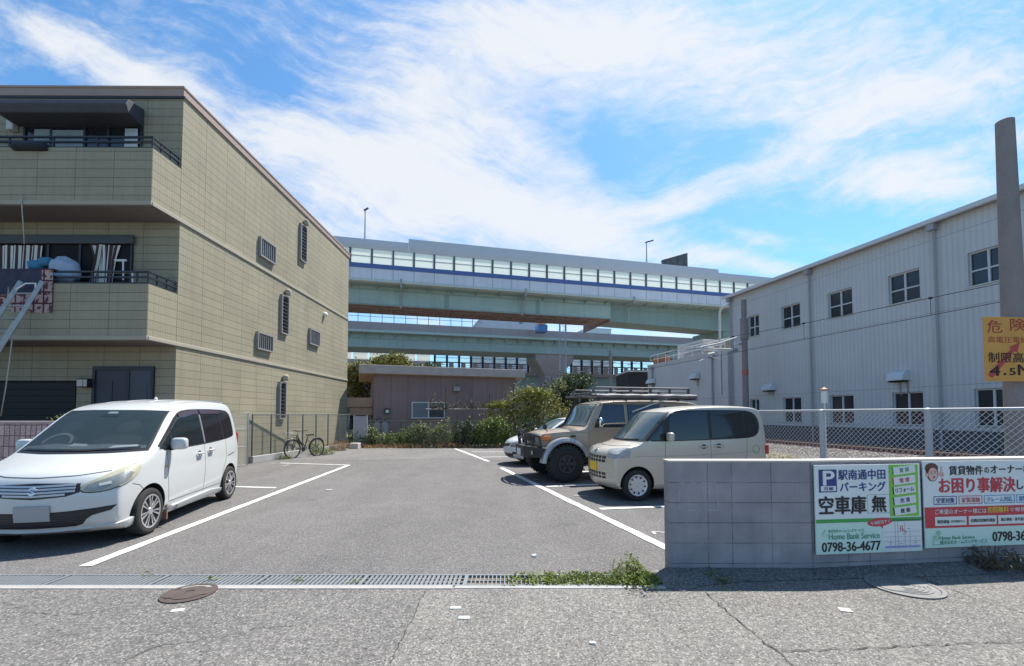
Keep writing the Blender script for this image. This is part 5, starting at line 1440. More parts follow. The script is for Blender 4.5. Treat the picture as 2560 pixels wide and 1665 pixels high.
m_wsglass = mat('windscreen_glass', (.055, .080, .085), .03, var=.25, scale=1.5, spec=.8)
m_tint = mat('tinted_glass', (.014, .013, .016), .05, var=0, spec=.6)
m_trimblk = mat('black_trim', (.018, .017, .019), .45, var=.1)
m_rubber = mat('tyre_rubber', (.022, .021, .021), .85, var=.2, scale=8, bmp=.3, bscale=80)
m_seam = mat('panel_seam', (.06, .06, .06), .8, var=0)
m_chrome = mat('chrome', (.75, .76, .78), .12, metal=1.0, var=0)
m_silver = mat('silver_alloy', (.55, .55, .56), .3, metal=.75, var=.05)
m_lens = mat('headlight_lens', (.44, .42, .30), .18, var=.3, scale=6, spec=.6)
m_lensclear = mat('clear_lens', (.33, .33, .33), .22, var=.5, scale=22, spec=.6)
m_redlens = mat('red_lens', (.42, .015, .02), .2, var=.1, coat=.5)
m_amber = mat('amber_lens', (.62, .15, .02), .2, var=.12, scale=10, coat=.5)

class Car:
    def __init__(s, name, label, cat, center, heading, L, W, paint, top, bot, front, rear, wtab, plan, bow, crown, wheels, R_, arch=None, well=.30, sub=2):
        ang = math.atan2(heading[1], heading[0])
        s.t = thing(name, label, cat, (center[0], center[1], 0), ang)
        s.L, s.W, s.paint = L, W, paint
        nC = len(front)
        Bs = [-1, -.955, -.80, -.5, 0, .5, .80, .955, 1]
        n = len(top)
        def pos(i, b, k):
            st, zt = top[i]; sb, zb = bot[i]
            F_ = lambda P, i_: (P[k][0], P[k][1])
            c0 = [f[1] for f in front]; c = (c0[k] - c0[0]) / (c0[-1] - c0[0])
            S = sb + (st - sb) * c; Z = zb + (zt - zb) * c
            a = i / (n - 1)
            lf = bot[0][0] + (top[0][0] - bot[0][0]) * c
            S += (front[k][0] - lf) * max(0, 1 - a * 2.2) ** 2
            c1 = [f[1] for f in rear]
            lr_ = bot[-1][0] + (top[-1][0] - bot[-1][0]) * c
            S += (rear[k][0] - lr_) * max(0, (a - .55) / .45) ** 2
            S += lerp_table(bow, S) * b * b
            Z -= lerp_table(crown, S) * b * b * c
            y = b * W / 2 * lerp_table(plan, S) * lerp_table(wtab, Z)
            return (L / 2 - S, y, Z)
        idx = {}; vs = []
        def V(i, j, k):
            if (i, j, k) not in idx:
                idx[(i, j, k)] = len(vs); vs.append(pos(i, Bs[j], k))
            return idx[(i, j, k)]
        fs = []; J = len(Bs) - 1; K = nC - 1; I = n - 1
        for i in range(I):
            for k in range(K):
                fs.append((V(i, 0, k), V(i, 0, k + 1), V(i + 1, 0, k + 1), V(i + 1, 0, k)))
                fs.append((V(i, J, k), V(i + 1, J, k), V(i + 1, J, k + 1), V(i, J, k + 1)))
            for j in range(J):
                fs.append((V(i, j, K), V(i, j + 1, K), V(i + 1, j + 1, K), V(i + 1, j, K)))
                fs.append((V(i, j, 0), V(i + 1, j, 0), V(i + 1, j + 1, 0), V(i, j + 1, 0)))
        for j in range(J):
            for k in range(K):
                fs.append((V(0, j, k), V(0, j + 1, k), V(0, j + 1, k + 1), V(0, j, k + 1)))
                fs.append((V(I, j, k), V(I, j, k + 1), V(I, j + 1, k + 1), V(I, j + 1, k)))
        o = MB().add(vs, fs).obj('body', paint, s.t, smooth=True)
        sb_ = o.modifiers.new('sub', 'SUBSURF'); sb_.levels = sub + 1; sb_.render_levels = sub + 1
        bpy.context.view_layer.update()
        dg = bpy.context.evaluated_depsgraph_get()
        me = bpy.data.meshes.new_from_object(o.evaluated_get(dg), depsgraph=dg)
        o.modifiers.clear(); o.data = me
        s.bvh = BVHTree.FromPolygons([v.co.copy() for v in me.vertices], [tuple(p.vertices) for p in me.polygons])
        # wheel wells
        arch = arch or R_ * 1.17
        cm_ = MB()
        for sx_ in wheels:
            for sg in (-1, 1):
                y0, y1 = sg * (W / 2 - well), sg * (W / 2 + .3)
                cm_.lathe([(0, min(y0, y1)), (arch, min(y0, y1)), (arch, max(y0, y1)), (0, max(y0, y1))], 40, axis=1, c=(L / 2 - sx_, 0, R_ + .01))
        co_ = cm_.obj('cutter', m_trimblk, s.t)
        for p in o.data.polygons: p.material_index = 0
        o.data.materials.append(m_trimblk)
        bm_ = o.modifiers.new('cut', 'BOOLEAN'); bm_.operation = 'DIFFERENCE'; bm_.solver = 'EXACT'; bm_.object = co_
        bpy.context.view_layer.update(); dg = bpy.context.evaluated_depsgraph_get(); dg.update()
        me2 = bpy.data.meshes.new_from_object(o.evaluated_get(dg), depsgraph=dg)
        o.modifiers.clear(); o.data = me2; bpy.data.objects.remove(co_)
        for p in me2.polygons:
            c = p.center
            for sx_ in wheels:
                d = math.hypot(c.x - (L / 2 - sx_), c.z - R_ - .01)
                if d < arch * 1.012 and (abs(c.y) < W / 2 - well + .02 or abs(d - arch) < arch * .03) and abs(p.normal.y) < .75 or (d < arch and abs(c.y) < W / 2 - well + .02): p.material_index = 1
        me2.set_sharp_from_angle(angle=R(50))
        me2.name = 'body'; s.body = o
    def X(s, S): return s.L / 2 - S
    # a patch of skin: outline seen along a direction, laid on the body and given a little thickness
    def patch(s, name, pts, m, off=.004, d='L', chaikin=0, res=.035, parent=None, sides=None, thick=.012):
        if d in ('L', 'R'):
            sg = 1 if d == 'L' else -1
            O = lambda u, v: (Vector((s.X(u), sg * 3, v)), Vector((0, -sg, 0)))
        elif d == 'F': O = lambda u, v: (Vector((4, u, v)), Vector((-1, 0, 0)))
        elif d == 'B': O = lambda u, v: (Vector((-4, u, v)), Vector((1, 0, 0)))
        elif d == 'T': O = lambda u, v: (Vector((s.X(u), v, 4)), Vector((0, 0, -1)))
        else:                                # oblique direction; points are (s, y, z)
            dv = Vector(d).normalized(); ax = dv.cross(Vector((0, 0, 1))).normalized(); ay = ax.cross(dv)
            pts = [((Vector((s.X(p[0]), p[1], p[2]))).dot(ax), (Vector((s.X(p[0]), p[1], p[2]))).dot(ay)) for p in pts]
            O = lambda u, v: (ax * u + ay * v - dv * 5, dv)
        pts = [Vector(p[:2]) for p in pts]
        for _ in range(chaikin):
            q = []
            for a, b in zip(pts, pts[1:] + pts[:1]): q += [a * .75 + b * .25, a * .25 + b * .75]
            pts = q
        bd = []
        for a, b in zip(pts, pts[1:] + pts[:1]):
            k = max(1, int((b - a).length / res + .5)); bd += [a + (b - a) * (i / k) for i in range(k)]
        nb = len(bd)
        x0, x1 = min(p.x for p in bd), max(p.x for p in bd); y0, y1 = min(p.y for p in bd), max(p.y for p in bd)
        def inside(p):
            c = False
            for a, b in zip(bd, bd[1:] + bd[:1]):
                if (a.y > p.y) != (b.y > p.y) and p.x < (b.x - a.x) * (p.y - a.y) / (b.y - a.y) + a.x: c = not c
            return c
        inn = []
        y = y0 + res * .5
        while y < y1:
            x = x0 + res * .5
            while x < x1:
                p = Vector((x, y))
                if inside(p) and min((p - q).length for q in bd) > res * .45: inn.append(p)
                x += res
            y += res
        r = delaunay_2d_cdt(bd + inn, [(i, (i + 1) % nb) for i in range(nb)], [], 1, 1e-6)
        V2, F2 = r[0], r[2]
        vs = []; nr = []
        for p in V2:
            o_, d_ = O(p.x, p.y)
            h, n_, _, _ = s.bvh.ray_cast(o_, d_)
            if h is None: h, n_, _, _ = s.bvh.find_nearest(o_ + d_ * (o_.length - .6))
            if n_.dot(d_) > 0: n_ = -n_
            vs.append(h + n_ * off); nr.append(n_)
        fs = [tuple(f) for f in F2]
        ec = {}
        for f in fs:
            for a, b in zip(f, f[1:] + f[:1]):
                ec[(min(a, b), max(a, b))] = ec.get((min(a, b), max(a, b)), 0) + 1
        low = {}
        for (a, b), c in ec.items():
            if c == 1:
                for w_ in (a, b):
                    if w_ not in low: low[w_] = len(vs); vs.append(Vector(vs[w_]) - nr[w_] * (off + thick))
                fs.append((a, b, low[b], low[a]))
        o = MB().add(vs, fs).obj(name, m, parent or s.t)
        for p in o.data.polygons: p.use_smooth = True
        o.data.set_sharp_from_angle(angle=R(40))
        return o
    def both(s, name, pts, m, **kw):
        a = s.patch(name, pts, m, d='L', **kw)
        return a, s.patch(name, pts, m, d='R', **kw)
    def seam(s, pts, d='L', w=.007, name='door_seam', m=None, off=.0015, parent=None):
        pts = [Vector(p) for p in pts]; l = []; r = []
        for i, p in enumerate(pts):
            t = (pts[min(i + 1, len(pts) - 1)] - pts[max(i - 1, 0)]).normalized(); n_ = Vector((-t.y, t.x)) * w / 2
            l.append(p + n_); r.append(p - n_)
        return s.patch(name, l + r[::-1], m or m_seam, off=off, d=d, res=.06, thick=.004, parent=parent)
    def wheel(s, S, y, R_, wd, style, rimR, m_rim, side):
        """y: centre of the tyre; side +1 left"""
        c = (0, 0, 0)
        w = MB(); f = side * wd / 2
        w.lathe([(0, f * .75), (rimR * .25, f * .78), (rimR * .80, f * .70), (rimR * .93, f * .95), (rimR * 1.0, f * .98), (rimR * 1.02, f * .8), (rimR, -f * .9), (0, -f * .9)], 40, axis=1)
        o = w.obj('wheel', m_rim if style in ('cap',) else m_trimblk, s.t, smooth=35, loc=(s.X(S), y, R_))
        t = MB().lathe([(rimR * .99, -f * .9), (rimR * 1.05, -f * 1.0), (R_ * .90, -f * 1.04), (R_ * .975, -f * .88), (R_, -f * .6), (R_, f * .6), (R_ * .975, f * .88), (R_ * .90, f * 1.04), (rimR * 1.05, f * 1.0), (rimR * .99, f * .9)], 48, axis=1).obj('tyre', m_rubber, o, smooth=40)
        r = MB()
        if style == 'spokes':
            r.lathe([(rimR * .90, f * .99), (rimR * 1.0, f * 1.01), (rimR * 1.0, f * .9), (rimR * .9, f * .9)], 40, axis=1)
            r.lathe([(0, f * 1.0), (rimR * .20, f * .99), (rimR * .24, f * .85)], 20, axis=1)
            for k in range(14):
                a = k * 2 * math.pi / 14 + (.07 if k % 2 else -.07)
                p_ = lambda rr, da: (rr * math.cos(a + da), rr * math.sin(a + da))
                q = [p_(rimR * .20, -.09), p_(rimR * .20, .09), p_(rimR * .92, .060), p_(rimR * .92, -.060)]
                r.prism([(x, f * .97, z) for x, z in q], [(x, f * .86, z) for x, z in q])
            r.obj('rim', m_rim, o, smooth=30)
        elif style == 'cap':
            for k in range(10):
                a = k * 2 * math.pi / 10 + .15; q = []
                for i in range(12):
                    b = i * 2 * math.pi / 12; q.append((rimR * (.76 + .12 * math.cos(b)) * math.cos(a + .085 * math.sin(b)), rimR * (.76 + .12 * math.cos(b)) * math.sin(a + .085 * math.sin(b))))
                MB().prism([(x, f * .90, z) for x, z in q], [(x, f * .60, z) for x, z in q]).obj('cap_hole', m_trimblk, o)
            r.lathe([(0, f * .92), (rimR * .16, f * .90), (rimR * .2, f * .80)], 20, axis=1); r.obj('hub_cap', m_rim, o, smooth=30)
        else:
            r.lathe([(rimR * .84, f * .99), (rimR * .98, f * 1.0), (rimR * .98, f * .9)], 40, axis=1)
            for k in range(6):
                a = k * 2 * math.pi / 6
                p_ = lambda rr, da: (rr * math.cos(a + da), rr * math.sin(a + da))
                q = [p_(rimR * .30, -.35), p_(rimR * .30, .35), p_(rimR * .9, .17), p_(rimR * .9, -.17)]
                r.prism([(x, f * .86, z) for x, z in q], [(x, f * .76, z) for x, z in q])
            r.lathe([(0, f * 1.05), (rimR * .2, f * 1.03), (rimR * .26, f * .8)], 16, axis=1)
            r.obj('rim', mat('matt_black_rim', (.075, .075, .08), .4, metal=.5), o, smooth=30)
        return o
    def mirror(s, S, y, z, size, m, sgn):
        bm = bmesh.new(); bmesh.ops.create_icosphere(bm, subdivisions=3, radius=1)
        for v in bm.verts:
            c = v.co
            v.co = Vector((math.copysign(abs(c.x) ** .6, c.x) * size[0] / 2, math.copysign(abs(c.y) ** .55, c.y) * size[1] / 2, math.copysign(abs(c.z) ** .55, c.z) * size[2] / 2))
        me = bpy.data.meshes.new('door_mirror'); bm.to_mesh(me); bm.free()
        for q in me.polygons: q.use_smooth = True
        me.materials.append(m)
        o = bpy.data.objects.new('door_mirror', me); COL.objects.link(o); o.parent = s.t; o.location = (s.X(S), sgn * y, z)
        MB().tube([(0, 0, -size[2] * .3), (.0, -sgn * .14, -size[2] * .45)], .025, 8).obj('arm', m_trimblk, o, smooth=True)
        return o
    def handle(s, S, z, m, sgn, length=.17):
        h, n_, _, _ = s.bvh.ray_cast(Vector((s.X(S), sgn * 3, z)), Vector((0, -sgn, 0)))
        y = h.y
        o = MB().tube([(-length / 2, sgn * .012, 0), (-length / 2 + .02, sgn * .04, .0), (length / 2 - .02, sgn * .04, 0), (length / 2, sgn * .012, 0)], [.014, .016, .016, .014], 10).obj('door_handle', m, s.t, smooth=50, loc=(s.X(S), y, z))
        pr = [(-.055 + .055 * (1 + math.cos(a)) * 1.0 - .055, .042 * math.sin(a)) for a in [i * 6.283 / 16 for i in range(16)]]
        MB().add([(x + .055, sgn * .004, zz_) for x, zz_ in pr], [tuple(range(16))]).obj('handle_recess', m_seam, o)

# ---- white compact minivan on the left
m_pearl = car_paint('pearl_white_paint', (.55, .56, .555))
top = [(.05, .81), (.13, .89), (.30, .96), (.46, 1.015), (.60, 1.06), (.88, 1.27), (1.12, 1.445), (1.34, 1.60), (1.62, 1.715), (2.2, 1.785), (2.9, 1.80), (3.32, 1.78), (3.52, 1.745), (3.59, 1.68)]
bot = [(.13, .20), (.26, .19), (.5, .19), (.72, .19), (.88, .19), (1.12, .19), (1.36, .19), (1.6, .19), (1.85, .19), (2.3, .19), (2.85, .19), (3.25, .20), (3.45, .21), (3.58, .23)]
front = [(.13, .20), (.045, .27), (.01, .38), (.0, .52), (.0, .62), (.012, .70), (.05, .80)]
rear = [(3.58, .23), (3.66, .3), (3.70, .45), (3.71, .70), (3.70, .95), (3.67, 1.35), (3.59, 1.66)]
wtab = [(.19, .93), (.30, .97), (.5, 1.0), (.80, 1.0), (1.0, .985), (1.1, .955), (1.4, .885), (1.6, .825), (1.7, .785), (1.77, .76)]
plan = [(0, .86), (.2, .93), (.5, .985), (.9, 1.0), (2.8, 1.0), (3.3, .985), (3.6, .95), (3.72, .92)]
bow = [(0, .17), (.4, .17), (.7, .17), (1.34, .09), (1.9, .0), (3.2, 0), (3.6, -.07), (3.71, -.09)]
crown = [(0, .05), (.4, .05), (.7, .03), (1.35, .045), (2, .055), (3.3, .05), (3.7, .02)]
c1 = Car('minivan', 'white compact minivan with alloy wheels parked at the left of the lot', 'car', (-5.90, 6.95), (.205, -.979), 3.71, 1.62, m_pearl, top, bot, front, rear, wtab, plan, bow, crown, (.71, 3.16), .295)
def wsc(c, z0, z1, w0, w1, dip=.0): return [(-w0, z0 + dip), (-w0 * .5, z0 + .0), (w0 * .5, z0), (w0, z0 + dip), (w1, z1 - .012), (w1 * .5, z1), (-w1 * .5, z1), (-w1, z1 - .012)]
c1.patch('windscreen_surround', wsc(c1, 1.05, 1.60, .72, .61, .015), m_trimblk, off=.003, d='F')
def see_through(name, col, a):
    m, nt, p, co = new_mat(name)
    p.inputs['Base Color'].default_value = rgba(col); p.inputs['Roughness'].default_value = .02; p.inputs['Specular IOR Level'].default_value = .45; p.inputs['Alpha'].default_value = a
    return m
m_dash = mat('dashboard_grey', (.13, .145, .15), .7, var=.3, scale=5); m_seat = mat('seat_grey', (.034, .038, .042), .9, var=.2); m_cabin = mat('cabin_dark', (.020, .026, .028), .9, var=.5, scale=3)
ws = c1.patch('windscreen', wsc(c1, 1.08, 1.585, .695, .595, .012), see_through('windscreen_clear', (.018, .045, .055), .40), off=.014, d='F')
c1.patch('cabin', wsc(c1, 1.085, 1.58, .69, .59, .012), m_cabin, off=.0045, d='F', parent=ws)
for y in (-.33, .33):
    c1.patch('headrest', [(y - .12, 1.30), (y + .12, 1.30), (y + .11, 1.42), (y + .05, 1.455), (y - .05, 1.455), (y - .11, 1.42)], m_seat, off=.0055, d='F', parent=ws, chaikin=1)
    c1.patch('seat_back', [(y - .24, 1.14), (y + .24, 1.14), (y + .21, 1.27), (y - .21, 1.27)], m_seat, off=.0055, d='F', parent=ws, chaikin=1)
c1.patch('dashboard', [(-.68, 1.09), (.68, 1.09), (.66, 1.13), (.3, 1.155), (-.1, 1.15), (-.3, 1.165), (-.66, 1.13)], m_dash, off=.007, d='F', parent=ws)
rg_ = [(-.33 + .17 * math.cos(a), 1.165 + .115 * math.sin(a)) for a in [i * math.pi / 12 for i in range(13)]]
c1.seam(rg_, 'F', w=.026, name='steering_wheel', m=mat('wheel_grey', (.16, .16, .16), .6), off=.009, parent=ws)
c1.patch('paper', [(.30, 1.10), (.60, 1.105), (.57, 1.14), (.34, 1.13)], mat('dash_paper', (.55, .57, .60), .8), off=.010, d='F', parent=ws)
c1.patch('paper', [(-.15, 1.13), (.08, 1.125), (.05, 1.155), (-.1, 1.165)], mat('dash_paper_grey', (.30, .32, .34), .8), off=.010, d='F', parent=ws)
c1.patch('room_mirror', [(-.11, 1.50), (.11, 1.50), (.11, 1.545), (-.11, 1.545)], m_trimblk, off=.009, d='F', parent=ws)
c1.patch('wiper', [(-.62, 1.09), (.1, 1.075), (.62, 1.10), (.62, 1.115), (.1, 1.092), (-.62, 1.105)], m_trimblk, off=.014, d='F')
c1.patch('sensor_box', [(-.06, 1.545), (.06, 1.545), (.05, 1.57), (-.05, 1.57)], mat('pale_grey_plastic', (.45, .5, .52), .4), off=.009, d='F')
side = [(.80, 1.045), (1.75, 1.05), (2.6, 1.075), (3.30, 1.12), (3.42, 1.17), (3.42, 1.47), (3.36, 1.57), (3.20, 1.62), (2.4, 1.63), (1.72, 1.61), (1.48, 1.545), (1.16, 1.315)]
c1.both('side_glass_surround', side, m_trimblk, off=.003, chaikin=1)
for pts, m in (([(.90, 1.075), (1.20, 1.08), (1.23, 1.305)], m_carglass), ([(1.26, 1.075), (2.14, 1.085), (2.14, 1.575), (1.75, 1.565), (1.54, 1.52), (1.27, 1.325)], m_carglass),
               ([(2.21, 1.09), (2.90, 1.11), (2.90, 1.565), (2.21, 1.565)], m_tint), ([(2.95, 1.115), (3.30, 1.145), (3.38, 1.2), (3.37, 1.43), (3.30, 1.535), (2.95, 1.562)], m_tint)):
    c1.both('side_window', pts, m, off=.007)
vis = mat('smoked_visor', (.055, .035, .045), .15, spec=.7)
for sg in ('L', 'R'):
    c1.patch('window_visor', [(1.54, 1.49), (1.75, 1.53), (2.15, 1.54), (2.15, 1.605), (1.72, 1.59), (1.52, 1.54)], vis, off=.016, d=sg)
    c1.patch('window_visor', [(2.20, 1.545), (2.9, 1.545), (2.9, 1.605), (2.20, 1.607)], vis, off=.016, d=sg)
    c1.patch('window_pillar', [(2.155, 1.085), (2.20, 1.085), (2.20, 1.535), (2.155, 1.53)], m_silver, off=.009, d=sg)
for sg in ('L', 'R'):
    for pts in ([(1.08, 1.04), (1.08, .7), (1.14, .33)], [(2.17, 1.06), (2.17, .6), (2.15, .33)], [(3.00, 1.10), (2.99, .80), (2.86, .55), (2.80, .33)], [(1.16, .335), (1.9, .34), (2.80, .345)], [(2.2, .985), (2.8, 1.0), (3.45, 1.06)]):
        if pts[0][1] == .985: continue
        c1.seam(pts, sg)
    c1.patch('side_skirt', [(1.14, .185), (2.84, .185), (2.84, .26), (2.4, .30), (1.3, .27), (1.14, .25)], m_pearl, off=.030, d=sg, thick=.06)
    c1.patch('fuel_lid', [(3.05, .79), (3.35, .83), (3.35, .842), (3.05, .802)], m_trimblk, off=.003, d=sg)
    c1.patch('side_repeater', [(1.00, .815), (1.045, .815), (1.045, .845), (1.0, .845)], mat('repeater_orange', (.55, .36, .16), .2), off=.014, d=sg)
    c1.seam([(.36, .70), (.48, .665), (.55, .60)], sg, name='bumper_seam')
    sgn = 1 if sg == 'L' else -1
    c1.handle(1.98, .93, m_pearl, sgn); c1.handle(2.36, .955, m_pearl, sgn)
    c1.mirror(1.16, .90, 1.13, (.12, .20, .17), m_pearl, sgn)
    hl = [(.06, .41, .655), (.05, .43, .735), (.11, .55, .80), (.24, .66, .875), (.42, .735, .94), (.53, .765, .945), (.49, .79, .845), (.33, .775, .735), (.18, .70, .665), (.09, .55, .635)]
    c1.patch('headlight_rim', [(a, sgn * b, c) for a, b, c in hl], m_trimblk, off=.003, d=(-1, -sgn * .75, -.25), chaikin=1)
    h_ = c1.patch('headlight', [(a + .006, sgn * (.615 + (b - .615) * .95), .80 + (c - .80) * .93) for a, b, c in hl], m_lens, off=.010, d=(-1, -sgn * .75, -.25), chaikin=1, res=.03)
    c1.patch('reflector', [(.075, sgn * .45, .67), (.08, sgn * .48, .735), (.20, sgn * .64, .80), (.34, sgn * .72, .845), (.40, sgn * .755, .83), (.32, sgn * .755, .755), (.19, sgn * .69, .69), (.10, sgn * .55, .655)], mat('lamp_reflector', (.25, .26, .25), .3, metal=.2, var=.45, scale=9), off=.015, d=(-1, -sgn * .75, -.25), parent=h_)
    c1.patch('bulb', [(.14, sgn * .56, .705), (.14, sgn * .56, .735), (.20, sgn * .645, .75), (.20, sgn * .645, .72)], mat('bulb_grey', (.55, .55, .5), .5), off=.02, d=(-1, -sgn * .75, -.25), parent=h_)
    MB().box(c1.X(3.66), c1.X(3.60), sgn * .70 - .045, sgn * .70 + .045, .98, 1.2).obj('tail_light', m_redlens, c1.t, bev=.03)
    for S in (.71, 3.16): c1.wheel(S, sgn * .722, .295, .165, 'spokes', .215, m_silver, sgn)
    # lip of the arch
for sg, sgn in (('L', 1), ('R', -1)):
    for S in (.77, 3.20):
        pts = []
        MBx = MB()
        a = [i * math.pi / 16 - .12 for i in range(0, 19)]
c1.seam([(-.60, .87), (-.35, .835), (0, .822), (.35, .835), (.60, .87)], 'F', w=.010, name='bonnet_seam')
gr = c1.patch('grille', [(-.41, .655), (-.30, .615), (0, .592), (.30, .615), (.41, .655), (.405, .752), (0, .768), (-.405, .752)], m_trimblk, off=.004, d='F')
for z in (.628, .662, .696, .730):
    wv = .37 if z > .65 else .29
    c1.patch('chrome_slat', [(-wv, z), (0, z - .012), (wv, z), (wv, z + .022), (0, z + .010), (-wv, z + .022)], mat('slat_silver', (.46, .455, .49), .35, metal=.25), off=.012, d='F', parent=gr)
em = MB()
S_ = [(-.062, .694), (-.005, .735), (.062, .694), (.025, .694), (-.002, .712), (-.03, .692), (.035, .650), (.062, .672), (.062, .66), (.005, .621), (-.062, .662), (-.025, .662), (.0, .645), (.03, .664), (-.035, .706)]
S_ = [(-.060, .700), (.0, .742), (.060, .700), (.060, .690), (.022, .690), (.0, .706), (-.022, .690), (.060, .634), (.0, .592), (-.060, .634), (-.060, .644), (-.022, .644), (.0, .628), (.022, .644)]
S_ = [(y * .72, .68 + (z - .667) * .62) for y, z in S_]
c1.patch('emblem', [(y, z) for y, z in S_], mat('emblem_silver', (.62, .62, .65), .25, metal=.4), off=.022, d='F', res=.012, parent=gr)
ik = c1.patch('air_intake', [(-.73, .49), (-.68, .43), (-.52, .385), (-.47, .345), (-.43, .29), (-.36, .268), (0, .262), (.36, .268), (.43, .29), (.47, .345), (.52, .385), (.68, .43), (.73, .49), (.55, .468), (.3, .448), (0, .44), (-.3, .448), (-.55, .468)], m_trimblk, off=.003, d='F')
for z in (.30, .325, .35, .375, .40): c1.patch('intake_slat', [(-.40, z), (.40, z), (.40, z + .007), (-.40, z + .007)], mat('slat_black', (.05, .05, .055), .4), off=.008, d='F', parent=ik)
c1.patch('number_plate', [(-.165, .355), (.165, .355), (.165, .52), (-.165, .52)], mat('blank_plate', (.34, .34, .345), .5, var=.02), off=.022, d='F')
c1.patch('front_lip', [(-.78, .20), (-.4, .185), (.4, .185), (.78, .20), (.78, .262), (.5, .25), (.2, .235), (-.2, .235), (-.5, .25), (-.78, .262)], m_pearl, off=.028, d='F', thick=.05)
for sgn in (1, -1): c1.patch('front_lip_corner', [(.10, sgn * .62, .19), (.45, sgn * .80, .19), (.45, sgn * .80, .31), (.35, sgn * .78, .285), (.10, sgn * .62, .262)], m_pearl, off=.026, d=(-.5, -sgn * .9, 0), thick=.05)
c1.patch('roof_spoiler', [(3.36, -.52), (3.36, .52), (3.58, .50), (3.58, -.50)], m_pearl, off=.035, d='T', thick=.05)
for y in (-.42, -.15, .15, .42): c1.seam([(1.85, y), (2.5, y * 1.04), (3.3, y)], 'T', w=.02, name='roof_bead', m=mat('bead_white', (.62, .63, .63), .4))
MB().lathe([(0, 0), (.03, 0), (.012, .035), (0, .04)], 10, c=(c1.X(2.3), 0, 1.783)).obj('antenna', m_pearl, c1.t)
for sgn in (1, -1):
    MB().box(c1.X(.71) - .40, c1.X(.71) - .375, sgn * .72 - .08, sgn * .72 + .08, .10, .30).obj('mud_flap', mat('mud_flap_red', (.24, .12, .10), .7), c1.t)
MB().box(c1.X(2.3), c1.X(1.2), -.6, .6, .14, .2).obj('underbody', m_trimblk, c1.t)

c1.t.scale = (1.03, 1.03, 1.04)
# ---- champagne kei wagon behind the wall
m_champ = car_paint('champagne_paint', (.53, .475, .385), flake=.22, rough=.36)
top = [(.035, .84), (.12, .935), (.30, .995), (.46, 1.03), (.58, 1.06), (.82, 1.28), (1.02, 1.465), (1.18, 1.60), (1.40, 1.685), (1.85, 1.735), (2.5, 1.75), (3.02, 1.74), (3.25, 1.715), (3.32, 1.66)]
bot = [(.09, .21), (.2, .20), (.36, .20), (.5, .20), (.62, .20), (.84, .20), (1.04, .20), (1.2, .20), (1.42, .20), (1.85, .20), (2.5, .20), (2.98, .20), (3.2, .22), (3.30, .25)]
front = [(.09, .21), (.03, .28), (.008, .40), (.0, .55), (.0, .66), (.008, .75), (.035, .84)]
rear = [(3.30, .25), (3.37, .32), (3.393, .5), (3.395, .75), (3.39, 1.0), (3.37, 1.35), (3.32, 1.66)]
wtab = [(.20, .94), (.32, .98), (.5, 1.0), (.95, 1.0), (1.08, .985), (1.4, .93), (1.6, .885), (1.7, .85), (1.76, .83)]
plan = [(0, .90), (.15, .95), (.4, .99), (.8, 1.0), (2.9, 1.0), (3.2, .985), (3.40, .955)]
bow = [(0, .17), (.4, .15), (.9, .12), (1.3, .05), (1.8, 0), (3.0, 0), (3.3, -.05)]
crown = [(0, .04), (.5, .04), (.9, .03), (1.5, .04), (2, .045), (3.3, .04)]
c2_ = Car('kei_wagon', 'champagne beige boxy small wagon with dark windows parked behind the block wall', 'car', (3.27, 9.10), (-.983, -.185), 3.395, 1.475, m_champ, top, bot, front, rear, wtab, plan, bow, crown, (.60, 3.08), .283)
c = c2_
c.patch('windscreen_surround', wsc(c, 1.055, 1.605, .665, .60, .01), m_trimblk, off=.003, d='F')
c.patch('windscreen', wsc(c, 1.085, 1.59, .645, .585, .01), m_wsglass, off=.007, d='F')
c.patch('wiper', [(-.55, 1.085), (.1, 1.072), (.55, 1.09), (.55, 1.105), (.1, 1.088), (-.55, 1.1)], m_trimblk, off=.014, d='F')
side = [(.66, 1.065), (1.6, 1.07), (2.7, 1.10), (3.03, 1.12), (3.17, 1.19), (3.22, 1.36), (3.17, 1.54), (3.03, 1.63), (2.7, 1.645), (1.9, 1.645), (1.36, 1.625), (1.16, 1.54), (.92, 1.315)]
c.both('side_glass_surround', side, m_trimblk, off=.003, chaikin=1)
for sgn in (1, -1): c.patch('pillar_black', [(.64, sgn * .60, 1.065), (.82, sgn * .73, 1.07), (1.02, sgn * .72, 1.31), (1.27, sgn * .66, 1.60), (1.14, sgn * .57, 1.60), (.88, sgn * .60, 1.31)], m_trimblk, off=.006, res=.018, d=(-1, -sgn * 1.0, -.1))
m_kglass = mat('dark_side_glass', (.014, .015, .017), .05, var=0, spec=.6)
for pts in ([(.84, 1.09), (1.10, 1.09), (1.14, 1.46), (1.08, 1.44)], [(1.24, 1.085), (2.08, 1.095), (2.08, 1.615), (1.48, 1.60), (1.28, 1.55)], [(2.14, 1.097), (2.86, 1.115), (2.86, 1.62), (2.14, 1.618)], [(2.90, 1.125), (3.03, 1.14), (3.13, 1.2), (3.17, 1.36), (3.13, 1.52), (3.02, 1.60), (2.90, 1.615)]):
    c.both('side_window', pts, m_kglass if pts[0][0] > 2 else m_carglass, off=.007)
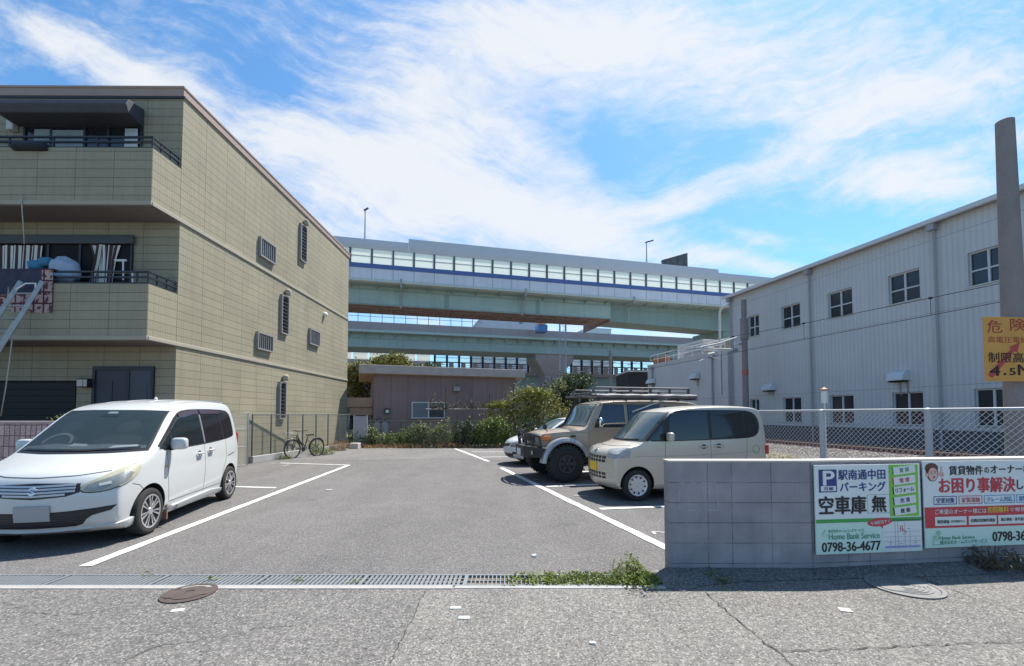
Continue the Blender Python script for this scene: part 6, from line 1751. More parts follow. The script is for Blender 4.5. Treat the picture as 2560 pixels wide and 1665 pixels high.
for sg, sgn in (('L', 1), ('R', -1)):
    for pts in ([(1.16, 1.06), (1.15, .6), (1.19, .32)], [(2.11, 1.08), (2.11, .6), (2.10, .32)], [(2.90, 1.10), (2.89, .80), (2.76, .55), (2.70, .32)], [(1.19, .32), (1.9, .325), (2.70, .33)]): c.seam(pts, sg)
    c.seam([(.55, .80), (1.5, .80), (2.5, .825), (3.1, .86)], sg, name='body_crease', m=mat('crease_tone', (.36, .33, .27), .4), w=.012)
    c.handle(1.96, .96, m_champ, sgn); c.handle(2.28, .975, m_champ, sgn)
    c.mirror(1.20, .845, 1.155, (.11, .17, .16), m_champ, sgn)
    hl = [(.12, .46, .79), (.12, .45, .90), (.14, .52, .935), (.30, .66, .955), (.44, .71, .955), (.47, .72, .93), (.46, .72, .80), (.42, .715, .775), (.18, .60, .765), (.14, .52, .77)]
    c.patch('headlight_rim', [(a, sgn * b, z) for a, b, z in hl], mat('lamp_edge', (.16, .16, .15), .4), off=.003, d=(-.9, -sgn * .9, -.1), chaikin=1)
    h_ = c.patch('headlight', [(a, sgn * (.60 + (b - .60) * .97), .86 + (z - .86) * .95) for a, b, z in hl], m_lensclear, off=.012, d=(-.9, -sgn * .9, -.1), chaikin=1, res=.03)
    c.patch('reflector', [(.20, sgn * .54, .82), (.20, sgn * .54, .90), (.30, sgn * .64, .91), (.32, sgn * .66, .83)], mat('reflector_grey', (.42, .42, .41), .45, var=.3, scale=25), off=.018, d=(-.9, -sgn * .9, -.1), parent=h_, chaikin=1)
    MB().box(c.X(3.40), c.X(3.30), sgn * .66 - .05, sgn * .66 + .055, .80, .98).obj('tail_light', m_redlens, c.t, bev=.02)
    for S in (.60, 3.08): c.wheel(S, sgn * .655, .283, .150, 'cap', .190, mat('hubcap_silver', (.60, .60, .60), .35, metal=.4, var=.05), sgn)
    c.patch('sill_strip', [(2.82, .72), (3.30, .755), (3.30, .785), (2.82, .75)], m_trimblk, off=.003, d=sg) if False else None
fl_ = [(3.10 + .075 * math.cos(a), .90 + .075 * math.sin(a)) for a in [i * 6.283 / 20 for i in range(20)]]
c.seam(fl_[:11], 'L', w=.006, name='fuel_lid'); c.seam(fl_[10:] + fl_[:1], 'L', w=.006, name='fuel_lid')
c.patch('bumper_edge', [(2.96, .66), (3.35, .68), (3.35, .70), (2.96, .68)], m_trimblk, off=.003, d='L')
for z0 in (.675, .375):
    g_ = c.patch('grille', [(-.44, z0), (.44, z0), (.45, z0 + .115), (-.45, z0 + .115)], m_trimblk, off=.003, d='F')
    for k in (1,): c.patch('grille_bar', [(-.45, z0 + .05), (.45, z0 + .05), (.45, z0 + .066), (-.45, z0 + .066)], m_champ, off=.008, d='F', parent=g_)
    for y in (-.33, -.22, -.11, 0, .11, .22, .33): c.patch('grille_bar', [(y - .008, z0), (y + .008, z0), (y + .008, z0 + .115), (y - .008, z0 + .115)], m_champ, off=.009, d='F', parent=g_, res=.05)
c.patch('number_plate', [(-.165, .50), (.165, .50), (.165, .66), (-.165, .66)], mat('yellow_plate', (.78, .48, .03), .5, var=.06), off=.02, d='F')
oval = [(.058 * math.cos(a), .865 + .042 * math.sin(a)) for a in [i * 6.283 / 20 for i in range(20)]]
c.patch('emblem', oval, m_chrome, off=.01, d='F', res=.03)
c.patch('bonnet_edge', [(-.62, .985), (-.35, .972), (0, .967), (.35, .972), (.62, .985), (.62, .992), (.35, .98), (0, .975), (-.35, .98), (-.62, .992)], m_seam, off=.0015, d='F', thick=.004)
MB().box(c.X(2.6), c.X(1.1), -.5, .5, .14, .21).obj('underbody', m_trimblk, c.t)

c2_.t.scale = (1, 1, 1.025)
# ---- sand-coloured off-roader
m_sand = car_paint('sand_beige_paint', (.375, .285, .20), rough=.38)
top = [(.42, 1.14), (.50, 1.19), (.85, 1.225), (1.25, 1.25), (1.50, 1.265), (1.60, 1.40), (1.72, 1.62), (1.85, 1.86), (1.98, 1.935), (2.4, 1.975), (3.2, 1.99), (4.1, 1.98), (4.62, 1.95), (4.70, 1.88)]
bot = [(.55, .72), (.62, .70), (.9, .62), (1.3, .58), (1.5, .56), (1.62, .56), (1.75, .56), (1.9, .56), (2.05, .56), (2.4, .56), (3.2, .56), (4.0, .58), (4.6, .66), (4.72, .70)]
front = [(.55, .72), (.44, .78), (.42, .88), (.42, .96), (.42, 1.03), (.42, 1.09), (.42, 1.14)]
rear = [(4.72, .70), (4.76, .8), (4.78, 1.0), (4.78, 1.2), (4.77, 1.4), (4.75, 1.6), (4.70, 1.88)]
wtab = [(.55, .95), (.8, .955), (1.1, .95), (1.22, .94), (1.3, .92), (1.6, .87), (1.85, .82), (1.95, .79), (2.0, .77)]
plan = [(.4, .74), (.8, .80), (1.3, .865), (1.5, .95), (1.9, 1.0), (4.4, 1.0), (4.8, .97)]
bow = [(0.4, .07), (1.4, .06), (1.9, .03), (2.2, 0), (4.5, 0), (4.8, -.03)]
crown = [(.4, .05), (1.4, .04), (1.9, .03), (2.3, .05), (4.8, .05)]
c3 = Car('off_roader', 'tall sand beige off-roader with black bull bar and roof rack', 'car', (2.42, 11.62), (-.974, -.225), 4.80, 1.87, m_sand, top, bot, front, rear, wtab, plan, bow, crown, (1.02, 3.75), .435, arch=.53, well=.40)
c = c3
c.patch('windscreen_surround', wsc(c, 1.30, 1.875, .70, .655), m_trimblk, off=.003, d='F')
c.patch('windscreen', wsc(c, 1.325, 1.855, .675, .635), mat('bright_windscreen', (.10, .14, .14), .04, var=.4, scale=1.6, spec=.9), off=.007, d='F')
m_bluegl = mat('blue_side_glass', (.022, .035, .055), .05, var=.2, spec=.8)
for pts in ([(1.78, 1.30), (2.56, 1.30), (2.56, 1.83), (2.05, 1.83)], [(2.68, 1.30), (3.55, 1.30), (3.55, 1.83), (2.68, 1.83)], [(3.7, 1.33), (4.5, 1.33), (4.5, 1.80), (3.7, 1.80)]):
    cxm, czm = sum(p[0] for p in pts) / 4, sum(p[1] for p in pts) / 4
    c.both('window_surround', [(cxm + (a - cxm) * 1.05, czm + (z - czm) * 1.06) for a, z in pts], m_trimblk, off=.003)
    c.both('side_window', pts, m_bluegl, off=.007)
for sg, sgn in (('L', 1), ('R', -1)):
    for pts in ([(1.62, 1.27), (1.62, .9), (1.66, .62)], [(2.62, 1.86), (2.62, 1.2), (2.62, .62)], [(3.62, 1.85), (3.62, 1.2), (3.4, .9)]): c.seam(pts, sg)
    c.seam([(1.64, 1.21), (2.6, 1.20), (4.6, 1.20)], sg, name='body_crease', m=mat('sand_shadow', (.27, .21, .14), .5), w=.014)
    c.seam([(.55, 1.10), (1.0, 1.13), (1.6, 1.17)], sg, name='body_crease', m=MATS['sand_shadow'], w=.012)
    c.handle(2.45, 1.09, m_trimblk, sgn)
    mo = c.mirror(1.82, 1.06, 1.40, (.12, .17, .24), m_chrome, sgn)
    MB().box(.05, .062, -.07, .07, -.1, .1).obj('mirror_glass', m_trimblk, mo)
    MB().box(c.X(1.30), c.X(1.18), sgn * .80 - .01, sgn * .80 + .012, 1.06, 1.10).obj('side_vent', m_trimblk, c.t)
    # flares and wheels
    for S in (1.02, 3.75):
        fm = MB(); pr_ = []
        for i in range(21):
            a = .02 + (math.pi - .32) * (i / 20)
            for rr, yy in ((.505, .80), (.50, 1.0), (.535, 1.015), (.60, .985), (.615, .80)): pr_.append((c.X(S) + rr * math.cos(a), sgn * yy * .97, .45 + rr * math.sin(a) * .98))
        fm.add(pr_, [(i * 5 + j, i * 5 + j + 1, (i + 1) * 5 + j + 1, (i + 1) * 5 + j) for i in range(20) for j in range(4)])
        fm.obj('wheel_flare', mat('silver_flare', (.36, .35, .37), .35, metal=.45), c.t, smooth=45)
        w_ = c.wheel(S, sgn * .83, .435, .29, 'offroad', .215, m_trimblk, sgn)
        tr = MB()
        for k in range(30):
            a = k * 2 * math.pi / 30
            for y_ in (-.105, 0.0, .105): tr.obox((.437 * math.cos(a + y_), y_, .437 * math.sin(a + y_)), (.035, .075, .05), Matrix.Rotation(-(a + y_) + math.pi / 2, 3, 'Y'))
        tr.obj('tread_blocks', m_rubber, w_)
    hl = [(.52, .47), (.52, .66)]
    MB().box(c.X(.52), c.X(.40), sgn * .50 - .11, sgn * .50 + .11, .93, 1.10).obj('headlight', m_lensclear, c.t, bev=.02)
    MB().box(c.X(.70), c.X(.44), sgn * .69 - .07, sgn * .69 + .045, .97, 1.09).obj('turn_signal', m_amber, c.t, bev=.025)
    MB().box(c.X(4.80), c.X(4.74), sgn * .75 - .06, sgn * .75 + .06, .9, 1.2).obj('tail_light', m_redlens, c.t, bev=.02)
MB().box(c.X(.46), c.X(.40), -.37, .37, .92, 1.10).obj('grille', m_trimblk, c.t, bev=.01)
m_bar = mat('black_steel', (.018, .018, .02), .5, var=.15)
m_barm = mat('satin_black', (.03, .03, .033), .38, var=.1)
bp = MB()
bp.prism([(c.X(.62), -.95, .58), (c.X(.30), -.80, .58), (c.X(.12), -.40, .56), (c.X(.12), .40, .56), (c.X(.30), .80, .58), (c.X(.62), .95, .58), (c.X(.8), .95, .62), (c.X(.8), -.95, .62)],
         [(c.X(.62), -.95, .80), (c.X(.28), -.82, .84), (c.X(.10), -.40, .84), (c.X(.10), .40, .84), (c.X(.28), .82, .84), (c.X(.62), .95, .80), (c.X(.8), .95, .80), (c.X(.8), -.95, .80)])
bpo = bp.obj('bumper', m_bar, c.t, bev=.02)
for sgn in (1, -1):
    MB().lathe([(0, .02), (.05, .02), (.055, 0)], 14, axis=0, c=(c.X(.24), sgn * .72, .70)).obj('fog_lamp', m_lensclear, bpo)
MB().box(c.X(.105), c.X(.085), -.17, .17, .60, .76).obj('number_plate', mat('plate_white', (.62, .63, .64), .5), c.t)
bb = MB()
for sgn in (1, -1):
    bb.tube([(c.X(.20), sgn * .33, .84), (c.X(.16), sgn * .33, 1.14), (c.X(.18), sgn * .30, 1.20)], .035, 10)
    bb.tube([(c.X(.16), sgn * .33, 1.12), (c.X(.22), sgn * .60, 1.13), (c.X(.38), sgn * .80, 1.08), (c.X(.44), sgn * .84, .84)], .032, 10)
    bb.tube([(c.X(.28), sgn * .62, 1.12), (c.X(.28), sgn * .62, .84)], .028, 8)
bb.tube([(c.X(.17), -.33, 1.19), (c.X(.15), 0, 1.21), (c.X(.17), .33, 1.19)], .035, 10).tube([(c.X(.17), -.33, 1.02), (c.X(.17), .33, 1.02)], .026, 8)
bb.obj('bull_bar', m_barm, c.t, smooth=40)
MB().tube([(c.X(.62), -.70, 1.20), (c.X(.60), -.72, 1.30)], .014, 8).lathe([(0, .0), (.05, .02), (.055, .08), (.02, .13), (0, .13)], 14, c=(c.X(.60), -.72, 1.27)).obj('fender_mirror', m_trimblk, c.t, smooth=40)
MB().tube([(c.X(.66), .58, 1.19), (c.X(.60), .62, 1.24)], .012, 8).lathe([(0, .0), (.045, .02), (.055, .07), (.03, .13), (0, .13)], 14, c=(c.X(.585), .63, 1.23)).obj('fender_mirror', m_trimblk, c.t, smooth=40)
MB().tube([(c.X(1.5), -.83, 1.25), (c.X(1.62), -.85, 1.35), (c.X(1.95), -.87, 1.9), (c.X(1.95), -.87, 2.05), (c.X(1.86), -.87, 2.1)], .045, 10).obj('snorkel', m_bar, c.t, smooth=40)
MB().box(c.X(4.4), c.X(.9), -.55, .55, .42, .60).obj('chassis', m_trimblk, c.t)
MB().tube([(c.X(1.02), -.75, .43), (c.X(1.02), .75, .43)], .06, 10).tube([(c.X(3.75), -.75, .43), (c.X(3.75), .75, .43)], .06, 10).obj('axle', m_trimblk, c.t)
# roof rack and rolled awning (bolted on)
rk = MB(); xr0, xr1 = c.X(1.72), c.X(4.45)
for y in (-.70, .70):
    rk.tube([(xr0, y, 2.075), (xr1, y, 2.075)], .022, 8).tube([(xr0 - .16, y, 2.26), (xr1, y, 2.26)], .024, 8)
    rk.tube([(xr0, y, 2.075), (xr0 - .06, y, 2.18), (xr0 - .16, y, 2.26)], .024, 8)
    rk.tube([(xr0 - .02, y, 2.17), (xr1, y, 2.17)], .012, 6)
    for k in range(5):
        x = xr0 - .55 + (xr1 - xr0 + .55) * k / 4; rk.box(x - .035, x + .035, y - .012, y + .012, 2.05, 2.26)
rk.tube([(xr0 + .12, -.70, 2.06), (xr0 + .12, .70, 2.06)], .022, 8).tube([(xr0, -.7, 2.12), (xr0 + .1, 0, 2.13), (xr0, .7, 2.12)], .02, 8)
for k in range(9):
    x = xr0 + (xr1 - xr0) * k / 8; rk.tube([(x, -.70, 2.07), (x, .70, 2.07)], .016, 6)
for k in range(4):
    x = xr0 - .25 + (xr1 - xr0 + .5) * k / 3
    for y in (-.62, .62): rk.box(x - .03, x + .03, y - .02, y + .02, 1.93, 2.07)
rk.obj('roof_rack', mat('rack_grey', (.10, .095, .105), .45, metal=.3, var=.15), c.t, smooth=40)
aw = MB(); n = 36; vs = []; rng = random.Random(9)
for i in range(n + 1):
    x = c.X(1.80) + (c.X(4.55) - c.X(1.80)) * i / n
    for q in range(12):
        a = q * 2 * math.pi / 12; rr = .072 * (1 + .14 * math.sin(i * .9 + q) * (1 if q % 2 else .3) + rng.uniform(-.06, .06))
        vs.append((x, .865 + rr * math.cos(a), 2.04 + rr * math.sin(a) * .85))
aw.add(vs, [(i * 12 + q, i * 12 + (q + 1) % 12, (i + 1) * 12 + (q + 1) % 12, (i + 1) * 12 + q) for i in range(n) for q in range(12)] + [tuple(range(12)), tuple(n * 12 + q for q in range(12))])
awo = aw.obj('awning_bag', mat('awning_grey', (.14, .125, .13), .6, var=.25, scale=6), c.t, smooth=60)
MB().box(c.X(4.55), c.X(1.80), .80, .93, 1.955, 1.975).obj('awning_base', m_bar, awo)
MB().tube([(c.X(2.75), .86, 1.66), (c.X(3.75), .90, 2.01)], .018, 6).obj('strut', m_silver, c.t)

# ---- white hatchback farthest back
m_hwhite2 = car_paint('white_hatch_paint', (.60, .61, .62))
top = [(.06, .72), (.16, .82), (.5, .93), (.9, 1.0), (1.05, 1.03), (1.35, 1.22), (1.62, 1.38), (1.82, 1.46), (2.1, 1.51), (2.6, 1.52), (3.2, 1.49), (3.65, 1.42), (3.9, 1.33), (4.0, 1.2)]
bot = [(.15, .20)] + [(.3, .19), (.55, .19), (.9, .19), (1.1, .19), (1.4, .19), (1.65, .19), (1.85, .19), (2.1, .19), (2.6, .19), (3.2, .19), (3.65, .2), (3.9, .22), (4.02, .25)]
front = [(.15, .20), (.05, .27), (.01, .38), (.0, .48), (.01, .56), (.03, .64), (.06, .72)]
rear = [(4.02, .25), (4.07, .35), (4.1, .5), (4.1, .7), (4.09, .85), (4.06, 1.0), (4.0, 1.2)]
wtab = [(.19, .93), (.3, .97), (.5, 1.0), (.8, 1.0), (.95, .98), (1.1, .93), (1.3, .85), (1.5, .74)]
plan = [(0, .80), (.3, .92), (.7, .985), (1, 1.0), (3.2, 1.0), (3.8, .95), (4.1, .88)]
bow = [(0, .36), (.5, .28), (1.0, .2), (1.8, .08), (2.4, 0), (3.6, -.03), (4.1, -.12)]
crown = [(0, .05), (1, .05), (1.8, .05), (2.4, .06), (4.1, .05)]
c4 = Car('hatchback', 'white hatchback mostly hidden behind the sand off-roader at the back', 'car', (1.72, 14.75), (-.974, -.225), 4.1, 1.69, m_hwhite2, top, bot, front, rear, wtab, plan, bow, crown, (.82, 3.4), .30)
c = c4
c.patch('windscreen', wsc(c, 1.06, 1.45, .66, .56), m_wsglass, off=.006, d='F')
c.both('side_window', [(1.25, 1.02), (2.3, 1.05), (3.3, 1.10), (3.5, 1.2), (3.2, 1.38), (2.4, 1.44), (1.9, 1.40)], m_carglass, off=.006)
c.patch('grille', [(-.30, .60), (0, .57), (.30, .60), (.38, .69), (0, .66), (-.38, .69)], m_trimblk, off=.004, d='F')
c.patch('emblem', [(.05 * math.cos(a), .645 + .05 * math.sin(a)) for a in [i * 6.283 / 16 for i in range(16)]], m_chrome, off=.012, d='F', res=.03)
c.patch('air_intake', [(-.45, .27), (.45, .27), (.55, .38), (-.55, .38)], m_trimblk, off=.004, d='F')
c.patch('number_plate', [(-.165, .40), (.165, .40), (.165, .55), (-.165, .55)], MATS['plate_white'], off=.015, d='F')
for sg, sgn in (('L', 1), ('R', -1)):
    hl = [(.10, .42, .62), (.12, .45, .70), (.35, .66, .79), (.62, .78, .86), (.60, .80, .78), (.35, .76, .68), (.18, .60, .62)]
    c.patch('headlight', [(a, sgn * b, z) for a, b, z in hl], m_lensclear, off=.006, d=(-1, -sgn * .7, -.2), chaikin=1)
    c.patch('lamp_brow', [(.10, sgn * .42, .60), (.18, sgn * .60, .60), (.35, sgn * .76, .66), (.35, sgn * .76, .69), (.2, sgn * .60, .63), (.1, sgn * .42, .63)], m_trimblk, off=.008, d=(-1, -sgn * .7, -.2))
    c.patch('fog_slot', [(.10, sgn * .55, .36), (.22, sgn * .70, .36), (.22, sgn * .70, .43), (.10, sgn * .55, .43)], m_trimblk, off=.005, d=(-1, -sgn * .7, 0))
    c.mirror(1.35, .90, 1.06, (.1, .18, .13), m_hwhite2, sgn)
    for S in (.82, 3.4): c.wheel(S, sgn * .74, .30, .17, 'cap', .20, MATS['hubcap_silver'], sgn)
    c.seam([(1.3, 1.02), (1.28, .6), (1.35, .32)], sg)

# ------------------------------------------------------------------ plants
def leaf_mat(name, col, isl=.45):
    m, nt, p, co = new_mat(name)
    g_ = node(nt, 'ShaderNodeNewGeometry')
    c = mixc(nt, g_.outputs['Random Per Island'], rgba(col, 1 - isl), (min(col[0] * (1 + isl) * 1.15, 1), min(col[1] * (1 + isl), 1), col[2] * (1 + isl * .5), 1))
    c = mixc(nt, 1.0, c, mixc(nt, remap(nt, noise(nt, co, 1.8, 4, .6), .3, .7, 0, 1), (.72, .74, .72, 1), (1.25, 1.22, 1.15, 1)), 'MULTIPLY')
    setin(nt, p, 'Base Color', c); p.inputs['Roughness'].default_value = .55
    p.inputs['Specular IOR Level'].default_value = .35
    tr = node(nt, 'ShaderNodeBsdfTranslucent'); nt.links.new(c, tr.inputs['Color'])
    mx_ = node(nt, 'ShaderNodeMixShader'); mx_.inputs[0].default_value = .28
    nt.links.new(p.outputs[0], mx_.inputs[1]); nt.links.new(tr.outputs[0], mx_.inputs[2])
    nt.links.new(mx_.outputs[0], nt.nodes['Material Output'].inputs['Surface'])
    return m
l_green = leaf_mat('leaf_green', (.115, .175, .050))
l_yel = leaf_mat('leaf_yellow_green', (.19, .22, .045))
l_dark = leaf_mat('leaf_dark', (.045, .075, .034))
l_olive = leaf_mat('leaf_olive', (.165, .178, .060))
l_dry = leaf_mat('dry_grass', (.30, .215, .13))
l_weed = leaf_mat('weed_green', (.16, .22, .05))
l_grey = leaf_mat('leaf_grey_green', (.16, .20, .105))
m_bark = mat('bark', (.12, .09, .065), .95, var=.25, scale=6)
def plant(name, label, cat, x, y, blobs, n, size, m, stems=5, seed=1, trunk=None, group=None, aspect=.5, up=.3):
    rng = random.Random(seed)
    t = thing(name, label, cat, (x, y, 0), 0, group)
    b = MB(); leaves(b, blobs, n, size, rng, up=up, aspect=aspect)
    b.obj('crown' if trunk else 'foliage', m, t)
    s = MB()
    if trunk:
        r, h = trunk; s.tube([(0, 0, -.05), (rng.uniform(-.1, .1), 0, h * .5), (0, 0, h)], [r, r * .8, r * .55], 10)
        for bl in blobs:
            s.tube([(0, 0, h * .75), ((bl[0]) * .5, bl[1] * .5, (h * .75 + bl[2]) / 2 + .1), (bl[0], bl[1], bl[2])], [r * .45, r * .3, r * .12], 6)
        s.obj('trunk', m_bark, t, smooth=40)
    else:
        for bl in blobs:
            for _ in range(max(1, stems // len(blobs))):
                a = rng.uniform(0, 6.28); q = (bl[0] + bl[3] * .6 * math.cos(a), bl[1] + bl[4] * .6 * math.sin(a), bl[2] + bl[5] * rng.uniform(.1, .6))
                s.tube([(bl[0] * .8 + rng.uniform(-.1, .1), bl[1] * .8, 0), ((bl[0] + q[0]) / 2, (bl[1] + q[1]) / 2, q[2] * .55), q], [.012, .009, .005], 5)
        s.obj('stem', m_bark, t)
    return t
def at_ground(px, py): q = ground(px, py); return q.x, q.y
def blob_px(px, py, w, h, Y, depth, x0, y0):
    c = atY(px, py, Y); k = Y / F
    return (c.x - x0, Y - y0, c.z, w * k / 2, depth, h * k / 2)
def bush(name, label, cat, px0, Y, boxes, n, size, m, **kw):
    """boxes: (cx, cy, w, h, extra depth) in photograph pixels at distance Y"""
    x0 = atY(px0, 1036, Y).x
    bl = [blob_px(b[0], b[1], b[2], b[3], Y + (b[4] if len(b) > 4 else 0), max(.35, b[2] * Y / F * .35), x0, Y) for b in boxes]
    return plant(name, label, cat, x0, Y, bl, n, size, m, **kw)
# along the back fence, from left to right
G = 'weeds and shrubs growing along the back fence'
bush('shrub', 'low green shrub at the back fence nearest the beige wall corner', 'shrub', 905, 21.6, [(890, 1096, 42, 46), (915, 1098, 50, 40)], 900, .12, l_green, seed=11, group=G)
bush('shrub', 'grey-green shrub at the back fence in front of the gas cylinders', 'shrub', 935, 21.6, [(930, 1090, 36, 54), (950, 1100, 46, 34)], 800, .12, l_grey, seed=12, group=G)
bush('shrub', 'rounded green shrub at the back fence below the meter box', 'shrub', 990, 21.6, [(985, 1100, 60, 36), (1015, 1094, 40, 46)], 800, .12, l_green, seed=13, group=G)
bush('shrub', 'taller leafy shrub at the back fence below the white window', 'shrub', 1052, 21.5, [(1040, 1088, 48, 60), (1070, 1092, 50, 52), (1055, 1072, 26, 30)], 1200, .12, l_grey, seed=14, group=G)
bush('shrub', 'thin upright shrub at the back fence right of the white window', 'shrub', 1110, 21.5, [(1100, 1084, 36, 64), (1118, 1062, 12, 40), (1125, 1094, 40, 44)], 900, .11, l_grey, seed=15, group=G)
bush('shrub', 'ragged dark shrub at the back fence under the trellis', 'shrub', 1165, 21.5, [(1150, 1085, 44, 64), (1178, 1088, 46, 60), (1172, 1060, 14, 36)], 1100, .12, l_dark, seed=16, group=G)
bush('shrub', 'broad dark shrub with bright leaf tips at the back fence left of the white hatchback', 'shrub', 1230, 21.5, [(1215, 1082, 64, 70), (1250, 1080, 60, 76), (1232, 1062, 50, 40), (1275, 1095, 50, 50)], 2300, .13, l_green, seed=17, group=G)
bush('shrub', 'dark shrub at the back fence behind the sand off-roader', 'shrub', 1350, 21.6, [(1320, 1080, 80, 80), (1390, 1075, 90, 80)], 1500, .14, l_dark, seed=18, group=G)
gr_ = MB(); rng = random.Random(31)
def blades(mb, n, fn, h0, h1, w=.012, lean=.5):
    for _ in range(n):
        x, y = fn(); h = rng.uniform(h0, h1); a = rng.uniform(0, 6.28); l = rng.uniform(.1, lean) * h
        dx, dy_ = math.cos(a), math.sin(a)
        mb.add([(x - dy_ * w, y + dx * w, 0), (x + dy_ * w, y - dx * w, 0), (x + dx * l * .5, y + dy_ * l * .5, h * .7), (x + dx * l, y + dy_ * l, h * rng.uniform(.8, 1))], [(0, 1, 2), (1, 3, 2)])
blades(gr_, 330, lambda: (rng.gauss(0, 1) * .55 - 5.0, rng.uniform(20.8, 21.6)), .08, .30, .02, 1.2)
blades(gr_, 220, lambda: (rng.gauss(0, 1) * .35 - 6.6, rng.uniform(20.8, 21.4)), .06, .25, .02, 1.2)
blades(gr_, 260, lambda: (rng.gauss(0, 1) * .7 - 3.0, rng.uniform(20.9, 21.6)), .08, .32, .02, 1.2)
blades(gr_, 140, lambda: (rng.gauss(0, 1) * .6 - 1.4, rng.uniform(21.0, 21.6)), .06, .22, .02, 1.2)
o = gr_.obj('dry_grass', l_dry); tag(o, 'strip of dry brown grass at the foot of the back fence', 'grass', kind='stuff')
# the big bush, trees
bush('bush', 'big yellow-green bush right of the flat-roofed house behind the off-roader', 'bush', 1310, 23.2, [(1250, 1030, 90, 60), (1310, 1010, 110, 90), (1365, 1030, 110, 100), (1300, 1065, 180, 80), (1400, 1060, 80, 90), (1335, 985, 60, 40)], 5200, .15, l_olive, seed=21, stems=12)
bush('bush', 'bright yellow crest of new leaves on the bush beside the flat-roofed house', 'bush', 1300, 22.9, [(1250, 1012, 66, 16), (1328, 980, 70, 22), (1360, 990, 40, 22), (1300, 1000, 40, 20)], 900, .15, l_yel, seed=22, stems=6)
bush('tree', 'dark feathery tree rising behind the big yellow-green bush', 'tree', 1420, 28, [(1400, 975, 90, 60), (1440, 955, 90, 50), (1425, 1000, 120, 80), (1455, 990, 60, 60), (1380, 1000, 60, 50)], 3800, .20, l_dark, seed=23, trunk=(.16, 2.8))
bush('tree', 'pale new shoots of a tree above the big bush', 'tree', 1385, 26.5, [(1378, 985, 40, 40), (1368, 1010, 50, 40), (1400, 962, 34, 30)], 700, .18, l_grey, seed=24, trunk=(.08, 2.6))
bush('tree', 'olive tree showing over the roof of the flat-roofed house at its left end', 'tree', 970, 33, [(975, 905, 90, 34), (945, 915, 60, 34), (1005, 912, 60, 30), (990, 895, 50, 22)], 2200, .26, l_olive, seed=25, trunk=(.2, 4.4))
bush('tree', 'sparse dark tree top over the middle of the flat house roof', 'tree', 1062, 34, [(1050, 920, 70, 16), (1085, 915, 50, 16)], 500, .24, l_dark, seed=26, trunk=(.16, 4.2))
bush('tree', 'olive tree between the beige side wall and the flat-roofed house', 'tree', 888, 30, [(885, 935, 60, 60), (905, 925, 50, 50), (885, 985, 60, 70), (910, 965, 40, 60)], 2300, .22, l_olive, seed=27, trunk=(.16, 3.0))
bush('bush', 'dark round bush left of the flat-roofed house wall', 'bush', 905, 25.5, [(900, 1030, 66, 66), (885, 1055, 50, 40)], 1200, .16, l_dark, seed=28)
# weeds in the lot
bush('weed', 'green weed at the front wheel of the bicycle', 'weed', 700, 15.9, [(694, 1143, 26, 18), (716, 1145, 24, 14)], 500, .07, l_weed, seed=41, aspect=.25, up=.8)
bush('weed', 'loose green weed just right of the bicycle', 'weed', 803, 17.6, [(800, 1127, 44, 26), (820, 1130, 34, 18), (790, 1120, 26, 26)], 800, .09, l_weed, seed=42, aspect=.22, up=.8)
bush('weed', 'dry brown weed at the far end of the mesh fence', 'weed', 845, 19.6, [(842, 1116, 48, 26), (825, 1118, 26, 22), (860, 1112, 26, 26)], 800, .10, l_dry, seed=43, aspect=.2, up=.8)
bush('weed', 'pale dry grass behind the rear of the champagne wagon', 'weed', 1950, 9.9, [(1940, 1146, 50, 34), (1975, 1150, 50, 26)], 700, .09, leaf_mat('pale_grass', (.36, .36, .20)), seed=44, aspect=.12, up=1.2)
bush('weed', 'small leafy plant behind the low ribbed wall', 'weed', 172, 8.7, [(170, 1046, 30, 14), (182, 1040, 20, 16)], 60, .07, l_weed, seed=45)
bush('weed', 'thin dark weeds growing in front of the property board', 'weed', 2490, 4.58, [(2500, 1402, 150, 30), (2450, 1398, 60, 26), (2550, 1396, 60, 40), (2480, 1375, 70, 30)], 300, .06, leaf_mat('weed_shade', (.075, .085, .045)), seed=46, aspect=.16, up=.9, stems=40)
bush('weed', 'grass tuft at the foot of the block wall', 'weed', 1790, 4.36, [(1788, 1438, 44, 14)], 110, .05, l_weed, seed=47, aspect=.2, up=1.0)
# weeds that took over the end of the drain
dw = MB(); rng = random.Random(51)
def inpatch():
    x = -.10 + 1.50 * rng.random() ** .62; return x, 4.18 + .27 * rng.random()
for _ in range(620):
    x, y = inpatch()
    leaves(dw, [(x, y, .015 + .02 * rng.random(), .03, .03, .02)], 3, .035, rng, aspect=.45, up=.6)
o = dw.obj('drain_weeds', l_weed); tag(o, 'low green weeds covering the right end of the drain', 'weeds', kind='stuff')
bush('weed', 'knee-high leafy weed at the end of the drain beside the block wall', 'weed', 1590, 4.36, [(1588, 1426, 46, 34), (1560, 1434, 44, 22), (1610, 1434, 28, 24), (1586, 1408, 26, 20)], 700, .038, l_weed, seed=52, aspect=.4, up=.5, stems=14)
for (x, y, n) in ((-2.05, 4.3, 14), (-2.9, 4.32, 12), (-1.5, 4.25, 10), (-3.6, 4.4, 10)):
    b = MB(); leaves(b, [(x, y, .02, .05, .03, .02)], n, .035, rng, aspect=.4); b.obj('tuft', l_weed, o)

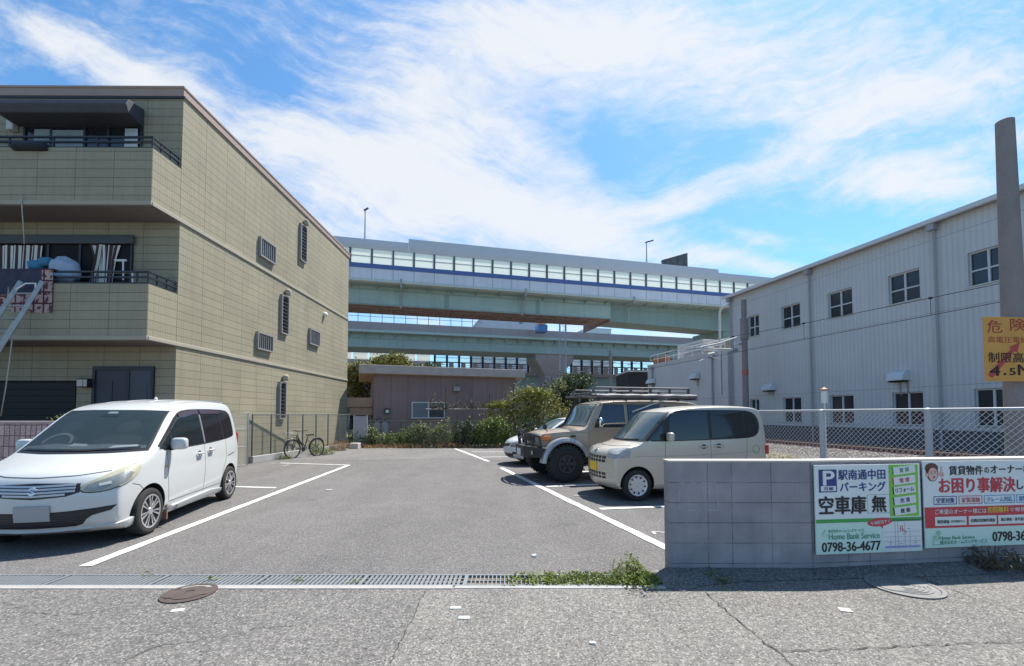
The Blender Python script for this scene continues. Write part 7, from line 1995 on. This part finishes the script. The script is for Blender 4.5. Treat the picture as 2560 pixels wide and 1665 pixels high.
# vine trellis
tr_ = thing('trellis', 'bare vines on a horizontal trellis in front of the flat-roofed house', 'trellis', (0, 22.9, 0))
def tp_(px, py): q = atY(px, py, 22.9); return (q.x, 0, q.z)
MB().tube([tp_(1064, 1023), tp_(1292, 1023)], .03, 8).obj('rail', mat('trellis_grey', (.40, .36, .34), .7), tr_, smooth=40)
for px in (1115, 1224): MB().tube([tp_(px, 970 if px < 1200 else 985), (tp_(px, 1000)[0], 0, 0)], .035, 8).obj('post', m_bark, tr_, smooth=40)
vn = MB(); rng = random.Random(61)
for k in range(60):
    a = rng.uniform(1075, 1285); p = [tp_(a, 1024)]
    x, y = a, 1022.0
    for _ in range(4):
        x += rng.uniform(-10, 10); y -= rng.uniform(1, 9) * (2 if k % 9 == 0 else 1); p.append(tp_(x, y))
    p = [(q[0], rng.uniform(-.25, .25), q[2]) for q in p]
    vn.tube(p, [.018, .014, .012, .010, .006], 5)
vn.obj('vine', m_bark, tr_)
lv = MB(); leaves(lv, [(tp_(1180, 1016)[0], 0, tp_(1180, 1016)[2], 2.0, .3, .14)], 160, .09, rng); lv.obj('foliage', l_dark, tr_)

# bicycle leaning by the fence: front wheel towards the left
bk = thing('bicycle', 'dark bicycle with a wire basket standing by the mesh fence', 'bicycle')
pf, pr_ = Vector((-7.98, 16.05, 0)), Vector((-7.52, 17.02, 0))
hd = (pf - pr_).normalized(); bk.location = (pf + pr_) / 2; bk.rotation_euler = (R(0), 0, math.atan2(hd.y, hd.x))
wb = (pf - pr_).length / 2; rw = .335
m_bkf = mat('bicycle_black', (.025, .025, .03), .35, var=.05, coat=.5); m_spk = mat('spoke_steel', (.12, .12, .125), .4, metal=.6)
for x in (wb, -wb):
    w = MB(); w.tube([(rw * math.cos(a), 0, rw * math.sin(a)) for a in [i * 2 * math.pi / 36 for i in range(37)]], .020, 8, cap=False)
    wo_ = w.obj('wheel', m_rubber, bk, smooth=True, loc=(x, 0, rw))
    MB().tube([((rw - .03) * math.cos(a), 0, (rw - .03) * math.sin(a)) for a in [i * 2 * math.pi / 36 for i in range(37)]], .012, 6, cap=False).obj('rim', m_spk, wo_, smooth=True)
    sp_ = MB()
    for k in range(18): a = k * math.pi / 9; sp_.tube([(0, .02 * (-1) ** k, 0), ((rw - .03) * math.cos(a), 0, (rw - .03) * math.sin(a))], .0025, 4)
    sp_.lathe([(0, -.04), (.025, -.04), (.025, .04), (0, .04)], 12, axis=1); sp_.obj('spokes', m_spk, wo_)
    MB().tube([((rw + .035) * math.cos(a), 0, rw + (rw + .035) * math.sin(a)) for a in [(-.1 if x < 0 else .5) + i * 2.7 / 18 * (1 if x < 0 else .8) for i in range(19)]], .016, 6).obj('mudguard', m_bkf, bk, smooth=True, loc=(x, 0, 0))
hx_ = wb - .18
MB().tube([(hx_, 0, .82), (.03, 0, .29)], .022, 10).tube([(hx_ + .02, 0, .72), (-.02, 0, .40)], .02, 10).tube([(-.10, 0, .74), (.03, 0, .29)], .019, 10).tube([(.03, 0, .29), (-wb, 0, rw)], .014, 8).tube([(-.08, 0, .66), (-wb, 0, rw)], .011, 8).obj('frame', m_bkf, bk, smooth=40)
MB().tube([(hx_ - .03, 0, .95), (hx_ + .03, 0, .70), (hx_ + .07, .045, .62), (wb, .045, rw)], .015, 8).tube([(hx_ + .03, 0, .66), (hx_ + .07, -.045, .62), (wb, -.045, rw)], .015, 8).obj('fork', m_spk, bk, smooth=40)
MB().tube([(hx_ - .22, .27, 1.0), (hx_ - .05, .25, 1.0), (hx_ - .02, .1, .99), (hx_ - .03, 0, .96), (hx_ - .02, -.1, .99), (hx_ - .05, -.25, 1.0), (hx_ - .22, -.27, 1.0)], .013, 8).obj('handlebar', m_bkf, bk, smooth=40)
MB().prism([(-.32, -.09, .80), (-.32, .09, .80), (-.05, .03, .80), (-.05, -.03, .80)], [(-.32, -.09, .86), (-.32, .09, .86), (-.05, .03, .845), (-.05, -.03, .845)]).tube([(-.14, 0, .80), (-.10, 0, .70)], .014, 8).obj('saddle', m_bkf, bk, bev=.02)
bs = MB()
for z in (.68, .76, .84, .92):
    f_ = .11 + (z - .68) * .18; bs.tube([(wb - .10 - .04, -f_, z), (wb + .20 + (z - .68) * .2, -f_, z), (wb + .20 + (z - .68) * .2, f_, z), (wb - .14, f_, z), (wb - .14, -f_, z)], .005, 5)
for k in range(7):
    y = -.11 + k * .22 / 6; bs.tube([(wb + .20, y, .68), (wb + .25, y * 1.35, .92)], .003, 4).tube([(wb + .20, y, .68), (wb - .14, y, .68)], .003, 4)
for k in range(6):
    x = wb - .14 + k * .34 / 5
    for s_ in (-1, 1): bs.tube([(x, s_ * .11, .68), (x, s_ * .153, .92)], .003, 4)
bs.obj('basket', m_spk, bk)
MB().tube([(-wb - .15, -.06, .72), (-wb + .28, -.06, .70)], .008, 6).tube([(-wb - .15, .06, .72), (-wb + .28, .06, .70)], .008, 6).tube([(-wb - .15, -.06, .72), (-wb - .15, .06, .72)], .008, 6).tube([(-wb, .07, rw), (-wb - .05, .06, .72)], .007, 6).obj('rear_carrier', m_spk, bk, smooth=40)
MB().lathe([(0, -.01), (.085, -.01), (.085, .01), (0, .01)], 20, axis=1, c=(.03, -.05, .29)).tube([(.03, -.06, .29), (.10, -.06, .16), (.10, -.14, .16)], .010, 6).tube([(.03, .06, .29), (-.04, .06, .42), (-.04, .14, .42)], .010, 6).obj('crank', m_spk, bk)
MB().tube([(-wb, .06, rw), (-wb - .18, .17, .01)], .010, 6).obj('kickstand', m_spk, bk)

# far things under the highways
def far_block(name, label, px0, px1, ytop, Y, col, cat='building'):
    a, b = atY(px0, ytop, Y), atY(px1, ytop, Y)
    t = thing(name, label, cat, (a.x, Y, 0), 0)
    w_ = b.x - a.x
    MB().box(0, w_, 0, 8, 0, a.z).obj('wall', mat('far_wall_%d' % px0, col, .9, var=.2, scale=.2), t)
    MB().box(-.1, w_ + .1, -.1, 8.1, a.z, a.z + .25).obj('roof', m_hgrey, t)
    wi = None; n = max(1, int(w_ / 3.2))
    for k in range(n):
        if wi is None: q = wi = MB().box(.6, 2.2, -.03, .0, a.z * .35, a.z * .7).obj('window', m_glassd, t)
        else: q = dup(wi)
        q.location = (k * w_ / n, 0, 0)
far_block('distant_dark_block', 'dark low shed in the gloom under the lower road, right of the flat house', 1290, 1420, 965, 108, (.07, .07, .08), 'shed')  # this block and the next are added, near black for the shade there
far_block('distant_dark_block', 'wide dark shed under the lower road behind the off-roader', 1425, 1600, 972, 112, (.05, .05, .055), 'shed')
far_block('distant_dark_block', 'black-fronted shed beyond the railway beside the annex wall', 1570, 1690, 930, 70, (.035, .035, .04), 'shed')
far_block('distant_house', 'slate-blue house wall seen between the beige wall and the flat house', 845, 925, 955, 42, (.12, .14, .18), 'house')
fw_ = MB(); rng = random.Random(71)
bl = []
for k in range(60):
    x = rng.uniform(-70, 75); bl.append((x, rng.uniform(135, 150), rng.uniform(1, 4), rng.uniform(3, 6), 2, rng.uniform(2, 4.5)))
leaves(fw_, bl, 5000, 1.6, rng); o = fw_.obj('distant_trees', l_dark); tag(o, 'far-off dark belt of trees below the highways', 'trees', kind='stuff')
